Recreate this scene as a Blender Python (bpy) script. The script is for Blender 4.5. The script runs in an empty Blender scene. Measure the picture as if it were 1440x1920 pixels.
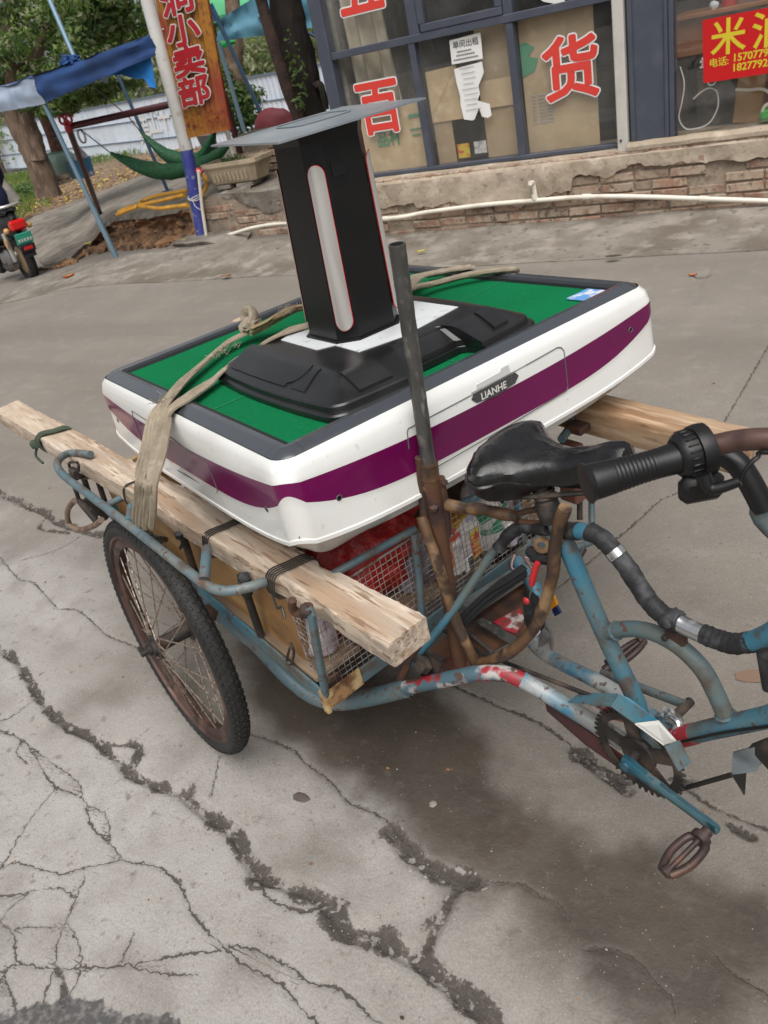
import bpy, bmesh, math, random
import numpy as np
from mathutils import Vector, Matrix, noise
random.seed(7); np.random.seed(7)
PI = math.pi
sc = bpy.context.scene
COL = sc.collection

# ------------------------------------------------------------------ camera, world, sun, exposure
cd = bpy.data.cameras.new('camera'); cam = bpy.data.objects.new('camera', cd); COL.objects.link(cam)
cd.sensor_fit = 'VERTICAL'; cd.sensor_height = 36.0; cd.lens = 28.125
cd.clip_start = 0.05; cd.clip_end = 500
CR = Matrix([[0.857491, -0.106334, 0.50339], [0.474951, 0.539779, -0.695026], [-0.197814, 0.835064, 0.513359]])
cam.matrix_world = Matrix.Translation((0, 0, 1.526)) @ CR.to_4x4()
cd.dof.use_dof = True; cd.dof.focus_distance = 1.55; cd.dof.aperture_fstop = 11
sc.camera = cam

SUN_EL, SUN_AZ = math.radians(62), math.radians(-58)     # azimuth the light comes from, counter-clockwise from +X
w = bpy.data.worlds.new('World'); sc.world = w; w.use_nodes = True
nt = w.node_tree; bg = nt.nodes['Background']
sky = nt.nodes.new('ShaderNodeTexSky'); sky.sky_type = 'NISHITA'; sky.sun_disc = False
sky.sun_elevation = SUN_EL; sky.sun_rotation = math.radians(90) - SUN_AZ
sky.air_density = 1.0; sky.dust_density = 4.0; sky.ozone_density = 1.0
hs = nt.nodes.new('ShaderNodeHueSaturation'); hs.inputs['Saturation'].default_value = 0.22
nt.links.new(sky.outputs[0], hs.inputs['Color']); nt.links.new(hs.outputs[0], bg.inputs['Color'])
bg.inputs['Strength'].default_value = 0.068
sd = bpy.data.lights.new('sun', 'SUN'); sd.energy = 1.5; sd.angle = math.radians(58); sd.color = (1, .97, .93)
so = bpy.data.objects.new('sun', sd); COL.objects.link(so)
dirv = Vector((math.cos(SUN_EL) * math.cos(SUN_AZ), math.cos(SUN_EL) * math.sin(SUN_AZ), math.sin(SUN_EL)))
so.rotation_euler = dirv.to_track_quat('Z', 'Y').to_euler(); so.location = (0, 0, 12)
vs = sc.view_settings; vs.view_transform = 'Standard'; vs.look = 'None'; vs.gamma = 1; vs.use_curve_mapping = False
vs.exposure = 1.0

# ------------------------------------------------------------------ frames
YAW = math.radians(-21.3)
FW = Matrix.Identity(4)
FC = Matrix.Translation([-1.26847, 1.41749, 0.0]) @ Matrix.Rotation(YAW, 4, 'Z')
FT = FC @ Matrix.Translation([0.13744, 0.16977, 0.9232]) @ Matrix([[0.998093, 0.047444, -0.039481], [-0.047004, 0.998823, 0.01199], [0.040004, -0.010111, 0.999148]]).to_4x4()
FR = {'W': FW, 'C': FC, 'T': FT}
BASE = {}

def ground_z(x, y=0):
    return -.11 * min(max(0, -x - 6.5), 4.5) - .022 * max(0, -x - 11)

# ------------------------------------------------------------------ materials
MATS = {}
def lin(c):
    return tuple(((v / 255) / 12.92 if v / 255 <= .04045 else ((v / 255 + .055) / 1.055) ** 2.4) for v in c)
def mat(name, col, rough=.5, metal=0., layers=(), bumps=(), coat=0., spec=.5, rand=0., stretch=(1, 1, 1), back=None):
    m = bpy.data.materials.new(name); m.use_nodes = True; t = m.node_tree; N = t.nodes; L = t.links
    b = N['Principled BSDF']
    b.inputs['Roughness'].default_value = rough; b.inputs['Metallic'].default_value = metal
    b.inputs['Coat Weight'].default_value = coat; b.inputs['Coat Roughness'].default_value = .08
    b.inputs['Specular IOR Level'].default_value = spec
    tc = N.new('ShaderNodeTexCoord'); oi = N.new('ShaderNodeObjectInfo')
    ml = N.new('ShaderNodeVectorMath'); ml.operation = 'MULTIPLY_ADD'
    L.new(oi.outputs['Random'], ml.inputs[0]); ml.inputs[1].default_value = (37, 23, 51); L.new(tc.outputs['Object'], ml.inputs[2])
    mp = N.new('ShaderNodeMapping'); mp.inputs['Scale'].default_value = stretch; L.new(ml.outputs[0], mp.inputs['Vector'])
    vec = mp.outputs[0]
    prev = None; prough = None
    def nz(scale, detail=4, dist=0.):
        n = N.new('ShaderNodeTexNoise'); n.inputs['Scale'].default_value = scale; n.inputs['Detail'].default_value = detail
        n.inputs['Distortion'].default_value = dist
        L.new(vec, n.inputs['Vector']); return n.outputs['Fac']
    cur = col
    for ly in layers:
        c2, scale, lo, hi = ly[:4]; lo -= .035; hi -= .035; detail = ly[4] if len(ly) > 4 else 4; r2 = ly[5] if len(ly) > 5 else None
        mr = N.new('ShaderNodeMapRange'); mr.inputs[1].default_value = lo; mr.inputs[2].default_value = hi
        L.new(nz(scale, detail), mr.inputs[0])
        mx = N.new('ShaderNodeMix'); mx.data_type = 'RGBA'; L.new(mr.outputs[0], mx.inputs[0])
        if prev is None: mx.inputs[6].default_value = (*cur, 1)
        else: L.new(prev, mx.inputs[6])
        mx.inputs[7].default_value = (*c2, 1); prev = mx.outputs[2]
        if r2 is not None:
            rx = N.new('ShaderNodeMix'); rx.data_type = 'FLOAT'; L.new(mr.outputs[0], rx.inputs[0])
            if prough is None: rx.inputs[2].default_value = rough
            else: L.new(prough, rx.inputs[2])
            rx.inputs[3].default_value = r2; prough = rx.outputs[0]
            if metal > 0:
                rm = N.new('ShaderNodeMapRange'); rm.inputs[3].default_value = metal; rm.inputs[4].default_value = 0
                L.new(mr.outputs[0], rm.inputs[0]); L.new(rm.outputs[0], b.inputs['Metallic'])
    if rand > 0:
        h = N.new('ShaderNodeHueSaturation'); mr = N.new('ShaderNodeMapRange'); L.new(oi.outputs['Random'], mr.inputs[0])
        mr.inputs[3].default_value = 1 - rand; mr.inputs[4].default_value = 1 + rand
        L.new(mr.outputs[0], h.inputs['Value'])
        if prev is None: h.inputs['Color'].default_value = (*cur, 1)
        else: L.new(prev, h.inputs['Color'])
        prev = h.outputs[0]
    if prev is None: b.inputs['Base Color'].default_value = (*cur, 1)
    else: L.new(prev, b.inputs['Base Color'])
    if prough is not None: L.new(prough, b.inputs['Roughness'])
    pn = None
    for scale, strength, dist in bumps:
        bp = N.new('ShaderNodeBump'); bp.inputs['Strength'].default_value = strength; bp.inputs['Distance'].default_value = dist
        L.new(nz(scale, 5), bp.inputs['Height'])
        if pn is not None: L.new(pn, bp.inputs['Normal'])
        pn = bp.outputs[0]
    if pn is not None: L.new(pn, b.inputs['Normal'])
    MATS[name] = m
    return m

# ------------------------------------------------------------------ mesh builder
_ico = {}
def smooth_path(pts, n=6, closed=False):
    P = [Vector(p) for p in pts]
    if len(P) < 3: return P
    out = []; m = len(P)
    rng = range(m if closed else m - 1)
    for i in rng:
        if closed: a, b, c, d = P[(i - 1) % m], P[i], P[(i + 1) % m], P[(i + 2) % m]
        else: a, b, c, d = P[max(i - 1, 0)], P[i], P[i + 1], P[min(i + 2, m - 1)]
        for k in range(n):
            t = k / n
            out.append(.5 * ((2 * b) + (c - a) * t + (2 * a - 5 * b + 4 * c - d) * t * t + (3 * b - a - 3 * c + d) * t ** 3))
    if not closed: out.append(P[-1])
    return out

class MB:
    sharp = 40
    def __init__(s): s.v = []; s.f = []; s.m = []; s.sm = []
    def add(s, vs, fs, mi=0, smooth=False):
        o = len(s.v); s.v += [tuple(p) for p in vs]
        for f in fs: s.f.append([i + o for i in f]); s.m.append(mi); s.sm.append(smooth)
        return s
    def box(s, c, size, rot=None, mi=0, bev=0.):
        hx, hy, hz = size[0] / 2, size[1] / 2, size[2] / 2
        M = rot if rot is not None else Matrix.Identity(3)
        if bev <= 0:
            P = [Vector((x * hx, y * hy, z * hz)) for x in (-1, 1) for y in (-1, 1) for z in (-1, 1)]
            F = [(0, 1, 3, 2), (4, 6, 7, 5), (0, 4, 5, 1), (2, 3, 7, 6), (0, 2, 6, 4), (1, 5, 7, 3)]
        else:
            P = []; F = []; b = min(bev, hx * .9, hy * .9, hz * .9)
            idx = {}
            for x in (-1, 1):
                for y in (-1, 1):
                    for z in (-1, 1):
                        idx[x, y, z, 0] = len(P); P.append(Vector((x * hx, y * (hy - b), z * (hz - b))))
                        idx[x, y, z, 1] = len(P); P.append(Vector((x * (hx - b), y * hy, z * (hz - b))))
                        idx[x, y, z, 2] = len(P); P.append(Vector((x * (hx - b), y * (hy - b), z * hz)))
            def q(l, flip): F.append(l[::-1] if flip else l)
            for x in (-1, 1): q([idx[x, -1, -1, 0], idx[x, 1, -1, 0], idx[x, 1, 1, 0], idx[x, -1, 1, 0]], x < 0)
            for y in (-1, 1): q([idx[-1, y, -1, 1], idx[-1, y, 1, 1], idx[1, y, 1, 1], idx[1, y, -1, 1]], y < 0)
            for z in (-1, 1): q([idx[-1, -1, z, 2], idx[1, -1, z, 2], idx[1, 1, z, 2], idx[-1, 1, z, 2]], z < 0)
            for x in (-1, 1):
                for y in (-1, 1): q([idx[x, y, -1, 0], idx[x, y, -1, 1], idx[x, y, 1, 1], idx[x, y, 1, 0]], x * y < 0)
                for z in (-1, 1): q([idx[x, -1, z, 0], idx[x, 1, z, 0], idx[x, 1, z, 2], idx[x, -1, z, 2]], x * z < 0)
            for y in (-1, 1):
                for z in (-1, 1): q([idx[-1, y, z, 1], idx[-1, y, z, 2], idx[1, y, z, 2], idx[1, y, z, 1]], y * z < 0)
            for x in (-1, 1):
                for y in (-1, 1):
                    for z in (-1, 1): q([idx[x, y, z, 0], idx[x, y, z, 1], idx[x, y, z, 2]], x * y * z < 0)
        c = Vector(c)
        return s.add([c + M @ p for p in P], F, mi)
    def beam(s, a, b, wd, ht, up=(0, 0, 1), mi=0, bev=0.):
        a, b = Vector(a), Vector(b); d = (b - a); l = d.length; d.normalize()
        u = Vector(up); y = u.cross(d)
        if y.length < 1e-4: y = Vector((0, 1, 0)).cross(d)
        y.normalize(); z = d.cross(y)
        return s.box((a + b) / 2, (l, wd, ht), Matrix((d, y, z)).transposed(), mi, bev)
    def tube(s, pts, r, seg=10, closed=False, mi=0, caps=True, n=0, ell=None, jit=0.):
        P = smooth_path(pts, n, closed) if n else [Vector(p) for p in pts]
        m = len(P); R = r if callable(r) else (lambda t: r)
        T = []
        for i in range(m):
            a = P[i - 1] if (i > 0 or closed) else P[i]; b = P[(i + 1) % m] if (i < m - 1 or closed) else P[i]
            T.append((b - a).normalized())
        ref = Vector((0, 0, 1)) if abs(T[0].z) < .9 else Vector((1, 0, 0))
        nrm = (ref - T[0] * ref.dot(T[0])).normalized(); vs = []
        for i in range(m):
            nrm = (nrm - T[i] * nrm.dot(T[i]))
            nrm = nrm.normalized() if nrm.length > 1e-6 else Vector((1, 0, 0)); bn = T[i].cross(nrm)
            rr = R(i / max(1, m - 1))
            for k in range(seg):
                a = 2 * PI * k / seg; q = rr * (1 + (random.uniform(-jit, jit) if jit else 0))
                ex, ey = (1, 1) if ell is None else ell
                vs.append(P[i] + nrm * math.cos(a) * q * ex + bn * math.sin(a) * q * ey)
        fs = []
        for i in range(m if closed else m - 1):
            for k in range(seg):
                a = i * seg + k; b = i * seg + (k + 1) % seg; j = ((i + 1) % m) * seg
                fs.append((a, b, j + (k + 1) % seg, j + k))
        s.add(vs, fs, mi, True)
        if caps and not closed:
            o = len(s.v) - m * seg
            s.f.append([o + k for k in range(seg)][::-1]); s.m.append(mi); s.sm.append(False)
            s.f.append([o + (m - 1) * seg + k for k in range(seg)]); s.m.append(mi); s.sm.append(False)
        return s
    def ribbon(s, pts, wdir, width, th, mi=0, n=6, fold=0.):
        """a flat strap along pts; wdir = list of width directions"""
        P = smooth_path(pts, n); W = smooth_path(wdir, n) if len(wdir) > 1 else [Vector(wdir[0])] * len(P)
        m = len(P); vs = []; K = 7
        for i in range(m):
            t = (P[min(i + 1, m - 1)] - P[max(i - 1, 0)]).normalized(); wv = W[i] - t * W[i].dot(t); wv.normalize(); nn = t.cross(wv)
            wd = width(i / (m - 1)) if callable(width) else width
            for sgn in (1, -1):
                for k in range(K):
                    u = k / (K - 1) - .5
                    hgt = fold * math.sin(k * 2.3 + i * .21) + fold * .6 * noise.noise((k * 1.7, i * .3, 0))
                    kk = u if sgn > 0 else -u
                    if sgn < 0: hgt = fold * math.sin((K - 1 - k) * 2.3 + i * .21) + fold * .6 * noise.noise(((K - 1 - k) * 1.7, i * .3, 0))
                    vs.append(P[i] + wv * kk * wd + nn * (hgt + sgn * th / 2))
        fs = []; q = 2 * K
        for i in range(m - 1):
            for k in range(q): fs.append((i * q + k, (i + 1) * q + k, (i + 1) * q + (k + 1) % q, i * q + (k + 1) % q))
        s.add(vs, fs, mi, True)
        o = len(s.v) - m * q
        s.f.append([o + k for k in range(q)]); s.m.append(mi); s.sm.append(False)
        s.f.append([o + (m - 1) * q + k for k in range(q)][::-1]); s.m.append(mi); s.sm.append(False)
        return s
    def prism(s, poly, axis_o, ex, ey, ez, h, mi=0):
        """polygon (2-D) in plane o+ex,ey, extruded h along ez"""
        o, ex, ey, ez = map(Vector, (axis_o, ex, ey, ez)); n = len(poly)
        a = [o + ex * x + ey * y for x, y in poly]; b = [p + ez * h for p in a]
        return s.add(a + b, [list(range(n))[::-1], list(range(n, 2 * n))] + [(i, (i + 1) % n, n + (i + 1) % n, n + i) for i in range(n)], mi)
    def plate(s, pts, th, mi=0):
        """3-D polygon given thickness along its normal"""
        P = [Vector(p) for p in pts]; n = Vector((0, 0, 0))
        for i in range(len(P)): n += (P[i] - P[0]).cross(P[(i + 1) % len(P)] - P[0])
        n.normalize(); k = len(P); b = [p + n * th for p in P]
        return s.add(P + b, [list(range(k))[::-1], list(range(k, 2 * k))] + [(i, (i + 1) % k, k + (i + 1) % k, k + i) for i in range(k)], mi)
    def lathe(s, prof, c, ax=(0, 0, 1), seg=24, mi=0, smooth=True, closed=False):
        """profile (r, h) about axis"""
        ax = Vector(ax).normalized(); ref = Vector((1, 0, 0)) if abs(ax.x) < .9 else Vector((0, 1, 0))
        e1 = (ref - ax * ref.dot(ax)).normalized(); e2 = ax.cross(e1); c = Vector(c); m = len(prof); vs = []
        for r, h in prof:
            for k in range(seg):
                a = 2 * PI * k / seg; vs.append(c + ax * h + (e1 * math.cos(a) + e2 * math.sin(a)) * r)
        fs = [(i * seg + k, i * seg + (k + 1) % seg, ((i + 1) % m) * seg + (k + 1) % seg, ((i + 1) % m) * seg + k) for i in range(m if closed else m - 1) for k in range(seg)]
        return s.add(vs, fs, mi, smooth)
    def loft(s, rows, mi=0, smooth=True, closed=False):
        m = len(rows); n = len(rows[0]); vs = [p for r in rows for p in r]
        fs = [(i * n + k, i * n + (k + 1) % n, (i + 1) * n + (k + 1) % n, (i + 1) * n + k) for i in range(m - 1) for k in range(n if closed else n - 1)]
        return s.add(vs, fs, mi, smooth)
    def blob(s, c, r, sub=2, amp=.2, fr=3., mi=0, sc=(1, 1, 1), smooth=True, seed=0):
        if sub not in _ico:
            bm = bmesh.new(); bmesh.ops.create_icosphere(bm, subdivisions=sub, radius=1)
            _ico[sub] = ([v.co.copy() for v in bm.verts], [[v.index for v in f.verts] for f in bm.faces]); bm.free()
        cs, fs = _ico[sub]; vs = []
        for q in cs:
            k = 1 + amp * noise.noise(q * fr + Vector((seed * 3.1, seed * 1.7, 5)))
            vs.append(Vector(c) + Vector((q.x * sc[0], q.y * sc[1], q.z * sc[2])) * r * k)
        return s.add(vs, fs, mi, smooth)
    def text_dilated(s, body, size, o, ex, ey, bold, grow, depth, mi=0, sy=1.):
        for k in range(16):
            a = 2 * PI * k / 16; s.text(body, size, Vector(o) + Vector(ex).normalized() * grow * math.cos(a) + Vector(ey).normalized() * grow * math.sin(a), ex, ey, bold, depth + k * .00012, mi, sy)
        return s
    def text(s, body, size, o, ex, ey, bold=0., depth=.001, mi=0, sy=1.):
        """flat lettering, lower-left corner of the first glyph at o"""
        for vs, fs in [text_mesh(body, bold)]:
            ex_, ey_ = Vector(ex).normalized(), Vector(ey).normalized(); n = ex_.cross(ey_); o_ = Vector(o)
            s.add([o_ + ex_ * x * size + ey_ * y * size * sy + n * depth for x, y, _ in vs], fs, mi)
        return s
    def mesh(s, name, mats, off=Vector((0, 0, 0))):
        me = bpy.data.meshes.new(name)
        me.from_pydata([(p[0] - off[0], p[1] - off[1], p[2] - off[2]) for p in s.v], [], s.f)
        for m_ in (mats if isinstance(mats, (list, tuple)) else [mats]): me.materials.append(m_)
        me.polygons.foreach_set('material_index', s.m); me.polygons.foreach_set('use_smooth', s.sm); me.update()
        if any(s.sm): me.set_sharp_from_angle(angle=math.radians(s.sharp))
        return me
    def build(s, name, mats, parent):
        base = BASE[parent]
        o = bpy.data.objects.new(name, s.mesh(name, mats, base)); COL.objects.link(o); o.parent = parent; BASE[o] = base
        return o
    def solo(s, name, mats, label, cat, frame='W', group=None, kind=None):
        a = np.array([tuple(p) for p in s.v]); base = Vector(((a[:, 0].min() + a[:, 0].max()) / 2, (a[:, 1].min() + a[:, 1].max()) / 2, a[:, 2].min()))
        o = bpy.data.objects.new(name, s.mesh(name, mats, base)); COL.objects.link(o); o.matrix_world = FR[frame] @ Matrix.Translation(base); BASE[o] = base
        tag(o, label, cat, group, kind); return o

_tc = {}
def text_mesh(body, bold):
    k = (body, bold)
    if k not in _tc:
        c = bpy.data.curves.new('lettering', 'FONT'); c.body = body; c.offset = bold; c.resolution_u = 3
        o = bpy.data.objects.new('lettering', c); COL.objects.link(o); bpy.context.view_layer.update()
        ev = o.evaluated_get(bpy.context.evaluated_depsgraph_get()); me = ev.to_mesh()
        _tc[k] = ([tuple(v.co) for v in me.vertices], [list(p.vertices) for p in me.polygons])
        ev.to_mesh_clear(); bpy.data.objects.remove(o); bpy.data.curves.remove(c)
    return _tc[k]

def tag(o, label=None, cat=None, group=None, kind=None):
    if label: o['label'] = label
    if cat: o['category'] = cat
    if group: o['group'] = group
    if kind: o['kind'] = kind
    return o
def thing(name, label, cat, base=(0, 0, 0), frame='W', group=None):
    o = bpy.data.objects.new(name, None); COL.objects.link(o); o.empty_display_size = .05
    o.matrix_world = FR[frame] @ Matrix.Translation(base); BASE[o] = Vector(base)
    return tag(o, label, cat, group)
def inst(name, me, parent, M):
    """an object sharing mesh me, placed at M in the parent's frame coordinates"""
    o = bpy.data.objects.new(name, me); COL.objects.link(o); o.parent = parent
    o.matrix_local = Matrix.Translation(-BASE[parent]) @ M
    return o
def copy_tree(o, parent=None):
    c = o.copy(); COL.objects.link(c)
    if parent: c.parent = parent
    for ch in list(o.children): copy_tree(ch, c)
    return c
def lerp(a, b, t): return Vector(a) * (1 - t) + Vector(b) * t
def nz3(x, y, z, s=1.): return noise.noise(Vector((x * s, y * s, z * s)))

# materials
CONC = mat('concrete_pale', (.25, .23, .205), .9, layers=[((.20, .18, .155), 2.2, .45, .7), ((.36, .335, .30), 7, .55, .75), ((.16, .14, .12), 26, .62, .78)], bumps=[(60, .35, .01), (12, .3, .02)])
CONCD = mat('concrete_weathered', (.215, .19, .16), .92, layers=[((.13, .11, .085), 2.3, .43, .66, 6), ((.275, .245, .21), 6, .53, .72, 6), ((.10, .09, .07), 18, .62, .75)], bumps=[(40, .5, .015), (9, .4, .03)])
PLAS = mat('plaster_sandy', (.37, .305, .235), .92, layers=[((.28, .22, .16), 3, .45, .7), ((.44, .37, .29), 8, .55, .72), ((.23, .18, .13), 13, .62, .78), ((.17, .135, .10), 40, .66, .76)], bumps=[(35, .4, .01), (7, .5, .03)])
MORT = mat('mortar', (.28, .225, .17), .95, layers=[((.17, .135, .10), 9, .45, .7), ((.32, .26, .20), 20, .55, .7)], bumps=[(40, .5, .01)])
BRICK = mat('brick_clay', (.285, .165, .115), .92, layers=[((.34, .265, .195), 6, .45, .60, 6), ((.22, .14, .10), 14, .55, .70), ((.36, .29, .22), 22, .57, .66), ((.12, .095, .07), 30, .61, .72)], bumps=[(50, .5, .006)], rand=.22)
EARTH = mat('red_earth', (.24, .125, .06), .95, layers=[((.12, .07, .04), 3, .48, .6), ((.30, .17, .085), 9, .55, .7), ((.05, .035, .025), 5, .58, .68)], bumps=[(14, .9, .05)])
DIRT = mat('leafy_dirt', (.19, .125, .08), .95, layers=[((.10, .07, .045), 4, .45, .65), ((.26, .20, .12), 11, .55, .7)], bumps=[(20, .8, .03)])
RUST = mat('rusty_steel', (.10, .045, .025), .8, .2, layers=[((.12, .055, .028), 30, .5, .7), ((.05, .03, .025), 14, .5, .65)], bumps=[(120, .4, .002)])
BLUE = mat('blue_chipped_paint', (.028, .15, .225), .40, layers=[((.07, .175, .215), 7, .47, .66, 6), ((.10, .115, .105), 5, .44, .68, 6, .65), ((.075, .06, .048), 22, .55, .72, 8, .8), ((.10, .05, .03), 60, .665, .71, 8, .85)], bumps=[(90, .15, .001)])
BLUEG = mat('blue_grey_paint', (.075, .125, .145), .5, layers=[((.14, .16, .155), 9, .47, .66, 6), ((.075, .06, .05), 18, .54, .72, 8, .8), ((.10, .055, .035), 60, .645, .70, 8, .85)], bumps=[(90, .15, .001)])
BLUEW = mat('blue_white_worn_paint', (.045, .16, .235), .45, layers=[((.34, .355, .35), 7, .45, .58, 6), ((.18, .185, .18), 16, .54, .68), ((.10, .07, .055), 60, .62, .69, 6, .85)], bumps=[(90, .15, .001)])
REDW = mat('red_white_worn_paint', (.07, .13, .16), .5, layers=[((.40, .38, .37), 11, .50, .55), ((.30, .02, .03), 8, .52, .545), ((.09, .055, .045), 36, .58, .66)], bumps=[(90, .15, .001)])
REDP = mat('worn_red_paint', (.32, .025, .035), .5, layers=[((.42, .36, .35), 20, .58, .63), ((.12, .05, .04), 30, .56, .66)])
TAPE = mat('black_wrap_tape', (.013, .013, .014), .62, layers=[((.06, .06, .065), 30, .53, .72)], bumps=[(55, .6, .004), (160, .4, .002)])
CHROME = mat('worn_chrome', (.55, .55, .55), .22, 1.0, layers=[((.3, .28, .26), 20, .55, .75, 4, .45)])
BROWNP = mat('brown_taped_tube', (.105, .055, .027), .5, layers=[((.22, .135, .07), 16, .53, .66), ((.045, .027, .018), 24, .50, .62)], bumps=[(40, .35, .004)])
STEEL = mat('grey_steel_pipe', (.11, .11, .105), .42, .75, layers=[((.06, .055, .05), 26, .45, .68, 5, .6), ((.2, .19, .17), 70, .58, .75)], bumps=[(110, .4, .002)], stretch=(1, 1, .5))
DSTEEL = mat('dark_dirty_steel', (.035, .032, .03), .6, .5, layers=[((.08, .055, .04), 16, .5, .68, 4, .85)], bumps=[(60, .2, .002)])
RUBBER = mat('tyre_rubber', (.009, .009, .009), .7, layers=[((.03, .027, .024), 11, .52, .78)], bumps=[(90, .3, .002)])
GRILL = mat('pale_grille_wire', (.34, .32, .30), .5, .4, layers=[((.16, .10, .07), 30, .5, .65)])
RIMM = mat('rusty_brown_rim', (.055, .028, .022), .6, .3, layers=[((.15, .085, .065), 8, .5, .7), ((.04, .025, .02), 20, .55, .7)], bumps=[(60, .2, .001)])
SPOKE = mat('spoke_steel', (.30, .25, .21), .42, .6, layers=[((.10, .06, .04), 30, .5, .65, 4, .8)])
WOOD = mat('sawn_pale_wood', (.38, .31, .245), .85, layers=[((.36, .25, .165), 26, .46, .62, 6), ((.56, .46, .36), 60, .53, .66, 6), ((.22, .14, .09), 110, .61, .68, 6), ((.39, .295, .21), 8, .52, .78), ((.56, .47, .38), 5, .55, .7)], bumps=[(80, .8, .004), (200, .6, .002)], stretch=(.09, 1, 1))
WOOD2 = mat('warm_sawn_wood', (.31, .195, .11), .7, layers=[((.25, .14, .07), 22, .46, .60, 6), ((.46, .33, .21), 50, .54, .68, 6), ((.15, .08, .04), 70, .62, .70), ((.45, .34, .24), 6, .54, .7)], bumps=[(30, .4, .004)], stretch=(.14, 1, 1))
PLY = mat('yellow_plywood', (.33, .185, .065), .65, layers=[((.24, .12, .04), 5, .46, .66), ((.42, .26, .11), 13, .55, .72), ((.12, .07, .035), 8, .64, .74)], bumps=[(30, .2, .002)], stretch=(.35, 1, 1))
WHITE = mat('white_gloss_shell', (.70, .70, .675), .16, layers=[((.63, .62, .585), 5, .52, .75), ((.60, .57, .53), 70, .70, .76)], coat=.5)
PURP = mat('purple_gloss_band', (.13, .003, .065), .16, coat=.15, spec=.35, layers=[((.11, .004, .055), 4, .5, .7)])
FELT = mat('green_felt', (.0, .135, .045), .95, spec=.15, layers=[((.0, .118, .039), 3, .45, .65), ((.004, .148, .052), 160, .52, .75)], bumps=[(400, .3, .001)])
RAIL = mat('grey_black_rail', (.042, .048, .057), .27, spec=.65, coat=.5, layers=[((.04, .045, .05), 30, .5, .7)], bumps=[(300, .06, .0005)])
RAILD = mat('dark_rail', (.02, .022, .025), .4)
BPLA = mat('black_satin_plastic', (.0095, .0095, .010), .29, spec=.55, layers=[((.017, .0165, .016), 9, .52, .75, 4, .40)], bumps=[(500, .08, .0004)])
BGLO = mat('black_painted_metal', (.007, .007, .0075), .30, layers=[((.009, .009, .009), 20, .5, .7)], spec=.3)
SILV = mat('brushed_silver', (.60, .585, .555), .27, .45, layers=[((.42, .40, .37), 9, .5, .75)], stretch=(3, 3, .2))
REDL = mat('red_pinstripe', (.55, .01, .02), .4)
GREYP = mat('greyish_white_panel', (.58, .60, .61), .5, layers=[((.40, .41, .41), 7, .48, .72), ((.3, .3, .3), 30, .66, .76)])
TOPP = mat('sky_toned_sheet', (.17, .195, .215), .32, layers=[((.23, .25, .265), 4, .48, .72, 4, .40)], coat=.15, bumps=[(6, .05, .01)])  # base colour lightened to stand for the sky reflected in the plate
STRAP = mat('canvas_strap', (.28, .235, .175), .95, spec=.1, layers=[((.23, .19, .14), 9, .45, .72), ((.33, .285, .22), 40, .54, .72)], bumps=[(60, .35, .003), (420, .7, .0010)])
WIRE = mat('dark_tie_wire', (.06, .055, .05), .5, .7)
LEATH = mat('black_leather', (.0055, .0055, .006), .24, spec=.5, layers=[((.010, .010, .010), 30, .5, .7, 4, .36)], bumps=[(260, .2, .001), (22, .35, .006)])
GRIPM = mat('black_rubber_grip', (.006, .006, .0065), .40, spec=.4, bumps=[(200, .12, .001)])
BTUBE = mat('brown_worn_tube', (.10, .055, .045), .4, .3, layers=[((.05, .14, .15), 7, .58, .66), ((.06, .035, .03), 25, .5, .7)])
CARD = mat('corrugated_cardboard', (.50, .37, .225), .9, rand=.22, layers=[((.40, .29, .17), 4, .45, .7), ((.55, .42, .27), 12, .55, .75)], bumps=[(20, .2, .004)])
PAPER = mat('white_paper', (.72, .71, .69), .9, layers=[((.6, .58, .55), 8, .5, .75)])
FRAMEM = mat('slate_window_frame', (.055, .062, .085), .42, layers=[((.075, .082, .105), 6, .5, .75)])
COLW = mat('cream_enamel_post', (.50, .48, .44), .45, layers=[((.42, .40, .36), 9, .5, .75)])
REDSIGN = mat('red_sign_sheet', (.50, .006, .008), .35)
YEL = mat('yellow_lettering', (.60, .47, .02), .5)
REDLET = mat('red_vinyl_lettering', (.62, .045, .03), .5)
WHTLET = mat('white_vinyl_lettering', (.75, .74, .73), .5)
GREENLET = mat('green_print', (.05, .26, .14), .8)
DARKLET = mat('dark_print', (.08, .08, .08), .8)
GREYLET = mat('grey_print', (.34, .34, .34), .8)
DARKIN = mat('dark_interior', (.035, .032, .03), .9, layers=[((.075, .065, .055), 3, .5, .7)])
CURT = mat('beige_curtain', (.50, .44, .34), .9, layers=[((.30, .26, .19), 4, .45, .7)])
ORNG = mat('orange_corrugated_sign', (.36, .155, .018), .6, layers=[((.27, .045, .02), 1.3, .5, .62), ((.20, .07, .03), 22, .57, .70)])
SIGNRED = mat('dark_red_letter', (.36, .012, .018), .45)
LETSIDE = mat('white_letter_edge', (.62, .60, .57), .6)
POLEW = mat('white_post_paint', (.60, .59, .56), .5, layers=[((.36, .30, .25), 14, .62, .72), ((.66, .65, .62), 4, .5, .7)])
POLEB = mat('blue_post_paint', (.035, .045, .26), .5, layers=[((.07, .09, .28), 6, .5, .7), ((.25, .25, .3), 20, .64, .72)])
PVC = mat('white_pvc', (.68, .64, .55), .4, layers=[((.55, .50, .40), 8, .55, .75)])
HOSE = mat('yellow_hose', (.50, .25, .025), .5, layers=[((.34, .16, .02), 12, .5, .75)])
TENTB = mat('navy_tent_cloth', (.014, .055, .18), .8, layers=[((.008, .03, .10), 3, .45, .7)], bumps=[(8, .3, .02)])
TENTW = mat('faded_tent_cloth', (.34, .40, .50), .85, layers=[((.24, .30, .40), 3, .5, .7)], bumps=[(8, .3, .02)])
TENTT = mat('teal_tent_cloth', (.09, .23, .31), .8, layers=[((.035, .13, .19), 3, .5, .7)], bumps=[(8, .3, .02)])
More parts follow.
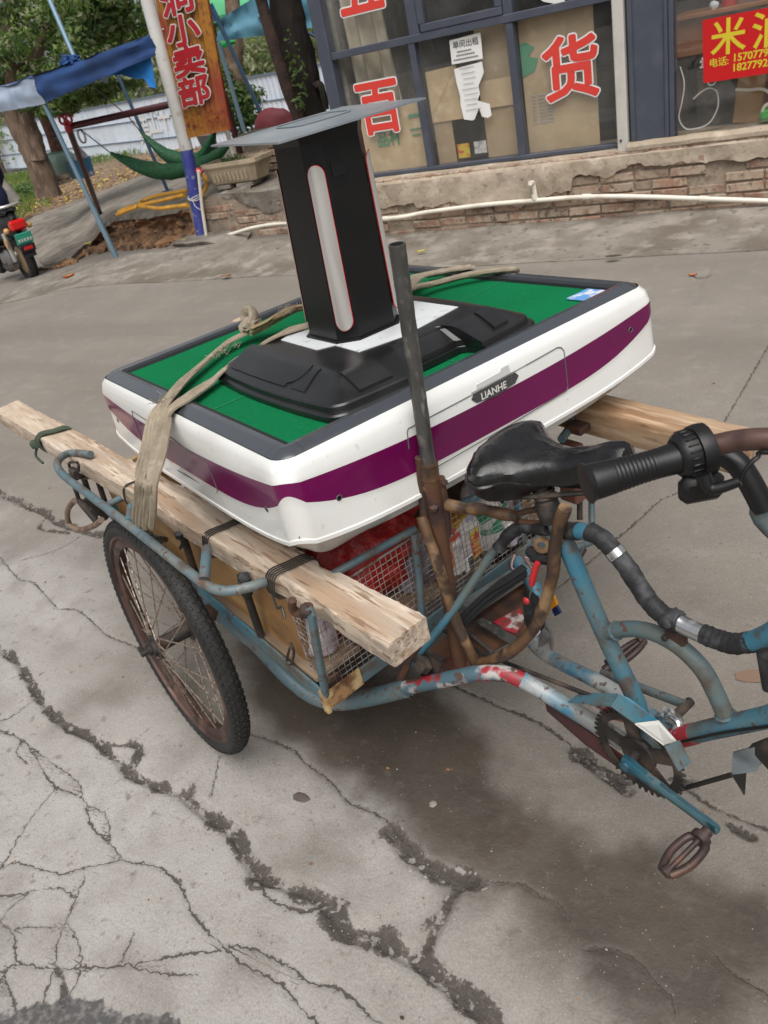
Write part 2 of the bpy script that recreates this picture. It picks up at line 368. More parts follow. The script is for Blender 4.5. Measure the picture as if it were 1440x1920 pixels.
UMBG = mat('green_parasol_cloth', (.09, .38, .18), .8)
TPOLE = mat('pale_blue_tent_pole', (.20, .30, .38), .4, .4)
TPOLED = mat('dark_blue_tent_pole', (.05, .09, .15), .4, .4)
MAROON = mat('maroon_frame_pipe', (.065, .016, .02), .5, layers=[((.11, .015, .02), 6, .5, .7)])
REDCL = mat('red_clamp', (.42, .02, .04), .45)
FENCE = mat('pale_blue_fence_sheet', (.64, .71, .80), .45, layers=[((.72, .77, .83), 1.5, .5, .7), ((.52, .58, .68), 4, .6, .75)], rand=.05)
FENCER = mat('fence_seam_rail', (.14, .18, .24), .5)
BARK = mat('brown_bark', (.17, .115, .08), .95, layers=[((.09, .06, .042), 7, .45, .65), ((.24, .18, .13), 16, .55, .75)], bumps=[(18, .9, .03)], stretch=(1, 1, .35))
BARKD = mat('dark_bark', (.020, .014, .011), .95, layers=[((.012, .009, .007), 7, .45, .65), ((.035, .026, .02), 14, .58, .72)], bumps=[(14, .9, .03)], stretch=(1, 1, .35))
def leafmat(name, c1, c2):
    m = mat(name, c1, .55, layers=[(c2, 1.7, .42, .62)])
    b = m.node_tree.nodes['Principled BSDF']; b.inputs['Subsurface Weight'].default_value = 0
    t = m.node_tree; tr = t.nodes.new('ShaderNodeBsdfTranslucent'); tr.inputs['Color'].default_value = (c2[0] * 1.5, c2[1] * 1.7, c2[2], 1)
    mx = t.nodes.new('ShaderNodeMixShader'); mx.inputs[0].default_value = .35; out = t.nodes['Material Output']
    t.links.new(b.outputs[0], mx.inputs[1]); t.links.new(tr.outputs[0], mx.inputs[2]); t.links.new(mx.outputs[0], out.inputs[0])
    return m
LEAF = leafmat('green_leaves', (.05, .10, .022), (.13, .19, .04))
LEAFD = leafmat('deep_green_leaves', (.025, .06, .018), (.05, .10, .03))
LEAFP = leafmat('dusty_olive_leaves', (.16, .18, .09), (.27, .28, .17))
LEAFB = leafmat('shrub_leaves', (.05, .10, .03), (.11, .17, .05))
GRASS = leafmat('grass_blades', (.09, .16, .03), (.18, .24, .07))
LITTER = mat('dry_leaf', (.30, .15, .06), .8, layers=[((.20, .09, .035), 2, .45, .65), ((.40, .27, .10), 5, .55, .7)])
ORLEAF = mat('orange_leaf', (.45, .13, .02), .7)
YELEAF = mat('yellow_leaf', (.45, .36, .06), .7)
HAMM = mat('green_hammock_net', (.012, .085, .03), .6, layers=[((.02, .13, .05), 30, .5, .7)], bumps=[(50, .8, .01)])
JAR = mat('sage_glazed_jar', (.20, .29, .25), .35)
BUCK = mat('blue_bucket_plastic', (.03, .17, .33), .4)
PLANTER = mat('sandstone_planter', (.42, .34, .24), .9, layers=[((.30, .24, .16), 6, .45, .7)], bumps=[(30, .4, .01)])
BIKEB = mat('black_scooter_paint', (.012, .012, .014), .3)
BIKEM = mat('grey_engine_alloy', (.22, .22, .21), .4, .6)
HUBT = mat('tan_wheel_hub', (.25, .17, .10), .6)
TAILR = mat('red_tail_lamp', (.55, .012, .01), .15, coat=.6)
AMBER = mat('amber_lamp', (.50, .28, .10), .3)
PLATEG = mat('green_number_plate', (.03, .33, .22), .5)
NAVY = mat('navy_cloth', (.018, .022, .07), .9, bumps=[(12, .3, .01)])
SKIN = mat('skin', (.42, .26, .18), .6)
HAIR = mat('black_hair', (.012, .01, .01), .6)
HELM = mat('dark_helmet', (.03, .03, .035), .3)
REDB = mat('red_thin_bag', (.36, .012, .010), .45, layers=[((.20, .008, .008), 7, .45, .65), ((.46, .03, .03), 16, .55, .7)], bumps=[(14, .8, .03), (40, .5, .008)])
CLEARP = mat('clear_bottle_plastic', (.55, .50, .52), .12, layers=[((.30, .22, .24), 20, .45, .65)])
ORPK = mat('orange_snack_pack', (.60, .22, .02), .35, layers=[((.60, .45, .05), 16, .5, .56), ((.55, .06, .03), 24, .58, .62)])
WPK = mat('white_pack', (.62, .58, .55), .4, layers=[((.35, .33, .4), 40, .55, .62)])
GLAB = mat('green_label', (.02, .20, .10), .45, layers=[((.5, .52, .48), 26, .58, .63)])
REDPL = mat('red_plastic', (.45, .02, .025), .4)
ORPL = mat('orange_plastic', (.58, .24, .01), .4)
NAVYP = mat('navy_tag', (.01, .02, .09), .4)
GREYCL = mat('grey_rag', (.14, .13, .13), .95, bumps=[(30, .6, .01)])
BLKCL = mat('black_rag', (.014, .014, .015), .9, bumps=[(30, .6, .01)])
CREAMSH = mat('cream_sticker', (.60, .62, .68), .4, layers=[((.12, .30, .60), 22, .48, .55)])
ZIP = mat('grey_webbing', (.20, .19, .20), .9, layers=[((.35, .33, .34), 60, .5, .6)], bumps=[(120, .5, .002)])
WCLOTH = mat('white_cloth', (.62, .62, .64), .9, bumps=[(30, .5, .01)])
def glassmat():
    m = bpy.data.materials.new('window_glass'); m.use_nodes = True; t = m.node_tree
    for n in list(t.nodes):
        if n.type != 'OUTPUT_MATERIAL': t.nodes.remove(n)
    tr = t.nodes.new('ShaderNodeBsdfTransparent'); tr.inputs[0].default_value = (.985, .99, .985, 1)
    df = t.nodes.new('ShaderNodeBsdfDiffuse'); df.inputs[0].default_value = (.62, .61, .58, 1); tcn = t.nodes.new('ShaderNodeTexCoord'); nn = t.nodes.new('ShaderNodeTexNoise'); nn.inputs['Scale'].default_value = 3.5; nn.inputs['Detail'].default_value = 6; t.links.new(tcn.outputs['Object'], nn.inputs['Vector'])
    mrn = t.nodes.new('ShaderNodeMapRange'); mrn.inputs[1].default_value = .35; mrn.inputs[2].default_value = .7; mrn.inputs[3].default_value = .01; mrn.inputs[4].default_value = .05; t.links.new(nn.outputs['Fac'], mrn.inputs[0]); md = t.nodes.new('ShaderNodeMixShader')
    gl = t.nodes.new('ShaderNodeBsdfGlossy'); gl.inputs['Roughness'].default_value = .02
    lw = t.nodes.new('ShaderNodeLayerWeight'); fr = t.nodes.new('ShaderNodeMath'); fr.operation = 'POWER'; fr.inputs[1].default_value = 4.5; t.links.new(lw.outputs['Facing'], fr.inputs[0]); mx = t.nodes.new('ShaderNodeMixShader')
    ad = t.nodes.new('ShaderNodeMath'); ad.operation = 'MULTIPLY_ADD'; ad.inputs[1].default_value = .9; ad.inputs[2].default_value = .055
    t.links.new(fr.outputs[0], ad.inputs[0]); t.links.new(ad.outputs[0], mx.inputs[0]); t.links.new(mrn.outputs[0], md.inputs[0]); t.links.new(tr.outputs[0], md.inputs[1]); t.links.new(df.outputs[0], md.inputs[2]); t.links.new(md.outputs[0], mx.inputs[1]); t.links.new(gl.outputs[0], mx.inputs[2])
    t.links.new(mx.outputs[0], t.nodes['Material Output'].inputs[0]); return m
GLASS = glassmat()

# ------------------------------------------------------------------ ground: cracked concrete road
CRACKS = [  # points on the road, half width in metres, depth in metres
 ([(-2.5986,1.0479,0),(-2.4425,1.022,0),(-2.273,0.9789,0),(-2.1047,0.9075,0),(-1.9355,0.8487,0),(-1.7907,0.8336,0),(-1.6563,0.8096,0),(-1.5687,0.7742,0),(-1.4693,0.7734,0),(-1.3607,0.7777,0)], .016, .007),
 ([(-1.3607,0.7777,0),(-1.2803,0.7571,0),(-1.1691,0.7352,0),(-1.0731,0.6833,0),(-1.0391,0.6686,0),(-0.9547,0.6746,0),(-0.8673,0.6701,-0),(-0.7938,0.6378,0),(-0.7524,0.6547,0),(-0.6958,0.6427,0),(-0.6082,0.6343,0),(-0.5183,0.6092,0),(-0.4253,0.5857,0)], .024, .009),
 ([(-0.6184,0.8332,0),(-0.6245,0.7797,0),(-0.6254,0.7303,0),(-0.6289,0.6761,0),(-0.6343,0.64,-0)], .019, .007),
 ([(-1.5687,0.7742,0),(-1.605,0.8564,0),(-1.6862,0.8386,0)], .012, .005),
 ([(-1.0391,0.6686,0),(-0.9966,0.6314,-0),(-0.8977,0.6325,0),(-0.875,0.6606,0)], .006, .004),
 ([(-0.85,0.6643,-0),(-0.8087,0.6197,0),(-0.7359,0.6261,0)], .012, .004),
 ([(-2.1646,0.7511,0),(-2.0187,0.7568,0),(-1.9396,0.7421,0),(-1.8068,0.6901,0),(-1.7372,0.6685,0),(-1.6332,0.6703,0),(-1.5456,0.6179,0),(-1.455,0.5961,0),(-1.3856,0.577,0),(-1.2894,0.5922,0),(-1.2111,0.5803,0),(-1.1332,0.5375,0),(-1.0599,0.5142,0),(-1.0153,0.5047,0),(-0.9483,0.4917,-0),(-0.8612,0.4926,0),(-0.8095,0.4739,-0),(-0.7524,0.4626,0),(-0.7026,0.4498,0)], .0055, .004),
 ([(-1.019,0.5092,0),(-0.9474,0.5269,-0),(-0.8654,0.5264,0),(-0.8062,0.5159,0),(-0.7404,0.5299,-0),(-0.6432,0.5051,0),(-0.599,0.4858,0)], .0055, .004),
 ([(-1.9396,0.7421,0),(-1.7989,0.7214,0),(-1.6908,0.7033,0),(-1.6332,0.6703,0)], .0035, .003),
 ([(-1.6082,0.6569,0),(-1.5356,0.6547,0),(-1.4906,0.6303,-0),(-1.4577,0.5951,0)], .0035, .003),
 ([(-2.0867,0.751,0),(-1.9922,0.7552,0),(-1.9638,0.7135,0),(-1.8959,0.6973,0)], .006, .003),
 ([(-1.7342,0.666,0),(-1.7176,0.5537,0),(-1.6787,0.4562,0),(-1.6741,0.4052,0)], .0028, .003),
 ([(-1.7004,0.4249,0),(-1.6793,0.4407,0),(-1.6413,0.4676,0),(-1.5153,0.4867,0),(-1.4566,0.5272,0),(-1.3856,0.577,0)], .004, .003),
 ([(-1.4394,0.4946,0),(-1.413,0.4381,0),(-1.382,0.3718,0),(-1.3381,0.3222,0)], .0036, .003),
 ([(-1.6112,0.3584,-0),(-1.55,0.3422,0),(-1.4962,0.3378,0),(-1.435,0.2998,0),(-1.386,0.3081,0),(-1.3289,0.3261,0),(-1.266,0.3525,0),(-1.1915,0.3897,0)], .0042, .003),
 ([(-1.501,0.3489,0),(-1.4545,0.3718,0),(-1.3961,0.3917,0)], .0025, .002),
 ([(-1.3874,0.4044,0),(-1.3199,0.3786,0),(-1.2741,0.3373,0),(-1.2571,0.2928,0)], .003, .002),
 ([(-1.654,0.4058,0),(-1.6093,0.3874,0),(-1.5357,0.4308,0)], .0045, .002), ([(-1.5558,0.3466,0),(-1.5591,0.3794,0),(-1.5465,0.4237,-0)], .0025, .002),
 ([(-1.4868,0.2658,0),(-1.4416,0.2666,0),(-1.4051,0.2525,-0),(-1.3504,0.2303,0)], .005, .003), ([(-1.3346,0.3236,0),(-1.2901,0.3072,0),(-1.2574,0.2815,0)], .008, .003),
 ([(-1.3381,0.3222,0),(-1.3217,0.288,0),(-1.3037,0.2616,0)], .005, .003),
 ([(-1.5089,0.4486,0),(-1.4701,0.464,0),(-1.4252,0.4538,0)], .003, .002), ([(-1.435,0.2998,0),(-1.4366,0.2628,0),(-1.4162,0.2132,0)], .004, .003),
 ([(-1.1915,0.3897,0),(-1.1481,0.4173,0),(-1.0914,0.4552,0),(-1.0149,0.4953,0)], .005, .001), ([(-1.186,0.392,-0),(-1.108,0.4073,0),(-1.0406,0.4312,0)], .004, .001),
 ([(-1.2056,0.3957,-0),(-1.2217,0.444,0)], .003, .001),
 ([(-3.829,1.8794,0),(-3.5096,1.8348,0),(-3.266,1.7854,0),(-3.0416,1.7398,0),(-2.876,1.6891,0),(-2.616,1.6644,0)], .020, .008),
 ([(-3.0416,1.7398,0),(-2.9834,1.646,0),(-2.7927,1.646,0)], .010, .005),
 ([(-3.1409,1.4702,0),(-2.9783,1.4301,0),(-2.745,1.3418,0),(-2.6667,1.3442,0),(-2.504,1.2869,0),(-2.4025,1.2512,0),(-2.3013,1.2632,0),(-2.0895,1.1924,0),(-1.9492,1.1789,0),(-1.7989,1.1467,0)], .0042, .005),
 ([(-2.1306,0.7845,0),(-2.1045,0.8042,0),(-2.0933,0.8876,0),(-2.0861,0.9133,0)], .003, .003),
 ([(-2.8528,1.4408,0),(-2.7395,1.5415,0),(-2.7121,1.6633,0)], .004, .003),
 ([(-0.9638,1.3526,0),(-0.8353,1.3189,0),(-0.7199,1.2963,0),(-0.6124,1.2752,0),(-0.5186,1.236,0),(-0.4585,1.2064,0),(-0.3925,1.1895,-0),(-0.3437,1.1835,-0),(-0.2563,1.1996,0),(-0.1962,1.1704,0),(-0.0806,1.1514,-0),(-0.0022,1.1357,0)], .0075, .016),
 ([(-0.5103,1.2303,0),(-0.4554,1.1961,0),(-0.3995,1.1714,0),(-0.3651,1.153,0)], .022, .008), ([(-0.289,1.1954,0),(-0.2473,1.2103,0)], .018, .004), ([(-0.1491,1.1392,0),(-0.1062,1.1219,0)], .012, .004),
 ([(-0.5507,0.8443,0),(-0.5038,0.8589,0),(-0.4611,0.8509,0),(-0.4149,0.8451,0),(-0.3933,0.822,0)], .0032, .010),
 ([(-0.3412,0.7784,0),(-0.3059,0.7952,-0),(-0.2575,0.7971,0),(-0.2131,0.7695,0),(-0.1821,0.7531,0),(-0.1749,0.7323,0)], .003, .010),
 ([(-0.1301,0.8555,0),(-0.0954,0.8343,0),(-0.0556,0.8265,0),(-0.0284,0.8095,0)], .0028, .006),
 ([(-0.3819,3.8379,0),(-0.4932,2.5215,0),(-0.5585,2.3337,0),(-0.6113,2.1603,0),(-0.6724,1.9814,0),(-0.7256,1.8293,0),(-0.8184,1.6253,0)], .0055, .004),
 ([(-5.3256,2.9453,0),(-5.2942,3.1941,0),(-5.1643,4.0109,0),(-4.6668,4.5284,0),(-4.1267,4.7411,0)], .007, .005),
 ([(-4.6251,5.248,0),(-3.2807,5.1193,0),(-2.5674,5.0144,0),(-1.8101,4.8206,0),(-1.081,4.6379,0),(-0.3654,4.5309,0)], .008, .008),
 ([(-1.3232,1.0007,0),(-1.1947,0.9965,0),(-1.1163,0.969,0),(-1.0142,0.9362,0),(-0.9477,0.9032,0),(-0.8565,0.8978,0),(-0.7539,0.8485,0)], .0045, .006),
 ([(-1.3513,0.8963,0),(-1.3224,0.8434,0),(-1.2989,0.8001,0)], .003, .003),
 ([(-0.8068,0.8715,0),(-0.7651,0.8443,0),(-0.6605,0.8168,0),(-0.603,0.8263,0)], .026, .006),
]
STAIN_SHADE = [(-1.402,1.1296,0),(-1.2851,1.0232,0),(-1.1212,0.9762,0),(-0.9578,0.9074,0),(-0.8367,0.875,-0),(-0.7869,0.8219,0),(-0.6605,0.8168,0),(-0.6194,0.7817,0),(-0.5003,0.8048,0),(-0.438,0.7273,0),(-0.3649,0.6949,0),(-0.2689,0.6312,0),(0.0191,0.741,0),(-0.0143,1.0697,0),(-0.1713,1.033,0),(-0.2599,1.0638,-0),(-0.3834,1.0308,0),(-0.4965,1.0905,0),(-0.6476,1.1158,0),(-0.7464,1.1852,0),(-0.8861,1.2927,0),(-1.179,1.4265,0)]  # outline of the damp stain; its dark colour also holds painted cart shade
PALE = [(-4.8784,1.1986,0), (-2.8375,1.5967,0), (-1.781,1.1275,0), (-1.2941,0.9626,0), (-0.9544,0.8771,0), (-0.7988,0.8314,0), (-0.6199,0.7568,0), (-0.475,0.7119,0), (-0.3506,0.623,0), (-0.2923,0.3549,0), (-1.5362,-0.241,0)]
CART_SHADE = [(-1.617,1.3008,0), (-1.3786,1.0732,0), (-1.1545,0.9882,0), (-0.9643,0.918,-0), (-0.8381,0.8775,0), (-0.7119,0.8438,0), (-0.5824,0.8344,0), (-0.4788,0.9007,0), (-0.4454,1.0075,0), (-0.5569,1.084,-0), (-0.6775,1.1559,0), (-0.8024,1.2794,0), (-0.9732,1.3716,0), (-1.4127,1.4889,0)]  # darkest area under the load bed: the cart's shade painted as colour
TARP = [(-1.4136,0.1589,0),(-1.3719,0.2066,0),(-1.3215,0.2483,0),(-1.2461,0.2975,0),(-1.1867,0.3162,0),(-1.157,0.3028,0),(-1.0184,0.3575,0),(-0.9428,0.3344,0),(-1.3503,0.1138,0)]
def axis(lo, hi, d, far_lo, far_hi, gr=1.16):
    a = list(np.arange(lo, hi + 1e-6, d)); s = d; x = hi
    while x < far_hi: s *= gr; x += s; a.append(x)
    s = d; x = lo
    while x > far_lo: s *= gr; x -= s; a.insert(0, x)
    return np.array(a)
gx = axis(-3.0, .40, .0066, -75, 45, 1.13); gy = axis(.15, 2.9, .0066, -25, 95, 1.13)
# a band of middling density for the far joint lines
GX, GY = np.meshgrid(gx, gy); P2 = np.stack([GX.ravel(), GY.ravel()], 1)
def segdist(P, a, b):
    a = np.array(a[:2]); b = np.array(b[:2]); ab = b - a; t = np.clip(((P - a) @ ab) / (ab @ ab + 1e-9), 0, 1)
    return np.hypot(*(P - a - t[:, None] * ab).T)
ck = np.full(len(P2), 9.0); tsd = np.full(len(P2), 1.0); tu = np.full(len(P2), 1.0); tw = np.full(len(P2), .002); dep = np.zeros(len(P2))
for pts, hw, dp in CRACKS:
    Q = smooth_path(pts, 3); lo = np.min([q[:2] for q in Q], 0) - .3; hi = np.max([q[:2] for q in Q], 0) + .3
    m = np.where(((P2 > lo) & (P2 < hi)).all(1))[0]; d = np.full(len(m), 9.)
    for i in range(len(Q) - 1): d = np.minimum(d, segdist(P2[m], Q[i], Q[i + 1]))
    if hw < .0076:                                         # hairline cracks: keep the side as well, so that they stay crisp
        sg = np.zeros(len(m)); du = np.full(len(m), 9.)
        for i in range(len(Q) - 1):
            a_, b_ = np.array(Q[i][:2]), np.array(Q[i + 1][:2]); di = segdist(P2[m], a_, b_); e_ = b_ - a_; s_i = np.sign(e_[0] * (P2[m][:, 1] - a_[1]) - e_[1] * (P2[m][:, 0] - a_[0])); k_ = di < du; sg[k_] = s_i[k_]; du = np.minimum(du, di)
        k_ = du < tu[m]; ix = m[k_]; tsd[ix] = (sg * du)[k_]; tu[ix] = du[k_]; tw[ix] = hw * .36
        dep[m] = np.maximum(dep[m], min(dp, .006) * np.clip(1 - du / .006, 0, 1)); continue
    hw *= .84; dp *= 1.5
    r = (d - .0010 - hw) / (hw * 1.1 + .0032)             # signed, relative to the crack's own width
    ck[m] = np.minimum(ck[m], np.clip(r, -2, 9)); dep[m] = np.maximum(dep[m], dp * np.clip((1 - d / (hw * 1.1)) * 2.0, 0, 1))
def polysd(P, poly):
    q = np.array([p[:2] for p in poly]); d = np.full(len(P), 9.); ins = np.zeros(len(P), bool); n = len(q)
    for i in range(n):
        a, b = q[i], q[(i + 1) % n]; d = np.minimum(d, segdist(P, a, b))
        c = ((a[1] > P[:, 1]) != (b[1] > P[:, 1])); xs = (b[0] - a[0]) * (P[:, 1] - a[1]) / (b[1] - a[1] + 1e-12) + a[0]
        ins ^= c & (P[:, 0] < xs)
    return np.where(ins, -d, d)
st = np.clip(polysd(P2, STAIN_SHADE), -.5, .5); tp = np.clip(polysd(P2, TARP), -.5, .5); pa = np.clip(polysd(P2, PALE), -1, 1); co = np.clip(polysd(P2, CART_SHADE), -.5, .5)
gz = -.11 * np.minimum(np.maximum(0, -P2[:, 0] - 6.5), 4.5) - .022 * np.maximum(0, -P2[:, 0] - 11)
near = (P2[:, 0] > -3.5) & (P2[:, 0] < 1) & (P2[:, 1] > 0) & (P2[:, 1] < 3.5)
bump = np.zeros(len(P2)); idx = np.where(near)[0]
for i in idx:
    x, y = P2[i]; bump[i] = .0035 * noise.noise((x * 2.1, y * 2.1, 0)) + .0016 * noise.noise((x * 9, y * 9, 3)) + .0009 * noise.noise((x * 30, y * 30, 7))
gz = gz + bump - dep
nx, ny = len(gx), len(gy); me = bpy.data.meshes.new('road')
me.vertices.add(nx * ny); me.vertices.foreach_set('co', np.stack([P2[:, 0], P2[:, 1], gz], 1).ravel())
ii = (np.arange(ny - 1)[:, None] * nx + np.arange(nx - 1)[None]).ravel(); quads = np.stack([ii, ii + 1, ii + nx + 1, ii + nx], 1)
me.loops.add(len(quads) * 4); me.loops.foreach_set('vertex_index', quads.ravel()); me.polygons.add(len(quads))
me.polygons.foreach_set('loop_start', np.arange(len(quads)) * 4); me.polygons.foreach_set('loop_total', np.full(len(quads), 4))
me.polygons.foreach_set('use_smooth', np.ones(len(quads), bool)); me.update(); me.validate()
for nm, arr in (('crack', ck), ('stain_shade', st), ('patch', tp), ('thinside', tsd), ('thindist', tu), ('thinwidth', tw), ('pale', pa), ('cart_shade', co)):
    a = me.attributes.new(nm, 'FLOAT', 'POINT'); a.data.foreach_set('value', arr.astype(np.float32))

def roadmat():
    m = bpy.data.materials.new('road_concrete'); m.use_nodes = True; t = m.node_tree; N = t.nodes; L = t.links; b = N['Principled BSDF']
    tc = N.new('ShaderNodeTexCoord'); vec = tc.outputs['Object']
    def nz(scale, det=5, dist=0., vecin=None):
        n = N.new('ShaderNodeTexNoise'); n.inputs['Scale'].default_value = scale; n.inputs['Detail'].default_value = det; n.inputs['Distortion'].default_value = dist
        L.new(vecin or vec, n.inputs['Vector']); return n.outputs['Fac']
    def mr(x, a, c, d=0., e=1., sm=False):
        n = N.new('ShaderNodeMapRange'); n.inputs[1].default_value = a; n.inputs[2].default_value = c; n.inputs[3].default_value = d; n.inputs[4].default_value = e
        if sm: n.interpolation_type = 'SMOOTHSTEP'
        L.new(x, n.inputs[0]); return n.outputs[0]
    def mt(op, x, y, z=None):
        n = N.new('ShaderNodeMath'); n.operation = op
        for i, q in enumerate((x, y, z)):
            if q is None: continue
            if isinstance(q, (int, float)): n.inputs[i].default_value = q
            else: L.new(q, n.inputs[i])
        return n.outputs[0]
    def mix(f, a, c):
        n = N.new('ShaderNodeMix'); n.data_type = 'RGBA'; L.new(f, n.inputs[0])
        for i, q in ((6, a), (7, c)):
            if isinstance(q, tuple): n.inputs[i].default_value = (*q, 1)
            else: L.new(q, n.inputs[i])
        return n.outputs[2]
    def att(n_):
        n = N.new('ShaderNodeAttribute'); n.attribute_name = n_; return n.outputs['Fac']
    pf_ = mr(mt('ADD', att('pale'), mr(nz(1.4, 4), .3, .7, -.25, .25)), .32, -.22, 0, 1, True)
    cA = mix(mr(nz(1.1), .35, .68), (.235, .211, .182), (.188, .167, .142)); cB = mix(mr(nz(1.6), .35, .68), (.365, .349, .328), (.305, .288, .266)); col = mix(pf_, cA, cB)
    col = mix(mr(nz(4.5, 6), .48, .72), col, (.20, .182, .162))
    col = mix(mr(nz(11, 6), .53, .75, 0, .45), col, (.29, .27, .247))
    col = mix(mr(nz(26, 6), .62, .72), col, (.20, .182, .162))
    col = mix(mr(nz(70, 3), .62, .74), col, (.20, .18, .158))
    # tracks of tyres along the road, beyond the cart
    sp = N.new('ShaderNodeMapping'); sp.inputs['Scale'].default_value = (.12, 1.6, 1); sp.inputs['Rotation'].default_value = (0, 0, .06); L.new(vec, sp.inputs['Vector'])
    col = mix(mr(nz(1.6, 5, 0, sp.outputs[0]), .45, .70, 0, .55), col, (.165, .146, .126))
    dk = N.new('ShaderNodeMix'); dk.data_type = 'RGBA'; dk.blend_type = 'MULTIPLY'; L.new(mr(nz(210, 3), .38, .66, 0, .6), dk.inputs[0]); L.new(col, dk.inputs[6]); dk.inputs[7].default_value = (.70, .68, .65, 1); col = dk.outputs[2]
    lt = N.new('ShaderNodeMix'); lt.data_type = 'RGBA'; lt.blend_type = 'SCREEN'; L.new(mr(nz(140, 4), .60, .72, 0, .5), lt.inputs[0]); L.new(col, lt.inputs[6]); lt.inputs[7].default_value = (.14, .135, .125, 1); col = lt.outputs[2]
    # damp stained slab, with the shade under the cart painted into its colour
    s0 = mt('ADD', att('stain_shade'), mr(nz(6, 6), .3, .7, -.055, .055)); s0 = mt('ADD', s0, mr(nz(1.7, 3), .3, .7, -.05, .05))
    so_ = mr(s0, .04, -.11, 0, .92, True); co_ = mt('ADD', att('cart_shade'), mr(nz(5, 6), .3, .7, -.06, .06)); sf = mt('MAXIMUM', so_, mr(co_, .045, -.085, 0, 1, True))
    stain_shade_col = mix(mr(nz(5, 6), .38, .66), (.056, .042, .030), (.029, .021, .0145)); stain_shade_col = mix(mr(nz(2.2, 4), .52, .72), stain_shade_col, (.10, .083, .066))
    stain_shade_col = mix(mr(nz(45, 5), .56, .74, 0, .4), stain_shade_col, (.11, .094, .076))
    col = mix(mt('MULTIPLY', sf, .92), col, stain_shade_col)
    # cracks filled with dirt
    c0 = mt('ADD', att('crack'), mr(nz(15, 9), .3, .7, -.72, .95)); c0 = mt('ADD', c0, mr(nz(150, 3), .3, .7, -.16, .16))
    cf = mr(c0, .07, -.07, 0, .93, True); halo = mr(c0, 1.0, 0, 0, .22, True)
    col = mix(halo, col, (.14, .122, .102))
    ccol = mix(mr(nz(60, 5), .4, .65), (.082, .068, .058), (.125, .107, .092)); ccol = mix(mr(c0, -.10, -.36, 0, .75), ccol, (.048, .040, .034))
    ccol = mix(mr(nz(42, 4), .585, .63), ccol, (.24, .22, .20))
    col = mix(cf, col, ccol)
    wig = mt('ADD', mr(nz(60, 4), .3, .7, -.0042, .0042), mr(nz(220, 2), .3, .7, -.0014, .0014)); ab = mt('ABSOLUTE', mt('ADD', att('thinside'), wig), 0)
    ww = mt('MULTIPLY', att('thinwidth'), mr(nz(16, 4), .32, .68, .25, 1.9)); tf = mt('MULTIPLY', mr(mt('SUBTRACT', ab, ww), .0007, -.0007), mr(att('thindist'), .016, .011))
    th = mt('MULTIPLY', mr(mt('SUBTRACT', ab, ww), .009, .0, 0, .22, True), mr(att('thindist'), .02, .010))
    col = mix(th, col, (.13, .112, .095)); col = mix(mt('MULTIPLY', tf, .9), col, (.060, .050, .042))
    # old bitumen patch
    p0 = mt('ADD', att('patch'), mr(nz(40, 5), .3, .7, -.012, .012)); pf = mr(p0, .004, -.004)
    col = mix(pf, col, mix(mr(nz(70, 4), .45, .65), (.075, .072, .07), (.15, .14, .135)))
    # grit: small pale and dark specks
    vo = N.new('ShaderNodeTexVoronoi'); vo.inputs['Scale'].default_value = 95; L.new(vec, vo.inputs['Vector'])
    keep = mr(nz(23, 2), .56, .60); g1 = mt('MULTIPLY', mr(vo.outputs['Distance'], .15, .10), keep)
    col = mix(mt('MULTIPLY', g1, .55), col, (.44, .41, .38))
    vo2 = N.new('ShaderNodeTexVoronoi'); vo2.inputs['Scale'].default_value = 42; L.new(vec, vo2.inputs['Vector'])
    keep2 = mr(nz(7, 2), .55, .6); g2 = mt('MULTIPLY', mr(vo2.outputs['Distance'], .14, .10), keep2)
    col = mix(mt('MULTIPLY', g2, .6), col, (.09, .075, .062))
    L.new(col, b.inputs['Base Color'])
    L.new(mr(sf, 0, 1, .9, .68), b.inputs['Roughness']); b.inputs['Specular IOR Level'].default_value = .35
    h = mt('MULTIPLY', nz(55, 6), .5); h = mt('ADD', h, mt('MULTIPLY', nz(9, 6), .8)); h = mt('ADD', h, mt('MULTIPLY', cf, mr(nz(80, 5), .2, .8, -.9, .1))); h = mt('ADD', h, mt('MULTIPLY', tf, -.7)); h = mt('ADD', h, mt('MULTIPLY', nz(160, 4), .28)); h = mt('ADD', h, mt('MULTIPLY', g1, .25))
    bp = N.new('ShaderNodeBump'); bp.inputs['Strength'].default_value = .55; bp.inputs['Distance'].default_value = .008; L.new(h, bp.inputs['Height']); L.new(bp.outputs[0], b.inputs['Normal'])
    return m
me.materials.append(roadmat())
road = bpy.data.objects.new('road', me); COL.objects.link(road); tag(road, 'pale cracked concrete road with dirt filled cracks and a damp slab darkened by painted cart shade', 'road', kind='structure')

# grit lying in the cracks
mb = MB(); rs = random.Random(5)
for pts, hw, dp in CRACKS:
    if hw < .012: continue
    Q = smooth_path(pts, 3)
    for i in range(len(Q) - 1):
        L_ = (Q[i + 1] - Q[i]).length
        for k in range(int(L_ * 120)):
            q = Q[i].lerp(Q[i + 1], rs.random()); r = rs.choice((.0008, .001, .0013, .0018, .0026))
            mb.blob((q.x + rs.uniform(-hw, hw), q.y + rs.uniform(-hw, hw), -.005 + r * .3), r, 1, .3, 2, seed=k, smooth=False)
gr = mb.solo('gravel', mat('grit', (.15, .13, .115), .95, layers=[((.24, .22, .20), 200, .5, .6)]), 'loose grit and pebbles lying in the wide road cracks', 'gravel'); tag(gr, kind='stuff')

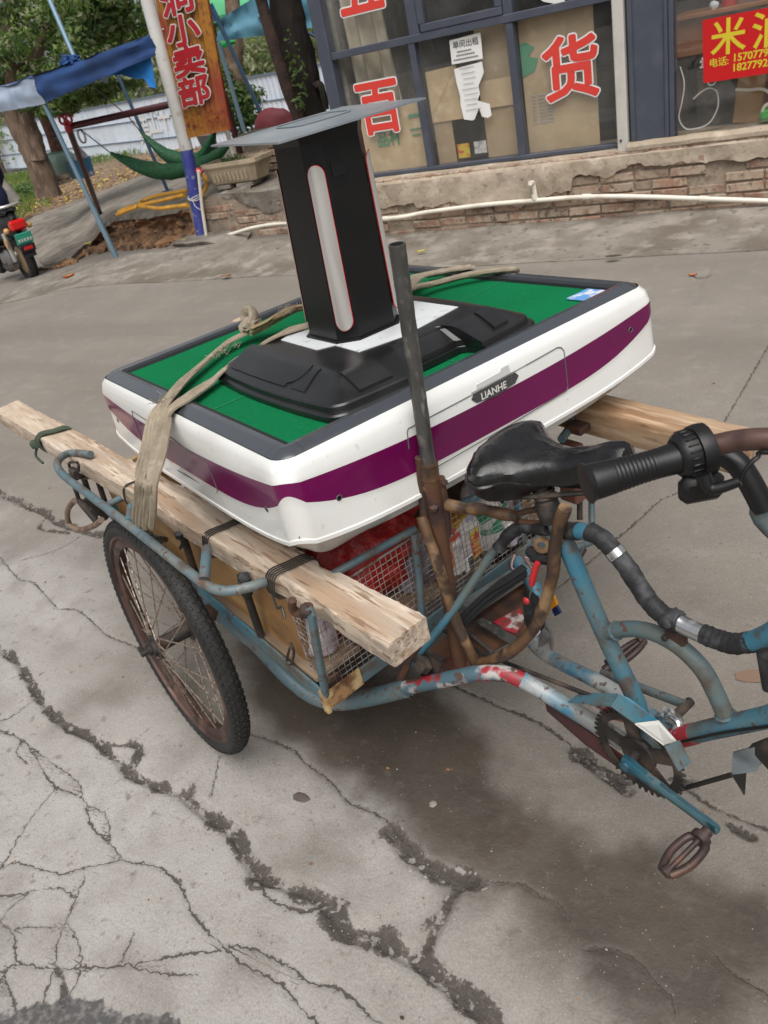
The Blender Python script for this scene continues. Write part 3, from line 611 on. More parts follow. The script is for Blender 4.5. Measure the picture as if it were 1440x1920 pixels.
# small stones and crumbs scattered over the road
mb = MB()
for k in range(420):
    a = rs.random(); px_, py_ = -3.4 + 3.9 * rs.random(), .35 + 3.2 * rs.random() ** 1.3
    r = rs.choice((.0012, .0016, .002, .0025, .004)); mb.blob((px_, py_, ground_z(px_) + r * .4), r, 1, .35, 2, seed=k, sc=(1.3, 1, .7), smooth=False, mi=rs.choice((0, 0, 1)))
gr = mb.solo('gravel', [CONC, EARTH], 'tiny stones scattered over the concrete road', 'gravel'); tag(gr, kind='stuff')
# broken concrete chips beside the crack under the cranks
# ------------------------------------------------------------------ sloping concrete apron in front of the wall
rows = []
AX = np.linspace(-8.2, 3.0, 104)
for j, v in enumerate(np.linspace(0, 1, 14)):
    rows.append([Vector((x, 5.02 + v * .86 + (.04 * nz3(x, v, 1, 1.4) if v < .05 else 0) - .01, .006 + .055 * v ** 1.4 + .012 * nz3(x, v * 2, 4, 2.2) * min(1, v * 3) + ground_z(x))) for x in AX])
rows.insert(0, [Vector((p.x, p.y, p.z - .06)) for p in rows[0]])
mb = MB(); mb.loft(rows)
o = mb.solo('pavement', CONCD, 'rough sloping concrete apron between the road and the brick wall', 'pavement', kind='structure')

# ------------------------------------------------------------------ ramp and broken bank on the left
FRONT = [(-15.5891,11.1307,-0.5768), (-12.0738,8.7363,-0.499), (-9.7853,7.1804,-0.3416), (-8.7648,6.808,-0.1893), (-9.0902,7.45,-0.1437), (-8.6933,7.42,0.0441), (-8.1722,7.22,0.1661), (-7.4987,6.92,0.2267), (-6.7184,6.56,0.2913), (-6.1699,6.38,0.3749), (-5.9968,6.37,0.399), (-5.2546,6.37,0.4618)]
BACK = [(-15.8192,11.2218,-0.5867), (-16.4097,11.9154,-0.5945), (-16.5992,12.405,-0.5884), (-16.2884,12.8132,-0.5714), (-16.0781,13.1436,-0.5469), (-15.8851,13.3955,-0.5229), (-15.6205,13.6795,-0.4773), (-15.2217,13.8644,-0.408), (-14.3376,13.8687,-0.2892), (-12.3607,12.8893,-0.0753), (-8.8784,10.1002,0.3383), (-5.882,7.3297,0.7499)]
rows = []
for v in np.linspace(0, 1, 22):
    r = []
    for i in range(len(FRONT) - 1):
        for k in range(6):
            u = k / 6; p = lerp(lerp(FRONT[i], FRONT[i + 1], u), lerp(BACK[i], BACK[i + 1], u), v)
            p.z += .02 * nz3(p.x, p.y, 0, 1.7) * (1 if 0 < v < 1 else .5); r.append(p)
    r.append(lerp(FRONT[-1], BACK[-1], v)); rows.append(r)
lip = [Vector((p.x, p.y - .02, p.z - .05 - .03 * abs(nz3(p.x, p.y, 3, 4)))) for p in rows[0]]
back = [Vector((p.x, p.y + .02, p.z - .5)) for p in rows[-1]]
mb = MB(); mb.loft([lip] + rows + [back])
mb.solo('path', CONCD, 'sloping concrete ramp rising from the road to the shop terrace', 'path', kind='structure')
BANKB = [(-9.5828,7.0121,-0.3394), (-8.7268,6.7268,-0.2454), (-9.0913,7.3867,-0.2651), (-8.6982,7.3324,-0.2223), (-8.0817,7.0571,-0.1543), (-7.4572,6.7701,-0.0854), (-6.7673,6.4588,-0.0096), (-6.2115,6.253,0.0289), (-6.0766,6.2433,0.0287)]
rows = []
for v in np.linspace(0, 1, 26):
    r = []
    for i in range(len(BANKB) - 1):
        for k in range(16):
            u = k / 16; a = lerp(FRONT[i + 2], FRONT[i + 3], u); a.z -= .045; b_ = lerp(BANKB[i], BANKB[i + 1], u)
            p = lerp(a, b_, v); dd = math.sin(PI * v) * (.12 + .16 * nz3(p.x, p.y, p.z * 2, 2.5)) + .07 * nz3(p.x * 2, p.y, p.z * 3, 6) + .04 * nz3(p.x * 2, p.y, p.z * 3, 15)
            p.y += dd; r.append(p)
    rows.append(r)
rows.append([Vector((p.x, p.y - .12 - .05 * nz3(p.x, 0, 0, 3), ground_z(p.x) + .004)) for p in rows[-1]])
mb = MB(); mb.loft(rows)
mb.solo('embankment', EARTH, 'collapsed bank of red earth under the broken edge of the ramp', 'embankment', kind='structure')
mb = MB()
for k in range(140):
    t = rs.random() * (len(BANKB) - 2); i = int(t); p = lerp(BANKB[i], BANKB[i + 1], t - i)
    mb.blob((p.x + rs.uniform(-.1, .1), p.y - rs.uniform(-.08, .14), ground_z(p.x) + .02), rs.choice((.015, .02, .03, .045, .08)), 1, .5, 2, seed=k, sc=(1.3, 1, .7), smooth=False)
o = mb.solo('rubble', EARTH, 'lumps of broken concrete and earth along the foot of the bank', 'rubble', kind='stuff')
# footing block under the sign post
mb = MB(); rows = []
c0 = Vector((-5.8778,6.1694,0.0384))
for h, gx_, gy_ in ((-.03, .58, .46), (.0, .56, .42), (.06, .46, .30), (.10, .30, .22), (.105, .0, .0)):
    rows.append([Vector((c0.x + gx_ * math.cos(a) * (1 + .16 * nz3(math.cos(a) * 2, math.sin(a) * 2, h * 9)), c0.y + .12 * (h < .09) - .26 * (h < .03) + gy_ * math.sin(a) * (1 + .2 * nz3(math.cos(a) * 2, math.sin(a) * 2, h * 9 + 4)), c0.z - .06 + h)) for a in np.linspace(0, 2 * PI, 40, endpoint=False)])
mb.loft(rows, closed=True)
mb.solo('concrete_footing', CONCD, 'rough poured concrete footing around the base of the white and blue post', 'footing')

# ------------------------------------------------------------------ dirt verge beyond the ramp, with leaf litter and grass
VER = [((-15.0852,9.5718,-0.5851), (-38.1714,25.7336,-1.0928)), ((-15.6147,11.0561,-0.5971), (-32.7114,23.5428,-0.9727)), ((-16.4089,12.2353,-0.6146), (-29.8048,22.9573,-0.9088)), ((-16.0585,13.0945,-0.6065), (-28.2972,23.3724,-0.8757)), ((-16.2003,14.7156,-0.6095), (-26.1804,23.7407,-0.829)), ((-16.0052,16.0408,-0.6059), (-23.5812,24.0636,-0.7721)), ((-14.4265,16.3294,-0.5711), (-20.622,24.3275,-0.7071)), ((-12.2672,16.1197,-0.5236), (-18.2181,25.6661,-0.6543))]
rows = []
for v in np.linspace(0, 1, 26):
    r = []
    for i in range(len(VER) - 1):
        for k in range(8):
            u = k / 8; p = lerp(lerp(VER[i][0], VER[i + 1][0], u), lerp(VER[i][1], VER[i + 1][1], u), v)
            p.z = ground_z(p.x) + .03 + .05 * nz3(p.x, p.y, 0, .8) + .03 * nz3(p.x, p.y, 5, 3); r.append(p)
    rows.append(r)
mb = MB(); mb.loft(rows)
mb.solo('verge', DIRT, 'strip of bare earth and dead leaves beyond the ramp', 'verge', kind='structure')
def verge_pt(u, v):
    t = u * (len(VER) - 1); i = min(int(t), len(VER) - 2); p = lerp(lerp(VER[i][0], VER[i + 1][0], t - i), lerp(VER[i][1], VER[i + 1][1], t - i), v); p.z = ground_z(p.x) + .06; return p
mb = MB()
for k in range(2600):
    p = verge_pt(rs.random(), min(1, abs(rs.gauss(.12, .3)))); s = rs.uniform(.03, .075); a = rs.uniform(0, 6.28); tl = Vector((rs.uniform(-.4, .4), rs.uniform(-.4, .4), 1)).normalized()
    e1 = Vector((math.cos(a), math.sin(a), 0)); e1 = (e1 - tl * e1.dot(tl)).normalized(); e2 = tl.cross(e1); p.z += rs.uniform(0, .05)
    mb.add([p - e1 * s, p - e2 * s * .45 + tl * s * .2, p + e1 * s, p + e2 * s * .45 + tl * s * .2], [(0, 1, 2, 3)], rs.choice((0, 0, 0, 1)))
o = mb.solo('leaf_litter', [LITTER, YELEAF], 'brown and yellow dead leaves scattered over the verge', 'leaf litter', kind='stuff')
mb = MB()
for k in range(5200):
    if k % 3 == 0: p = verge_pt(rs.uniform(0.02, .36), min(1, abs(rs.gauss(.45, .25))))
    else: p = verge_pt(rs.random(), min(1.05, rs.gauss(.92, .09)))
    h = rs.uniform(.06, .26); a = rs.uniform(0, 6.28); d = Vector((math.cos(a), math.sin(a), 0)); b_ = Vector((-d.y, d.x, 0)) * .012
    mb.add([p - b_, p + b_, p + d * h * .2 + Vector((0, 0, h * .6)) + b_ * .7, p + d * h * .55 + Vector((0, 0, h)), p + d * h * .2 + Vector((0, 0, h * .6)) - b_ * .7], [(0, 1, 2, 3, 4)])
o = mb.solo('grass', GRASS, 'ragged green grass along the fence foot and on the verge', 'grass', kind='stuff')

# ------------------------------------------------------------------ brick plinth wall, brick by brick
def brick_mesh(sx, sy, sz, seed):
    m = MB(); m.box((0, 0, 0), (sx, sy, sz), bev=.006)
    m.v = [(x + .006 * nz3(x * 30 + seed, y * 30, z * 30), y + .006 * nz3(x * 30, y * 30 + seed, z * 30), z + .004 * nz3(x * 30, y * 30, z * 30 + seed)) for x, y, z in m.v]
    return m.mesh('brick', BRICK)
BRK = [brick_mesh(.222, .10, .056, s) for s in range(4)]; HALF = [brick_mesh(.105, .10, .056, s + 9) for s in range(2)]
bw = thing('brick_wall', 'low weathered brick plinth wall under the shop windows, half covered with plaster', 'wall', (-2.5, 5.85, 0))
mb = MB(); mb.box((-1.75, 5.963, .22), (5.3, .30, .50)); mb.build('mortar_core', MORT, bw)
rb = random.Random(3); n = 0
for row in range(7):
    z = .012 + row * .067; x = -4.42 + (.115 if row % 2 else 0)
    while x < .75:
        half = rb.random() < .12; wdt = .115 if half else .232
        if rb.random() > .035:
            M = Matrix.Translation((x + wdt / 2, 5.846 + rb.uniform(-.007, .010) + (.015 if rb.random() < .08 else 0), z + .03 + rb.uniform(-.003, .003))) @ Matrix.Rotation(rb.uniform(-.03, .03), 4, 'Z') @ Matrix.Rotation(rb.uniform(-.015, .015), 4, 'Y')
            inst('brick', rb.choice(HALF if half else BRK), bw, M); n += 1
        x += wdt
# plaster skirt with a ragged lower edge
def plaster_low(x):
    b = .265 + .07 * nz3(x, 0, 0, 1.1) + .05 * nz3(x, 3, 0, 5) + .018 * nz3(x, 0, 9, 22) + .012 * nz3(x, 0, 9, 60)
    if x < -3.95: b = .40 + .10 * nz3(x, 0, 0, 1.7) + .05 * nz3(x, 3, 0, 7)
    if -5.0 < x < -4.1: b -= .17
    if x < -5.2: b = .449
    if -3.2 < x < -2.15: b -= .045
    if x > -1.95: b += .085
    return b
rows = []; XS = np.linspace(-4.38, .9, 260)
for v in (0, .0001, .15, .4, .7, .92, 1.0):
    r = []
    for x in XS:
        lo = plaster_low(x); z = lo + (.455 - lo) * v; y = 5.783 - .004 + .016 * nz3(x, z, 2, 4) + .010 * nz3(x, z, 2, 14) + .006 * nz3(x, z, 2, 40) + (.05 if v == 0 else 0) + (.014 if v > .95 else 0)
        r.append(Vector((x, y, z + (.05 * nz3(x, 7, 0, 3) + .02 * nz3(x, 7, 0, 11)) * (1 if v > .9 and x < -3.9 else 0))))
    rows.append(r)
for y, z in ((5.86, .475), (5.955, .488), (6.2, .49)): rows.append([Vector((x, y + .006 * nz3(x, y, 0, 5), z + .007 * nz3(x, y, 1, 4))) for x in XS])
mb = MB(); mb.loft(rows); mb.build('plaster', PLAS, bw)
# rounded cement fillet under the right window
mb = MB(); mb.tube([(x, 5.84 + .008 * nz3(x, 0, 0, 4), .485 + .006 * nz3(x, 2, 0, 5)) for x in np.linspace(-1.56, .9, 30)], .045, 10, jit=.03, ell=(.8, 1.2)); mb.build('cement_fillet', PLAS, bw)

rt = thing('retaining_wall', 'crumbling brick retaining wall beside the white and blue post, patched with cement', 'wall', (-5.2, 6.5, 0))
mb = MB(); mb.box((-5.05, 6.497, .18), (2.1, .30, .46)); mb.build('mortar_core', MORT, rt)
for row in range(7):
    z = .0 + row * .066; x = -6.22 + (.115 if row % 2 else 0) + .05 * rb.random()
    while x < -4.05:
        half = rb.random() < .16; wdt = .115 if half else .232
        if rb.random() > (.30 if x < -5.95 else .07) and not (row == 6):
            inst('brick', rb.choice(HALF if half else BRK), rt, Matrix.Translation((x + wdt / 2, 6.388 + rb.uniform(-.012, .016), z + .03 + rb.uniform(-.006, .006))) @ Matrix.Rotation(rb.uniform(-.05, .05), 4, 'Z') @ Matrix.Rotation(rb.uniform(-.03, .03), 4, 'Y'))
        x += wdt
rows = []; XB_ = np.linspace(-5.62, -4.05, 110)
for v in (0, .0001, .2, .45, .7, .9, 1.0):
    r = []
    for x in XB_:
        lo = .38 - .17 * min(1, max(0, (x + 5.50) / .40)) + .07 * nz3(x, 1, 0, 3) + .03 * nz3(x, 3, 0, 12); z = lo + (.43 - lo) * v
        r.append(Vector((x, 6.328 + .030 * nz3(x, z, 2, 3) + .014 * nz3(x, z, 2, 11) + .006 * nz3(x, z, 2, 30) + (.06 if v == 0 else 0) + (.03 if v > .95 else 0), z + (.03 * nz3(x, 5, 0, 4) if v > .95 else 0))))
    rows.append(r)
rows.append([Vector((x, 6.52, .44 + .02 * nz3(x, 2, 0, 4))) for x in XB_]); rows.append([Vector((x, 6.85, .46)) for x in XB_])
mb = MB(); mb.loft(rows); mb.build('cement_patch', CONCD, rt)
# water pipe along the wall
mb = MB(); P = [(-5.8444,6.2,0.0429), (-5.5566,6.22,0.0651), (-5.2701,6.22,0.1067), (-5.0036,6.22,0.1224), (-4.7015,6.2,0.1205), (-3.471,5.755,0.1889), (-3.1033,5.755,0.2096), (-2.6482,5.755,0.2238), (-2.2078,5.755,0.2204), (-1.8365,5.755,0.2135), (-1.4712,5.755,0.1811), (-1.0605,5.755,0.1312), (-0.6763,5.755,0.0845), (-0.3157,5.755,0.0343)]
wp = thing('water_pipe', 'long white plastic water pipe sagging along the brick wall', 'pipe', P[7])
mb.tube(P, .0165, 10, n=5); mb.build('pipe_run', PVC, wp)
mb = MB(); a = Vector(P[8]); mb.tube([a, a + Vector((-.008, 0, .10)), a + Vector((-.008, -.01, .125)), a + Vector((-.006, -.06, .135))], .017, 10, n=4); mb.lathe([(.022, -.02), (.022, .02)], a + Vector((-.008, 0, .03)), (0, 0, 1), 10); mb.build('riser', PVC, wp)
mb = MB(); mb.tube([P[0], (-5.7818,6.2,0.3437), (-5.687,6.2,0.6804)], .016, 10); mb.lathe([(0, -.03), (.024, -.03), (.024, .03), (0, .03)], P[0], (1, 0, .2), 10); mb.build('riser', PVC, wp)
for i in (5, 9, 11):
    mb = MB(); mb.lathe([(.0, -.028), (.0205, -.028), (.0205, .028), (0, .028)], P[i], Vector(P[i + 1]) - Vector(P[i - 1]), 10); mb.build('coupling', PVC, wp)

# ------------------------------------------------------------------ the shop
shop = thing('shop_building', 'small corner shop with slate framed windows and red lettering on the glass', 'building', (-1.5, 6, .45))
def part(name, boxes, m, bev=0., parent=None):
    mb = MB()
    for c, s in boxes: mb.box(c, s, bev=bev)
    return mb.build(name, m, parent or shop)
YF = 5.93
part('window_post', [((-3.82, YF, 1.85), (.105, .10, 2.72))], FRAMEM, .006)
part('window_post', [((-3.085, YF + .002, .925), (.052, .07, .86))], FRAMEM, .004)
part('window_post', [((-3.045, YF + .002, 2.28), (.085, .07, 1.78))], FRAMEM, .004)
part('window_post', [((-2.335, YF + .002, .92), (.052, .07, .85))], FRAMEM, .004)
part('window_post', [((-2.335, YF + .002, 2.28), (.065, .07, 1.78))], FRAMEM, .004)
part('transom', [((-2.70, YF, 1.372), (2.135, .078, .05))], FRAMEM, .004)
part('bottom_rail', [((-2.70, YF, .496), (2.135, .075, .026))], FRAMEM, .003)
part('sash', [((-2.68, YF - .018, 1.425), (.62, .05, .05)), ((-2.975, YF - .018, 2.1), (.05, .05, 1.3)), ((-2.395, YF - .018, 2.1), (.05, .05, 1.3))], FRAMEM, .005)
part('white_post', [((-1.598, YF - .035, 1.85), (.07, .10, 2.86))], COLW, .006)
part('corner_column', [((-1.41, YF + .045, 1.85), (.255, .16, 2.74))], FRAMEM, .008)
part('column_fold', [((-1.535, YF - .035, 1.86), (.03, .04, 2.7)), ((-1.318, YF - .036, 1.86), (.024, .03, 2.7)), ((-1.288, YF - .028, 1.86), (.03, .03, 2.7))], FRAMEM, .005)
mb = MB(); mb.lathe([(0, 0), (.008, 0), (.008, .004), (0, .004)], (-1.607, YF - .089, .535), (0, -1, 0), 12); mb.build('bolt_hole', RAILD, shop)
def pane(x0, x1, z0, z1, y=YF + .012): part('window_pane', [(((x0 + x1) / 2, y, (z0 + z1) / 2), (x1 - x0, .005, z1 - z0))], GLASS)
pane(-3.767, -3.112, .51, 1.347); pane(-3.058, -2.362, .51, 1.347); pane(-2.308, -1.635, .51, 1.347)
pane(-3.767, -3.09, 1.398, 3.1); pane(-2.95, -2.42, 1.45, 2.75); pane(-2.30, -1.635, 1.398, 3.1); pane(-1.272, 1.6, .52, 3.1)
part('header_beam', [((-1.1, YF + .02, 3.18), (5.54, .14, .16))], FRAMEM)
part('roof', [((-1.0, 8.85, 3.36), (6.0, 6.0, .18))], CONC)
part('side_wall', [((-3.80, 8.95, 1.75), (.12, 5.9, 2.9))], CONC)
part('side_wall', [((1.7, 8.9, 1.75), (.12, 6.1, 2.9))], CONC)
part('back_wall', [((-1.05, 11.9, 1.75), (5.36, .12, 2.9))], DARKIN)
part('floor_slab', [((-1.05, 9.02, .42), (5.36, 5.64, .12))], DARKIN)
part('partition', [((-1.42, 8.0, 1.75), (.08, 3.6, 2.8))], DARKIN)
# lettering on the glass
def letters(name, body, size, o, ex, ey, bold, m, parent, depth=.002, edge=None, ebold=None):
    if edge is not None:
        mb = MB(); mb.text_dilated(body, size, o, ex, ey, 0, .0225 * size + ebold * size * .42, depth); mb.build(name + '_edge', edge, parent); depth += .0024
    mb = MB()
    if edge is not None: mb.text_dilated(body, size, o, ex, ey, 0, .026 * size, depth)
    else: mb.text(body, size, o, ex, ey, bold if body.isascii() else min(bold, .016), depth, 0)
    return mb.build(name, m, parent)
EX, EZ = (1, 0, 0), (0, 0, 1); YG = YF + .0085
letters('red_letter', '百', .40, (-3.66, YG, .83), EX, EZ, .038, REDLET, shop, .002, WHTLET, .062)
letters('red_letter', '货', .40, (-2.145, YG, .86), EX, EZ, .038, REDLET, shop, .002, WHTLET, .062)
letters('red_letter', '五', .40, (-3.645, YG, 1.625), EX, EZ, .038, REDLET, shop, .002, WHTLET, .062)
letters('red_letter', '金', .40, (-2.145, YG, 1.66), EX, EZ, .038, REDLET, shop, .002, WHTLET, .062)
# curtains behind the left pane
mb = MB(); rows = []
for z in np.linspace(.75, 3.0, 14):
    rows.append([Vector((x + .05 * (3 - z) * .2, 6.04 + .03 * math.sin(x * 52 + z * .8) + .02 * math.sin(x * 23), z)) for x in np.linspace(-3.72, -3.36 + .06 * math.sin(z * 2), 60)])
mb.loft(rows); mb.solo('curtain', CURT, 'beige curtain hanging behind the left shop window', 'curtain')
# cardboard sheets standing behind the panes
def sheet(name, pts, m, label, cat, th=.006, group=None):
    mb = MB(); mb.plate(pts, th); return mb.solo(name, m, label, cat, group=group)
YC = 5.985
def rect(x0, x1, z0, z1, y): return [(x0, y, z0), (x1, y, z0), (x1, y, z1), (x0, y, z1)][::-1]
g1 = 'cardboard sheets leaning behind the shop windows'
cb1 = thing('cardboard_sheet', 'wide cardboard sheet behind the glass under the red letter beside the left window post', 'cardboard', (-3.44, YC, .51), group=g1)
mb = MB(); mb.plate(rect(-3.77, -3.12, .505, .985, YC), .006); mb.build('sheet', CARD, cb1)
letters('print', '品杯', .115, (-3.56, YC - .0075, .70), EX, EZ, .03, GREENLET, cb1, .001)
mb = MB(); mb.box((-3.19, YC - .008, .875), (.11, .002, .022)); mb.box((-3.20, YC - .008, .78), (.10, .002, .01)); mb.box((-3.2, YC - .008, .74), (.07, .002, .01)); mb.build('print', GREENLET, cb1)
sheet('cardboard_sheet', [(-3.05, YC, .80), (-3.045, YC - .01, .86), (-3.05, YC, 1.145), (-2.80, YC, 1.155), (-2.79, YC, .80)][::1], CARD, 'creased brown cardboard piece left of the torn paper in the middle window', 'cardboard', group=g1)
sheet('cardboard_sheet', rect(-3.05, -2.90, .505, .80, YC + .012), CARD, 'narrow cardboard strip at the lower left of the middle window', 'cardboard', group=g1)
sheet('cardboard_sheet', rect(-2.64, -2.37, .505, 1.345, YC + .02), CARD, 'tall cardboard sheet right of the torn paper in the middle window', 'cardboard', group=g1)
sheet('cardboard_sheet', rect(-2.645, -2.372, .84, 1.02, YC + .006), CARD, 'small overlapping cardboard flap halfway up the middle window', 'cardboard', group=g1)
cb2 = thing('cardboard_sheet', 'large cardboard sheet behind the red letter of the right hand bay, with a green print', 'cardboard', (-2.05, YC, .51), group=g1)
mb = MB(); mb.plate(rect(-2.305, -1.79, .505, 1.346, YC), .006); mb.build('sheet', CARD, cb2)
mb = MB(); mb.prism([(0, 0), (.09, .03), (.12, .10), (.05, .12), (.1, .17), (.04, .21), (0, .2)], (-2.302, YC - .0075, 1.0), (1, 0, 0), (0, 0, 1), (0, 1, 0), .001); mb.build('print', GREENLET, cb2)
mb = MB()
for i in range(9):
    for j in range(3): mb.box((-2.24 + j * .055, YC - .0075, .70 + i * .022), (.03 + .012 * ((i * 3 + j) % 3), .001, .007))
mb.build('print', GREYLET, cb2)
# paper notices
nt1 = thing('paper_notice', 'white printed room notice on the glass above the torn paper', 'notice', (-2.68, YG, 1.16), group='paper notices on the shop glass')
mb = MB(); mb.plate([(-2.80, YG - .012, 1.165), (-2.56, YG - .012, 1.165), (-2.555, YG - .012, 1.325), (-2.795, YG - .012, 1.315)][::-1], .0008); mb.build('sheet', PAPER, nt1)
letters('print', '单间出租', .050, (-2.775, YG - .013, 1.262), EX, (0, 0, 1), .02, DARKLET, nt1, .0006)
mb = MB()
for z, a, b in ((1.235, -2.74, -2.64), (1.212, -2.75, -2.62), (1.188, -2.775, -2.585)):
    x = a
    while x < b: mb.box((x, YG - .0136, z), (.011, .0004, .010)); x += .016
mb.build('print', DARKLET, nt1)
tn = [(-2.79, 1.135), (-2.57, 1.148), (-2.565, 1.08), (-2.585, 1.05), (-2.62, 1.0), (-2.615, .95), (-2.64, .91), (-2.55, .875), (-2.545, .80), (-2.575, .785), (-2.62, .80), (-2.635, .86), (-2.66, .82), (-2.68, .79), (-2.70, .785), (-2.765, .80), (-2.775, .9), (-2.77, .95), (-2.785, 1.05)]
nt2 = thing('paper_notice', 'torn white paper with a ragged hole, stuck in the middle window', 'notice', (-2.68, YG, .8), group='paper notices on the shop glass')
mb = MB(); mb.plate([(x, YG - .011 + .003 * nz3(x * 20, z * 20, 0), z) for x, z in tn], .0008); mb.build('sheet', PAPER, nt2)
mb = MB()
for i in range(9): mb.box((-2.69 + .006 * (i % 3), YG - .016, 1.13 - i * .034), (.12 - .012 * (i % 4), .0004, .004))
mb.build('print', GREYLET, nt2)
sheet('paper_notice', [(-2.06, YG - .011, 1.50), (-1.97, YG - .011, 1.47), (-1.95, YG - .011, 1.40), (-2.0, YG - .011, 1.345), (-2.03, YG - .011, 1.40), (-2.09, YG - .011, 1.42), (-2.22, YG - .011, 1.52), (-2.22, YG - .011, 1.62), (-2.0, YG - .011, 1.62)][::-1], PAPER, 'crumpled white paper stuck above the right red letter', 'notice', .001, 'paper notices on the shop glass')
# dark box with a small colour print, seen in the middle window
kb = thing('carton', 'dark printed carton in the bottom of the middle window', 'box', (-2.77, 6.1, .49))
mb = MB(); mb.box((-2.77, 6.08, .66), (.25, .13, .29), bev=.004); mb.build('body', BPLA, kb)
mb = MB(); mb.box((-2.84, 6.012, .575), (.10, .003, .10)); mb.build('print', ORPK, kb); mb = MB(); mb.box((-2.70, 6.012, .585), (.10, .003, .085)); mb.build('print', WPK, kb)
# red price board in the right window
bo = thing('shop_sign', 'red sign board with yellow characters and phone numbers in the right window', 'sign', (-.7, YF - .03, .8))
mb = MB(); mb.plate([(-1.10, YF - .006, .795), (-.25, YF - .006, .795), (-.25, YF - .006, 1.142), (-1.108, YF - .006, 1.142)][::-1], .004); mb.build('board', REDSIGN, bo)
letters('lettering', '米', .205, (-1.062, YF - .0055, .955), EX, EZ, .032, YEL, bo, .002)
letters('lettering', '油', .205, (-.83, YF - .0055, .955), EX, EZ, .032, YEL, bo, .002)
letters('lettering', '电话:', .052, (-1.068, YF - .0055, .882), EX, EZ, .028, YEL, bo, .002)
letters('lettering', '15707795', .058, (-.934, YF - .0055, .890), EX, EZ, .024, YEL, bo, .002)
letters('lettering', '18277928', .058, (-.936, YF - .0055, .836), EX, EZ, .024, YEL, bo, .002)
# things inside the right window
cab = thing('wooden_cabinet', 'red brown wooden cabinet inside the shop beside the corner column', 'cabinet', (-1.05, 6.6, .48))
CABW = mat('cabinet_wood', (.22, .07, .03), .5, layers=[((.30, .12, .05), 5, .45, .7)], stretch=(.3, 1, 1))
mb = MB(); mb.box((-1.12, 6.62, 1.02), (.62, .4, .22), bev=.006); mb.build('drawer_box', CABW, cab)
for x in (-1.40, -.84): mb = MB(); mb.box((x, 6.62, .70), (.05, .38, .42)); mb.build('leg', CABW, cab)
mb = MB(); mb.box((-1.12, 6.6, 1.145), (.68, .46, .03), bev=.006); mb.build('top', CABW, cab)
mb = MB(); mb.lathe([(0, 0), (.05, 0), (.055, .12), (.05, .13), (0, .13)], (-1.05, 6.5, 1.16), seg=16); mb.solo('canister', REDPL, 'red canister on top of the wooden cabinet', 'canister')
mb = MB(); mb.tube([(-1.02, 6.45, 1.34), (-.78, 6.4, 1.20)], .024, 12); mb.solo('cardboard_tube', CARD, 'tan cardboard tube leaning above the wooden cabinet', 'tube')
mb = MB(); mb.blob((-1.13, 6.42, 1.18), .03, 2, .3); mb.solo('white_cup', WCLOTH, 'crumpled white cup at the edge of the wooden cabinet', 'cup')
sb = thing('speaker_box', 'dark grey box with a round opening under the cabinet', 'box', (-1.12, 6.4, .48))
mb = MB(); mb.box((-1.08, 6.36, .66), (.26, .2, .34), bev=.008); mb.build('body', DSTEEL, sb)
mb = MB(); mb.lathe([(.02, 0), (.03, .006), (.03, 0)], (-1.11, 6.258, .76), (0, -1, 0), 16); mb.build('ring', GREYLET, sb)
mb = MB()
for i in range(4): mb.box((-1.07, 6.40, .845 + i * .016), (.25 - .02 * (i % 2), .18, .012))
mb.solo('paper_stack', PAPER, 'stack of white papers on the dark grey box', 'papers')
mb = MB(); mb.box((-.86, 6.16, .675), (.165, .02, .36), Matrix.Rotation(.10, 3, 'Y'), bev=.003); mb.solo('wooden_board', PLY, 'plain wooden board leaning inside the right shop window', 'board')
mb = MB(); mb.tube([(-1.26, 6.02, .90), (-1.235, 6.02, .80), (-1.25, 6.02, .69), (-1.27, 6.02, .60), (-1.23, 6.02, .53), (-1.16, 6.02, .52), (-1.08, 6.02, .545), (-1.03, 6.02, .63), (-1.035, 6.02, .72), (-1.08, 6.02, .75), (-1.13, 6.02, .735), (-1.18, 6.02, .70)], .0045, 6, n=6); mb.solo('cable', LETSIDE, 'pale cable looping behind the right shop window', 'cable')
mb = MB(); mb.tube([(-.93, 6.06, .715), (-.85, 6.06, .70), (-.78, 6.06, .695), (-.73, 6.06, .66), (-.725, 6.06, .60), (-.76, 6.06, .55)], .009, 8, n=6); mb.solo('white_tube', PVC, 'short white tube bending down in the right shop window', 'tube')
gt = thing('green_toolbox', 'small bright green and white box on the sill of the right window', 'box', (-.68, 6.08, .49))
GRN = mat('bright_green', (.03, .35, .05), .4)
mb = MB(); mb.box((-.70, 6.08, .545), (.17, .10, .075), bev=.02); mb.build('body', GRN, gt); mb = MB(); mb.tube([(-.77, 6.05, .54), (-.75, 6.04, .60), (-.66, 6.04, .61), (-.63, 6.05, .56)], .011, 8, n=5); mb.build('handle', PVC, gt)
mb = MB(); mb.box((-.60, 6.5, .85), (.10, .10, .74), bev=.01); mb.solo('red_post', REDPL, 'red painted post inside the right shop window', 'post')
mb = MB(); mb.box((-.62, 7.2, 1.38), (1.0, .03, .42)); mb.solo('blue_poster', mat('sky_blue_print', (.20, .40, .48), .6, layers=[((.5, .6, .65), 6, .5, .7)]), 'pale blue poster on the wall deep inside the shop', 'poster')

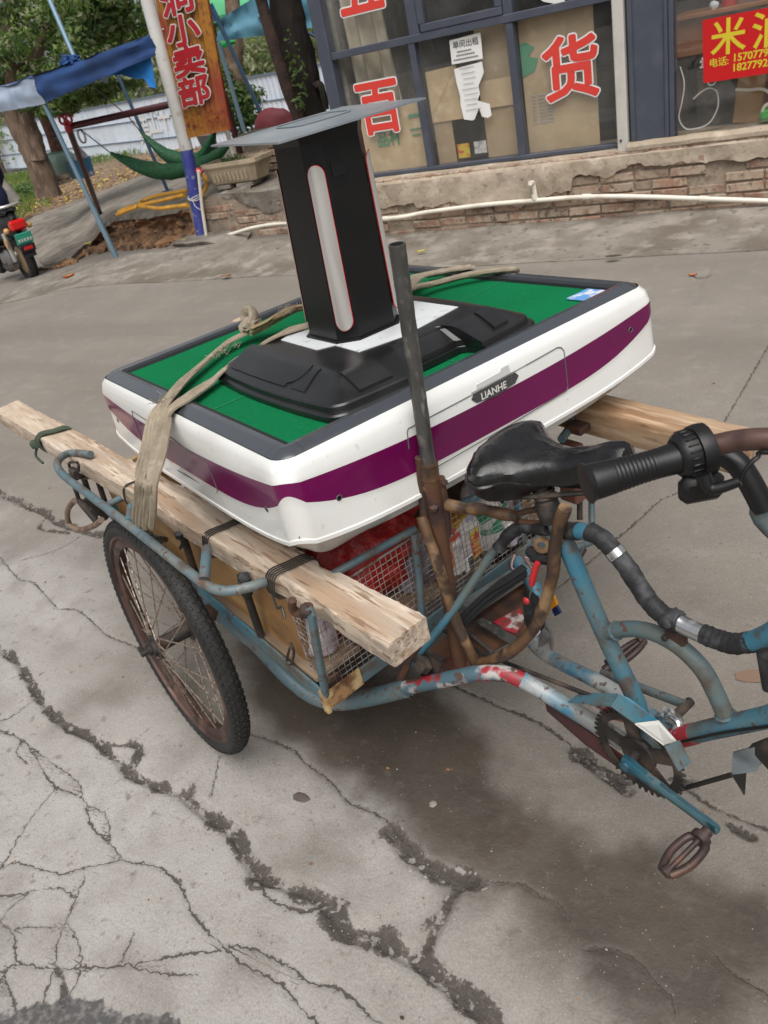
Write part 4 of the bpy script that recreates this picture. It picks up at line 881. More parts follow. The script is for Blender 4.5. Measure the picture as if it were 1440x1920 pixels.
# ------------------------------------------------------------------ sign post with hanging board
PB = Vector((-5.9712,6.2722,0.0241)); PT = Vector((-5.758,6.2526,2.0838)); dv = (PT - PB); PT2 = PB + dv * 1.35
sp = thing('sign_post', 'white and blue painted steel post carrying the orange shop board', 'sign post', PB)
PM = Vector((-5.849,6.3047,0.8668))
mb = MB(); mb.tube([PB + Vector((0, 0, -.04)), PM], .060, 20); mb.build('lower_section', POLEB, sp)
mb = MB(); mb.tube([PM, PT2], .061, 20); mb.build('upper_section', POLEW, sp)
mb = MB(); mb.box(PB + Vector((0, 0, .0)), (.26, .24, .012)); mb.build('base_plate', RUST, sp)
mb = MB(); c = PB.lerp(PM, .47)
for k in range(3): mb.tube([c + Vector((.068 * math.cos(a), .068 * math.sin(a), .012 * k + .01 * math.sin(a * 2 + k))) for a in np.linspace(0, 2 * PI, 20, endpoint=False)], .004, 5, closed=True)
mb.tube([c + Vector((.02, -.07, 0)), c + Vector((.05, -.08, -.06)), c + Vector((.11, -.08, -.09)), c + Vector((.13, -.06, -.02))], .003, 5, n=6); mb.build('binding_wire', LETSIDE, sp)
# board: corrugated sheet parallel to the shop front
A0 = Vector((-5.6642,6.3,2.1417)); A1 = Vector((-5.8395,6.3,0.957)); B0 = Vector((-5.1086,6.3,2.0361)); B1 = Vector((-5.2486,6.3,0.9681))
A0 = A0 + (A0 - A1) * .5; B0 = B0 + (B0 - B1) * .5
rows = []
for v in np.linspace(0, 1, 12):
    a = lerp(A1, A0, v); b = lerp(B1, B0, v); rows.append([lerp(a, b, u) + Vector((0, -.008 * (1 if (int(u * 40) % 4) < 2 else -1), 0)) for u in np.linspace(0, 1, 41)])
mb = MB(); mb.loft(rows, smooth=False); mb.loft([[p + Vector((0, .03, 0)) for p in r] for r in rows[::-1]], smooth=False); mb.build('board', ORNG, sp)
ux = (B1 - A1).normalized(); uz = (A0 - A1).normalized(); wl = (B1 - A1).length
def board_char(ch, fx, dist):
    o = A1 + ux * wl * fx + uz * dist + Vector((0, -.012, 0)); s = .40; sy = .60
    mb = MB(); vs, fs = text_mesh(ch, 0); n = Vector((0, -1, 0)); uz_ = uz * sy; mb.text_dilated(ch, s, o, ux, uz, 0, .019, .0285, 0, sy); mb.text_dilated(ch, s, o, ux, uz, 0, .014, .015, 0, sy)
    mb.add([o + ux * x * s + uz_ * y * s + n * .028 for x, y, _ in vs], fs, 0); k = len(vs)
    # sides of the raised letter
    ec = {}
    for f in fs:
        for i in range(len(f)): e = (f[i], f[(i + 1) % len(f)]); ec[e] = 1
    vv = [o + ux * x * s + uz_ * y * s + n * .028 for x, y, _ in vs] + [o + ux * x * s + uz_ * y * s for x, y, _ in vs]
    mb.add(vv, [(a, k + a, k + b, b) for a, b in ec if (b, a) not in ec], 0)
    q = mb.build('raised_letter', LETSIDE, sp)
    mb = MB(); mb.text_dilated(ch, s, o, ux, uz, 0, .0105, .0312, 0, sy); mb.build('letter_face', SIGNRED, q)
for i, ch in enumerate('洞小卖部'): board_char(ch, .12, .285 + (3 - i) * .235)
mb = MB(); rr = random.Random(8)
for i in range(90):
    fx = rr.uniform(.10, .95); dz = rr.uniform(.05, .19); p = A1 + ux * wl * fx + uz * dz + Vector((0, -.0125, 0)); mb.box(p, (rr.uniform(.012, .035), .002, rr.uniform(.004, .010)), Matrix.Rotation(rr.uniform(-.3, .3), 3, 'Y'))
q = mb.build('faded_print', mat('rust_red_flakes', (.28, .05, .02), .8), sp); q['kind'] = 'stuff'
mb = MB()
for v in (.12, .5, .9): mb.tube([lerp(A1, A0, v) + Vector((.03, -.015, 0)), lerp(A1, A0, v) + Vector((-.03, .02, .01))], .006, 6)
mb.build('tie_cord', LETSIDE, sp)

# ------------------------------------------------------------------ planter, terrace bricks, hose
pc = Vector((-5.4796,6.52,0.4913))
pl = thing('planter', 'sandstone coloured trough planter standing on the terrace edge', 'planter', pc)
def trough(z, sx, sy, inset=0): return [pc + Vector((x * sx, y * sy, z)) for x, y in ((-1, -.8), (-.86, -1), (.86, -1), (1, -.8), (1, .8), (.86, 1), (-.86, 1), (-1, .8))]
mb = MB(); mb.loft([trough(0, .26, .10), trough(.015, .28, .12), trough(.14, .315, .15), trough(.17, .345, .17), trough(.205, .345, .17), trough(.205, .305, .135), trough(.15, .29, .12)], smooth=False, closed=True); mb.build('trough', PLANTER, pl)
mb = MB(); mb.prism([(-.29, -.12), (.29, -.12), (.29, .12), (-.29, .12)], pc + Vector((0, 0, .15)), (1, 0, 0), (0, 1, 0), (0, 0, 1), .012); mb.build('soil', DIRT, pl)
mb = MB()
for i in range(9): mb.box(pc + Vector((-.2 + i * .05, -.146, .075)), (.018, .012, .08), Matrix.Rotation(.1, 3, 'X'), bev=.004)
mb.build('relief', PLANTER, pl)
def leafcloud(mb, c, rad, n, size, seed, mats=1, up=.3, inner=0.):
    r_ = random.Random(seed); c = Vector(c)
    for k in range(n):
        d = Vector((r_.gauss(0, 1), r_.gauss(0, 1), r_.gauss(0, 1))).normalized() * (r_.random() ** .45 * (1 - inner) + inner)
        p = c + Vector((d.x * rad[0], d.y * rad[1], d.z * rad[2])); nrm = (d + Vector((r_.uniform(-.8, .8), r_.uniform(-.8, .8), up + r_.uniform(-.6, .8)))).normalized()
        e1 = nrm.orthogonal().normalized(); a = r_.uniform(0, 6.28); e1 = (Matrix.Rotation(a, 3, nrm) @ e1); e2 = nrm.cross(e1); s = size * r_.uniform(.6, 1.35)
        mb.add([p - e1 * s, p - e1 * s * .1 + e2 * s * .42 - nrm * s * .12, p + e1 * s, p - e1 * s * .1 - e2 * s * .42 - nrm * s * .12], [(0, 1, 2, 3)], r_.randrange(mats))
mb = MB(); leafcloud(mb, pc + Vector((-.05, 0, .20)), (.20, .08, .05), 150, .022, 4, 1); mb.build('low_leaves', LEAFB, pl)
mb = MB(); mb.tube([pc + Vector((-.02, .02, .1)), pc + Vector((-.03, .03, .42)), pc + Vector((-.05, .04, .8))], .022, 8); mb.build('stake', PVC, pl)
for i, (dx, w_) in enumerate(((-.14, .16), (.12, .2))):
    mb = MB(); mb.box(pc + Vector((dx, -.02, -.022)), (w_, .2, .04), bev=.008); mb.solo('flat_stone', CONCD, ['flat stone wedged under the left end of the planter', 'flat stone wedged under the right end of the planter'][i], 'stone', group='stones under the planter')
# second brick course block behind the planter
tw = thing('terrace_wall', 'short stub of brick wall behind the planter', 'wall', pc + Vector((.1, .4, .1)))
mb = MB(); mb.box(pc + Vector((.32, .48, .05)), (.95, .16, .52)); mb.build('mortar_core', MORT, tw)
for row in range(8):
    for i in range(5):
        if row > 5 and i < 2: continue
        inst('brick', BRK[(row + i) % 4], tw, Matrix.Translation(pc + Vector((-.12 + i * .232 + (.1 if row % 2 else 0) - .08, .385, -.20 + row * .067 + .03))) @ Matrix.Rotation(rb.uniform(-.03, .03), 4, 'Z'))
mb = MB(); mb.box(pc + Vector((.30, .5, .345)), (.98, .3, .035), bev=.008); mb.build('coping', CONCD, tw)
# ground of the terrace behind the planter
mb = MB(); mb.box(pc + Vector((.55, .80, -.26)), (1.7, 1.3, .50)); mb.solo('terrace', CONCD, 'concrete terrace under the planter', 'terrace', kind='structure')

ho = thing('garden_hose', 'yellow garden hose lying in loose loops on the ramp', 'hose', (-6.2276,6.037,0.4496))
mb = MB(); mb.tube([(-7.0476,6.2619,0.36), (-6.8846,6.2853,0.39), (-6.7586,6.3139,0.41), (-6.8434,6.4931,0.43), (-6.641,6.5581,0.45), (-6.3798,6.5316,0.46), (-6.1864,6.5053,0.47)], .02, 8, n=6); mb.build('loop', HOSE, ho)
mb = MB(); mb.tube([(-7.0378,6.2869,0.38), (-6.8799,6.3314,0.41), (-6.7098,6.3014,0.42), (-6.444,6.261,0.44), (-6.2183,6.2684,0.455), (-6.0233,6.2624,0.47)], .02, 8, n=6); mb.build('loop', HOSE, ho)
mb = MB(); mb.tube([(-6.5927,6.1867,0.43), (-6.3133,6.0417,0.435), (-6.0284,5.8975,0.44), (-5.7988,5.8444,0.45), (-5.5577,5.7853,0.46)], .02, 8, n=6); mb.build('loop', HOSE, ho)
mb = MB(); mb.tube([(-5.7478,6.262,0.6627), (-5.7305,6.2778,0.6377), (-5.7123,6.2944,0.583), (-5.7495,6.3282,0.5289), (-5.8148,6.3362,0.473), (-5.848,6.3056,0.4332)], .019, 8, n=6); mb.build('tap_end', HOSE, ho)
mb = MB(); mb.lathe([(0, -.03), (.028, -.03), (.028, .03), (0, .03)], (-5.7406,6.2686,0.6604), (.6, 0, -.5), 12); mb.build('clamp', REDPL, ho)

# ------------------------------------------------------------------ front canopy tent
def pole(mb, a, b, r=.02): mb.tube([a, b], r, 10)
F0 = Vector((-7.0442,6.0524,-0.0502)); FT0 = Vector((-7.1408,5.9581,1.4938))
tent = thing('canopy_tent', 'blue market canopy tent with a faded white end, standing over the ramp', 'tent', F0)
mb = MB(); pole(mb, lerp(F0, FT0, .33), FT0, .024); mb.build('leg', TPOLE, tent)
mb = MB(); pole(mb, F0, lerp(F0, FT0, .36), .030); mb.box(F0 + Vector((0, 0, .004)), (.13, .09, .008)); mb.build('leg_foot', TPOLE, tent)
G0 = Vector((-7.893,7.9461,0.2671)); GT0 = Vector((-8.1355,7.9858,1.6818))
mb = MB(); pole(mb, G0, GT0, .022); mb.box(G0, (.1, .1, .01)); mb.build('leg', TPOLED, tent)
# valances and roof sheet
CT = Vector((-7.1173,5.9082,1.7296)); CB = Vector((-7.0636,5.8946,1.5079)); RT = Vector((-5.1767,5.5643,1.7962)); RB = Vector((-5.1755,5.5655,1.6536)); LT = Vector((-9.3724,6.6639,1.7693)); LB = Vector((-9.4346,6.5756,1.5331))
def cloth(a, b, c, d, nu, nv, amp, seed=0, ragged=0.):
    rows = []; nn = (Vector(b) - Vector(a)).cross(Vector(d) - Vector(a)).normalized()
    for j in range(nv + 1):
        r = []
        for i in range(nu + 1):
            u, v = i / nu, j / nv; p = lerp(lerp(a, b, u), lerp(d, c, u), v)
            p += nn * amp * (math.sin(v * 7 + u * 3 + seed) * .5 + nz3(u * 6, v * 3, seed)); 
            if j == nv and ragged: p += (Vector(a) - Vector(d)).normalized() * ragged * abs(nz3(u * 9, seed, 0))
            r.append(p)
        rows.append(r)
    return rows
def add_cloth(mb, rows, th, mi=0):
    n = (Vector(rows[0][-1]) - Vector(rows[0][0])).cross(Vector(rows[-1][0]) - Vector(rows[0][0])).normalized() * th
    mb.loft(rows, mi); mb.loft([[p + n for p in r] for r in rows[::-1]], mi)
mb = MB(); add_cloth(mb, cloth(CT, RT, RB, CB, 26, 8, .03, 1), .006); mb.build('valance', TENTB, tent)
mb = MB(); add_cloth(mb, cloth(LT, CT, CB, LB, 16, 8, .03, 5), .006); mb.build('valance', TENTW, tent)
pk = Vector((-8.4055,7.7012,1.9191)); pk.z = CT.z + .02
BT = Vector((-8.1355,7.9858,1.6818)); BT.z = CT.z
mb = MB(); r1 = cloth(CT, RT, lerp(RT, pk, .9), lerp(CT, pk, .9), 10, 6, .03, 2); add_cloth(mb, r1, .005); add_cloth(mb, cloth(LT, CT, lerp(CT, pk, .9), lerp(LT, pk, .9), 10, 6, .03, 3), .005); mb.build('roof_sheet', TENTB, tent)
# torn flap hanging from the valance
fl = [(-6.2034,5.9563,1.5986), (-5.9311,5.8774,1.632), (-5.6698,5.7848,1.6368), (-5.3169,5.6386,1.6671), (-5.3072,5.5788,1.4314), (-5.4108,5.6181,1.4484), (-5.4953,5.6755,1.5165), (-5.6469,5.7372,1.5261), (-5.7998,5.7968,1.5609), (-5.9433,5.8651,1.5853), (-6.0919,5.9278,1.5945)]
mb = MB(); mb.plate(fl, .006); mb.build('torn_flap', mat('bright_blue_tent_cloth', (.01, .16, .48), .8), tent)
mb = MB(); mb.plate([(-6.5481,6.1743,1.628), (-6.4821,6.2436,1.6126), (-6.4954,6.2298,1.5486), (-6.5193,6.2047,1.5513), (-6.5451,6.1776,1.6)], .006); mb.build('torn_flap', TENTW, tent)
mb = MB(); mb.blob((-7.1275,6.4311,1.8063), .085, 3, .9, 3, sc=(1.3, .5, .6)); mb.plate([(-7.1665,6.3876,1.8835), (-7.1317,6.4264,1.817), (-7.1499,6.4062,1.7756), (-7.1759,6.377,1.7836)], .01); mb.build('knotted_cloth', TENTB, tent)
mb = MB(); pole(mb, Vector((-7.1634,6.5403,1.845)), Vector((-7.3464,6.6363,2.4815)), .024); mb.build('upright', TPOLE, tent)

# rear teal canopy, green parasol
tn2 = thing('canopy_tent', 'teal canopy tent behind the orange board and the dark tree', 'tent', (-8.361,10.5992,0.5141))
R1, R2, R3, R4 = Vector((-8.1219,10.1506,1.9791)), Vector((-7.7004,10.474,2.1368)), Vector((-7.685,10.4853,1.6768)), Vector((-8.2272,10.0655,1.7377))
Q2, Q3 = Vector((-6.2122,10.2669,1.9555)), Vector((-6.2802,10.2254,1.6104))
mb = MB(); add_cloth(mb, cloth(R1, R2, R3, R4, 12, 8, .05, 4), .008); add_cloth(mb, cloth(R2, Q2, Q3, R3, 16, 8, .06, 7), .008); mb.build('valance', TENTT, tn2)
mb = MB(); S1, S2 = Vector((-8.125,9.8906,2.1221)), Vector((-8.0335,9.965,2.1724)); add_cloth(mb, cloth(S1, S2, (-7.997,9.9944,1.9721), (-8.1294,9.887,1.9437), 6, 4, .02, 9), .01); mb.build('corner_flap', TENTB, tn2)
mb = MB(); pole(mb, Vector((-8.0441,9.9565,2.0831)), Vector((-7.8001,10.1488,0.6376)), .028); mb.build('leg', TPOLED, tn2)
mb = MB(); pole(mb, Vector((-8.2026,10.0855,1.7184)), Vector((-8.3091,10.2566,0.5593)), .03); mb.build('leg', TPOLE, tn2)
mb = MB(); add_cloth(mb, cloth((-8.4438,10.2758,1.9007), (-8.4171,10.2977,1.9133), (-8.4495,10.2712,1.6581), (-8.475,10.2501,1.6515), 4, 4, .01), .01); add_cloth(mb, cloth((-8.3734,10.2042,1.733), (-8.1391,10.392,1.7117), (-8.1667,10.3704,1.6463), (-8.3874,10.1927,1.6509), 6, 3, .02), .01); mb.build('green_strip', mat('vivid_green_cloth', (.01, .36, .06), .7), tn2)
mb = MB(); pole(mb, Vector((-6.7649,9.9114,1.6793)), Vector((-6.5523,10.0532,1.496)), .02); mb.build('guy_pole', TPOLED, tn2)
um = thing('parasol', 'pale green parasol seen above the rear canopy', 'parasol', (-9.5317,11.5822,0.5926))
c = Vector((-9.4727,11.6305,2.0455)); rows = []
for rr_, hz in ((.02, .42), (.25, .40), (.5, .32), (.75, .19), (.95, .02), (.95, -.06)):
    rows.append([c + Vector((rr_ * math.cos(a), rr_ * math.sin(a), hz)) for a in np.linspace(0, 2 * PI, 8, endpoint=False)])
mb = MB(); mb.loft(rows, smooth=False, closed=True); mb.build('canopy', UMBG, um); mb = MB(); pole(mb, c + Vector((0, 0, .4)), c + Vector((0, 0, -1.9)), .025); mb.build('pole', TPOLED, um)

mb = MB(); mb.blob((-6.3088,8.3934,0.6919), .30, 3, .2, 1.6, sc=(1.1, .6, .85)); mb.solo('red_cover', mat('dull_red_cover', (.20, .03, .04), .6), 'dull red rounded cover beside the foot of the dark tree', 'cover')
# ------------------------------------------------------------------ hammock and its frame
HB = Vector((-10.3427,8.8842,-0.1729)); HT = Vector((-7.736,6.6479,1.2371))
hf = thing('hammock_stand', 'maroon pipe frame with a red clamp on top of its post', 'frame', HB)
mb = MB(); mb.tube([HB, HT], .035, 12); mb.build('post', MAROON, hf)
mb = MB(); BR = Vector((-6.4419,7.1177,1.2321)); mb.tube([HT, BR], .034, 12); mb.build('crossbar', MAROON, hf)
mb = MB(); BR2 = Vector((-6.0589,7.3171,1.2163)); mb.tube([BR, BR2], .034, 12); mb.tube([BR2, (BR2.x, BR2.y, .5)], .035, 12); mb.build('far_post', MAROON, hf)
mb = MB(); a = HT; mb.tube([a + Vector((0, 0, -.02)), a + (HT - HB).normalized() * .13], lambda t: .045 - .01 * t, 10)
ud = (HT - HB).normalized()
for sx in (-1, 1):
    cc = a + ud * .18 + Vector((sx * .055, 0, .01)); mb.tube([cc + Vector((.04 * math.cos(t), 0, .04 * math.sin(t))) for t in np.linspace(0, 2 * PI, 14, endpoint=False)], .014, 6, closed=True)
mb.build('clamp', REDCL, hf)
mb = MB(); cc = Vector((-7.5992,6.6529,1.1551))
for k in range(2): mb.tube([cc + Vector((.02 * k + .05 * math.cos(t), 0, -.03 + .07 * math.sin(t))) for t in np.linspace(0, 2 * PI, 14, endpoint=False)], .005, 5, closed=True)
mb.build('hook_wire', WIRE, hf)
hm = thing('hammock', 'dark green net hammock slung between the frame and the sign post', 'hammock', (-6.9207,6.9386,0.6092))
def net(pts, wds, d):
    rows = []; P = smooth_path(pts, 6); W_ = smooth_path([(w_, 0, 0) for w_ in wds], 6)
    for p, w_ in zip(P, W_):
        ww = w_.x; rows.append([p + Vector((0, -ww * .55 * math.cos(t) + .1 * ww, ww * .5 * (math.sin(t)) + .012 * nz3(p.x * 9, t * 3, p.z * 9))) for t in np.linspace(0, 2 * PI, 14, endpoint=False)])
    return rows
mb = MB(); mb.loft(net([(-7.3621,6.7675,0.8985), (-7.2109,6.7833,0.8018), (-7.0248,6.8331,0.694), (-6.8087,6.9088,0.6158), (-6.6176,6.9547,0.602), (-6.3975,7.023,0.6178), (-6.1933,7.0713,0.6761), (-5.9978,7.1075,0.7566)], (.03, .10, .16, .17, .15, .15, .12, .04), 0), closed=True); mb.build('net', HAMM, hm)
mb = MB(); mb.loft(net([(-7.5308,7.4597,1.0004), (-7.3893,7.4598,0.8285), (-7.2405,7.4656,0.7004), (-7.0552,7.5043,0.6253), (-6.8534,7.5545,0.6154), (-6.676,7.579,0.7382), (-6.5442,7.5613,0.8484)], (.03, .11, .17, .18, .16, .14, .05), 0), closed=True); mb.build('net', HAMM, hm)
mb = MB(); mb.tube([Vector((-7.589,6.6646,1.1943)), Vector((-7.3621,6.7675,0.8985))], .006, 5); mb.tube([Vector((-7.3013,7.1225,1.2008)), Vector((-7.5308,7.4597,1.0004))], .006, 5); mb.tube([Vector((-8.0681,7.477,1.5655)), Vector((-7.3013,7.1225,1.2008))], .006, 5); mb.tube([Vector((-5.9978,7.1075,0.7566)), Vector((-5.8644,7.2179,0.858))], .008, 5); mb.build('cord', WIRE, hm)
mb = MB(); mb.plate([(-6.83,7.5757,0.847), (-6.6775,7.7104,0.8243), (-6.6749,7.7127,0.6361), (-6.7998,7.6028,0.645)], .01); mb.solo('grey_cloth', GREYCL, 'grey cloth hanging behind the right end of the hammock', 'cloth')

# ------------------------------------------------------------------ jar, bucket, bottle, bricks by the tree
jc = Vector((-12.7295,10.4981,0.2497)); mb = MB()
mb.lathe([(0, 0), (.16, 0), (.24, .12), (.28, .28), (.26, .40), (.20, .46), (.21, .49), (.18, .49)], jc, seg=24); mb.solo('water_jar', JAR, 'sage green glazed water jar beside the thin red trunk', 'jar')
bc = Vector((-12.1504,10.41,0.2677)); bk = thing('blue_bucket', 'bright blue bucket standing right of the water jar', 'bucket', bc)
mb = MB(); mb.lathe([(0, 0), (.17, 0), (.21, .30), (.22, .30), (.20, .29), (.16, .02)], bc, seg=24); mb.build('tub', BUCK, bk)
mb = MB(); mb.lathe([(0, .02), (.11, .02), (.12, .34), (.05, .46), (.035, .52), (0, .52)], bc + Vector((.07, 0, .0)), seg=16)
o = mb.solo('water_bottle', CLEARP, 'large clear water bottle standing in the blue bucket', 'bottle')
mb = MB(); q0 = Vector((-12.2513,9.9773,0.2668))
for i in range(9): mb = MB(); mb.box(q0 + Vector(((i % 3) * .14 - .2, (i // 3) * .1 - .1, .04 + .07 * (i % 2))), (.2, .1, .06), Matrix.Rotation(i * .7, 3, 'Z'), bev=.006); mb.solo('brick', BRICK, 'loose red brick in the pile at the foot of the water jar', 'brick', group='loose bricks piled by the water jar')

# ------------------------------------------------------------------ sheet metal fence
FA, FB = Vector((-39.1927,28.2283,0.95)), Vector((-11.4234,18.2788,0.95))
fd = (FB - FA); fd.z = 0; FLn = fd.length; fd.normalize(); fn = Vector((fd.y, -fd.x, 0))
if fn.y > 0: fn = -fn
fe = thing('metal_fence', 'long pale blue sheet metal fence with painted white characters', 'fence', FA - Vector((0, 0, 1.9)))
PWD = .92; nP = int(FLn / PWD) + 12
def sheet_mesh(h, seed):
    m = MB(); prof = []; k = 16
    for i in range(k + 1):
        x = PWD * i / k; ph = i % 4; prof.append((x, .018 if ph in (1, 2) else 0))
    m.loft([[(x, -y, 0) for x, y in prof], [(x, -y, h) for x, y in prof]], smooth=False)
    m.loft([[(x, -y + .006, h) for x, y in prof], [(x, -y + .006, 0) for x, y in prof]], smooth=False); return m.mesh('panel', FENCE)
ROWH = .62; SM = [sheet_mesh(ROWH - .015, s) for s in range(2)]
Bas = Matrix((fd, -fn, Vector((0, 0, 1)))).transposed().to_4x4()
for i in range(min(nP, 66)):
    for r_ in range(3):
        p = FA + fd * (i - 3) * PWD; p.z = FA.z - (r_ + 1) * ROWH + .003 * (i % 2); inst('panel', SM[i % 2], fe, Matrix.Translation(p + fn * (.012 * r_ + .004 * (i % 2))) @ Bas)
for r_ in range(4):
    mb = MB(); a = FA - fd * 3 * PWD; b = FA + fd * (min(nP, 66) - 3) * PWD; zz = FA.z - r_ * ROWH; mb.beam(Vector((a.x, a.y, zz)) + fn * (.03 + .012 * max(0, r_ - 1)), Vector((b.x, b.y, zz)) + fn * (.03 + .012 * max(0, r_ - 1)), .05, .03 if r_ else .05); mb.build('rail', FENCER, fe)
def fence_char(ch, px, size, m=WHTLET):
    o = Vector(px); k = ((o - FA).dot(fd)); p = FA + fd * k; p.z = o.z; letters('painted_character', ch, size, p + fn * .06, fd, (0, 0, 1), .03, m, fe, .0)
fence_char('業', (-24.1891,17.745,-0.3216), 1.05); fence_char('牛', (-21.8419,19.077,0.0356), .95); fence_char('工', (-22.8242,18.6897,-0.0864), .95)
# distant pole leaning at the far left
mb = MB(); mb.tube([(-11.421,8.097,0.8696), (-11.3051,8.258,0.3419)], .09, 12); mb.solo('fallen_post', CONC, 'grey concrete post leaning behind the scooter rider', 'post')

# ------------------------------------------------------------------ trees
def trunk_path(mb, pts, r0, r1, seg=12): mb.tube(pts, lambda t: r0 + (r1 - r0) * t, seg, n=5, jit=.08)
def crown(parent, clumps, leaf, mats, n, seed):
    mb = MB(); rc = random.Random(seed)
    for i, (c, r) in enumerate(clumps):
        for k in range(5):
            q = Vector(c) + Vector((rc.uniform(-.75, .75) * r[0], rc.uniform(-.75, .75) * r[1], rc.uniform(-.7, .7) * r[2])); leafcloud(mb, q, (r[0] * .48, r[1] * .48, r[2] * .42), n // 5, leaf * rc.uniform(.8, 1.2), seed * 31 + i * 7 + k, len(mats))
    return mb.build('crown', mats, parent)
t1 = thing('broad_tree', 'leafy tree with two pale trunks left of the tent leg', 'tree', (-20.622,16.0713,-0.7068))
mb = MB(); trunk_path(mb, [(-12.1968,9.5649,0.1643), (-12.1767,9.5905,0.6077), (-12.1921,9.5709,1.0256), (-12.2906,9.6074,1.4311), (-12.139,9.7982,1.9595), (-12.0288,9.9332,2.5186), (-11.8447,10.152,3.3106)], .22, .12); mb.build('trunk', BARK, t1)
mb = MB(); trunk_path(mb, [(-12.0837,9.547,0.7322), (-12.0458,9.5947,1.084), (-12.0279,9.6172,1.3947), (-11.915,9.9137,1.909), (-11.8378,10.1601,2.2401), (-11.6273,10.4003,2.5462)], .15, .08); mb.build('limb', BARK, t1)
mb = MB(); trunk_path(mb, [(-11.8572,10.1374,2.2088), (-11.895,10.0931,2.3685), (-11.9044,10.0819,2.6264)], .07, .04); mb.build('limb', BARK, t1)
def cl(px, py, d, r): return None
CR1 = [((-11.5401,9.5826,2.6115), (1.1, 1.0, .8)), ((-10.7661,9.7129,2.53), (1.2, 1.0, .75)), ((-10.0752,9.7206,2.34), (1.0, .9, .8)), ((-9.8077,9.7082,2.1955), (.7, .7, .5)), ((-9.7093,9.8067,2.4623), (.7, .7, .5)), ((-10.4443,9.6207,2.1111), (.9, .9, .45)), ((-11.8403,10.0029,2.1855), (.9, .9, .5)), ((-12.1475,9.6275,2.2085), (.8, .8, .5)), ((-10.0675,9.7286,1.9679), (.7, .7, .35)), ((-10.0582,9.7382,2.7892), (1.4, 1, .6)), ((-11.3065,9.8572,3.0878), (1.4, 1, .6)), ((-12.5867,9.878,1.8601), (.7, .7, .3)), ((-11.3273,9.8332,1.456), (.7, .6, .22)), ((-11.4212,9.724,1.4109), (.45, .4, .18)), ((-11.0459,10.1483,1.4567), (.8, .6, .20)), ((-9.3642,9.7243,2.8405), (1.2, 1, .5))]
crown(t1, CR1, .058, [LEAF, LEAFD, LEAF, LEAFP], 1000, 2)
t2 = thing('slim_tree', 'thin reddish trunk growing out of the water jar spot', 'tree', (-12.8567,10.5008,0.2615))
mb = MB(); trunk_path(mb, [(-12.8072,10.561,0.4066), (-12.7881,10.5842,0.6694), (-12.7828,10.5905,1.1493), (-12.7869,10.5856,1.4908), (-12.7489,10.6313,1.8509), (-12.6607,10.7362,2.3055)], .13, .10); mb.build('trunk', mat('red_brown_bark', (.16, .075, .055), .95, layers=[((.09, .05, .04), 8, .45, .65), ((.25, .17, .13), 30, .6, .7)], bumps=[(18, .8, .02)]), t2)
crown(t2, [((-12.6013,10.8059,2.5229), (.9, .9, .7)), ((-12.8282,11.1552,2.2824), (.8, .8, .5))], .065, [LEAFD, LEAF], 900, 5)
t3 = thing('dark_tree', 'dark thick tree trunk at the left corner of the shop', 'tree', (-4.8049,6.89,0.8136))
mb = MB(); trunk_path(mb, [(-4.6245,6.7716,0.5346), (-4.7262,6.823,0.8854), (-4.7082,6.8354,1.3455), (-4.716,6.83,1.682), (-4.7161,6.83,2.001), (-4.6973,6.8429,2.3381)], .165, .125, 16); mb.build('trunk', BARKD, t3)
mb = MB(); trunk_path(mb, [(-4.6832,6.6089,0.8744), (-4.6954,6.5388,1.1728), (-4.718,6.5225,1.5123), (-4.7597,6.5541,1.7959), (-4.7623,6.5522,2.028), (-4.7566,6.5563,2.2867)], .058, .045, 12); mb.build('limb', mat('red_dark_bark', (.05, .026, .02), .95, layers=[((.025, .015, .012), 8, .45, .65)], bumps=[(18, .8, .02)]), t3)
mb = MB(); trunk_path(mb, [(-4.7149,6.8308,1.2175), (-4.5966,6.7905,1.1843), (-4.5383,6.7695,1.1357)], .02, .012, 7); trunk_path(mb, [(-4.681,6.8541,1.1433), (-4.5485,6.8229,1.1593), (-4.5038,6.7925,1.0836), (-4.5055,6.7914,0.9521)], .035, .03, 8); mb.build('limb', BARKD, t3)
crown(t3, [((-5.0804,7.4289,2.6403), (1.2, 1.0, .4)), ((-4.6883,7.6824,2.5496), (1.0, .9, .4)), ((-5.3818,7.2136,2.7101), (.9, .9, .4)), ((-6.6909,8.7311,2.3133), (.5, .4, .15))], .075, [LEAFD, LEAF], 900, 9)
mb = MB(); leafcloud(mb, (-4.5719,6.5649,1.3398), (.10, .06, .28), 60, .03, 3); leafcloud(mb, (-4.6012,6.5444,1.0728), (.1, .06, .1), 30, .03, 13); q = mb.build('shoots', LEAFB, t3); q['kind'] = 'stuff'
t4 = thing('forked_tree', 'mid brown forked trunk wrapped in a creeper behind the orange board', 'tree', (-8.7949,10.8926,0.6648))
mb = MB(); trunk_path(mb, [(-8.7677,10.9145,0.5806), (-8.7359,10.94,1.0615), (-8.745,10.9327,1.3555), (-8.6635,10.9975,1.6189), (-8.6228,11.0294,1.8177), (-8.5701,11.0704,2.1452), (-8.5305,11.1009,2.4665)], .15, .10); trunk_path(mb, [(-8.7489,10.9296,1.2843), (-8.7575,10.9228,1.4663), (-8.7747,10.9089,1.6619)], .09, .07); mb.build('trunk', BARK, t4)
mb = MB(); leafcloud(mb, (-8.6184,10.7779,0.8127), (.40, .2, .44), 520, .055, 21); leafcloud(mb, (-8.7603,10.6629,0.9257), (.24, .2, .5), 320, .055, 22); leafcloud(mb, (-8.443,10.7891,0.9706), (.3, .2, .15), 120, .05, 23); leafcloud(mb, (-8.7125,10.7019,1.1824), (.12, .12, .3), 140, .05, 24); mb.build('creeper', LEAFB, t4)
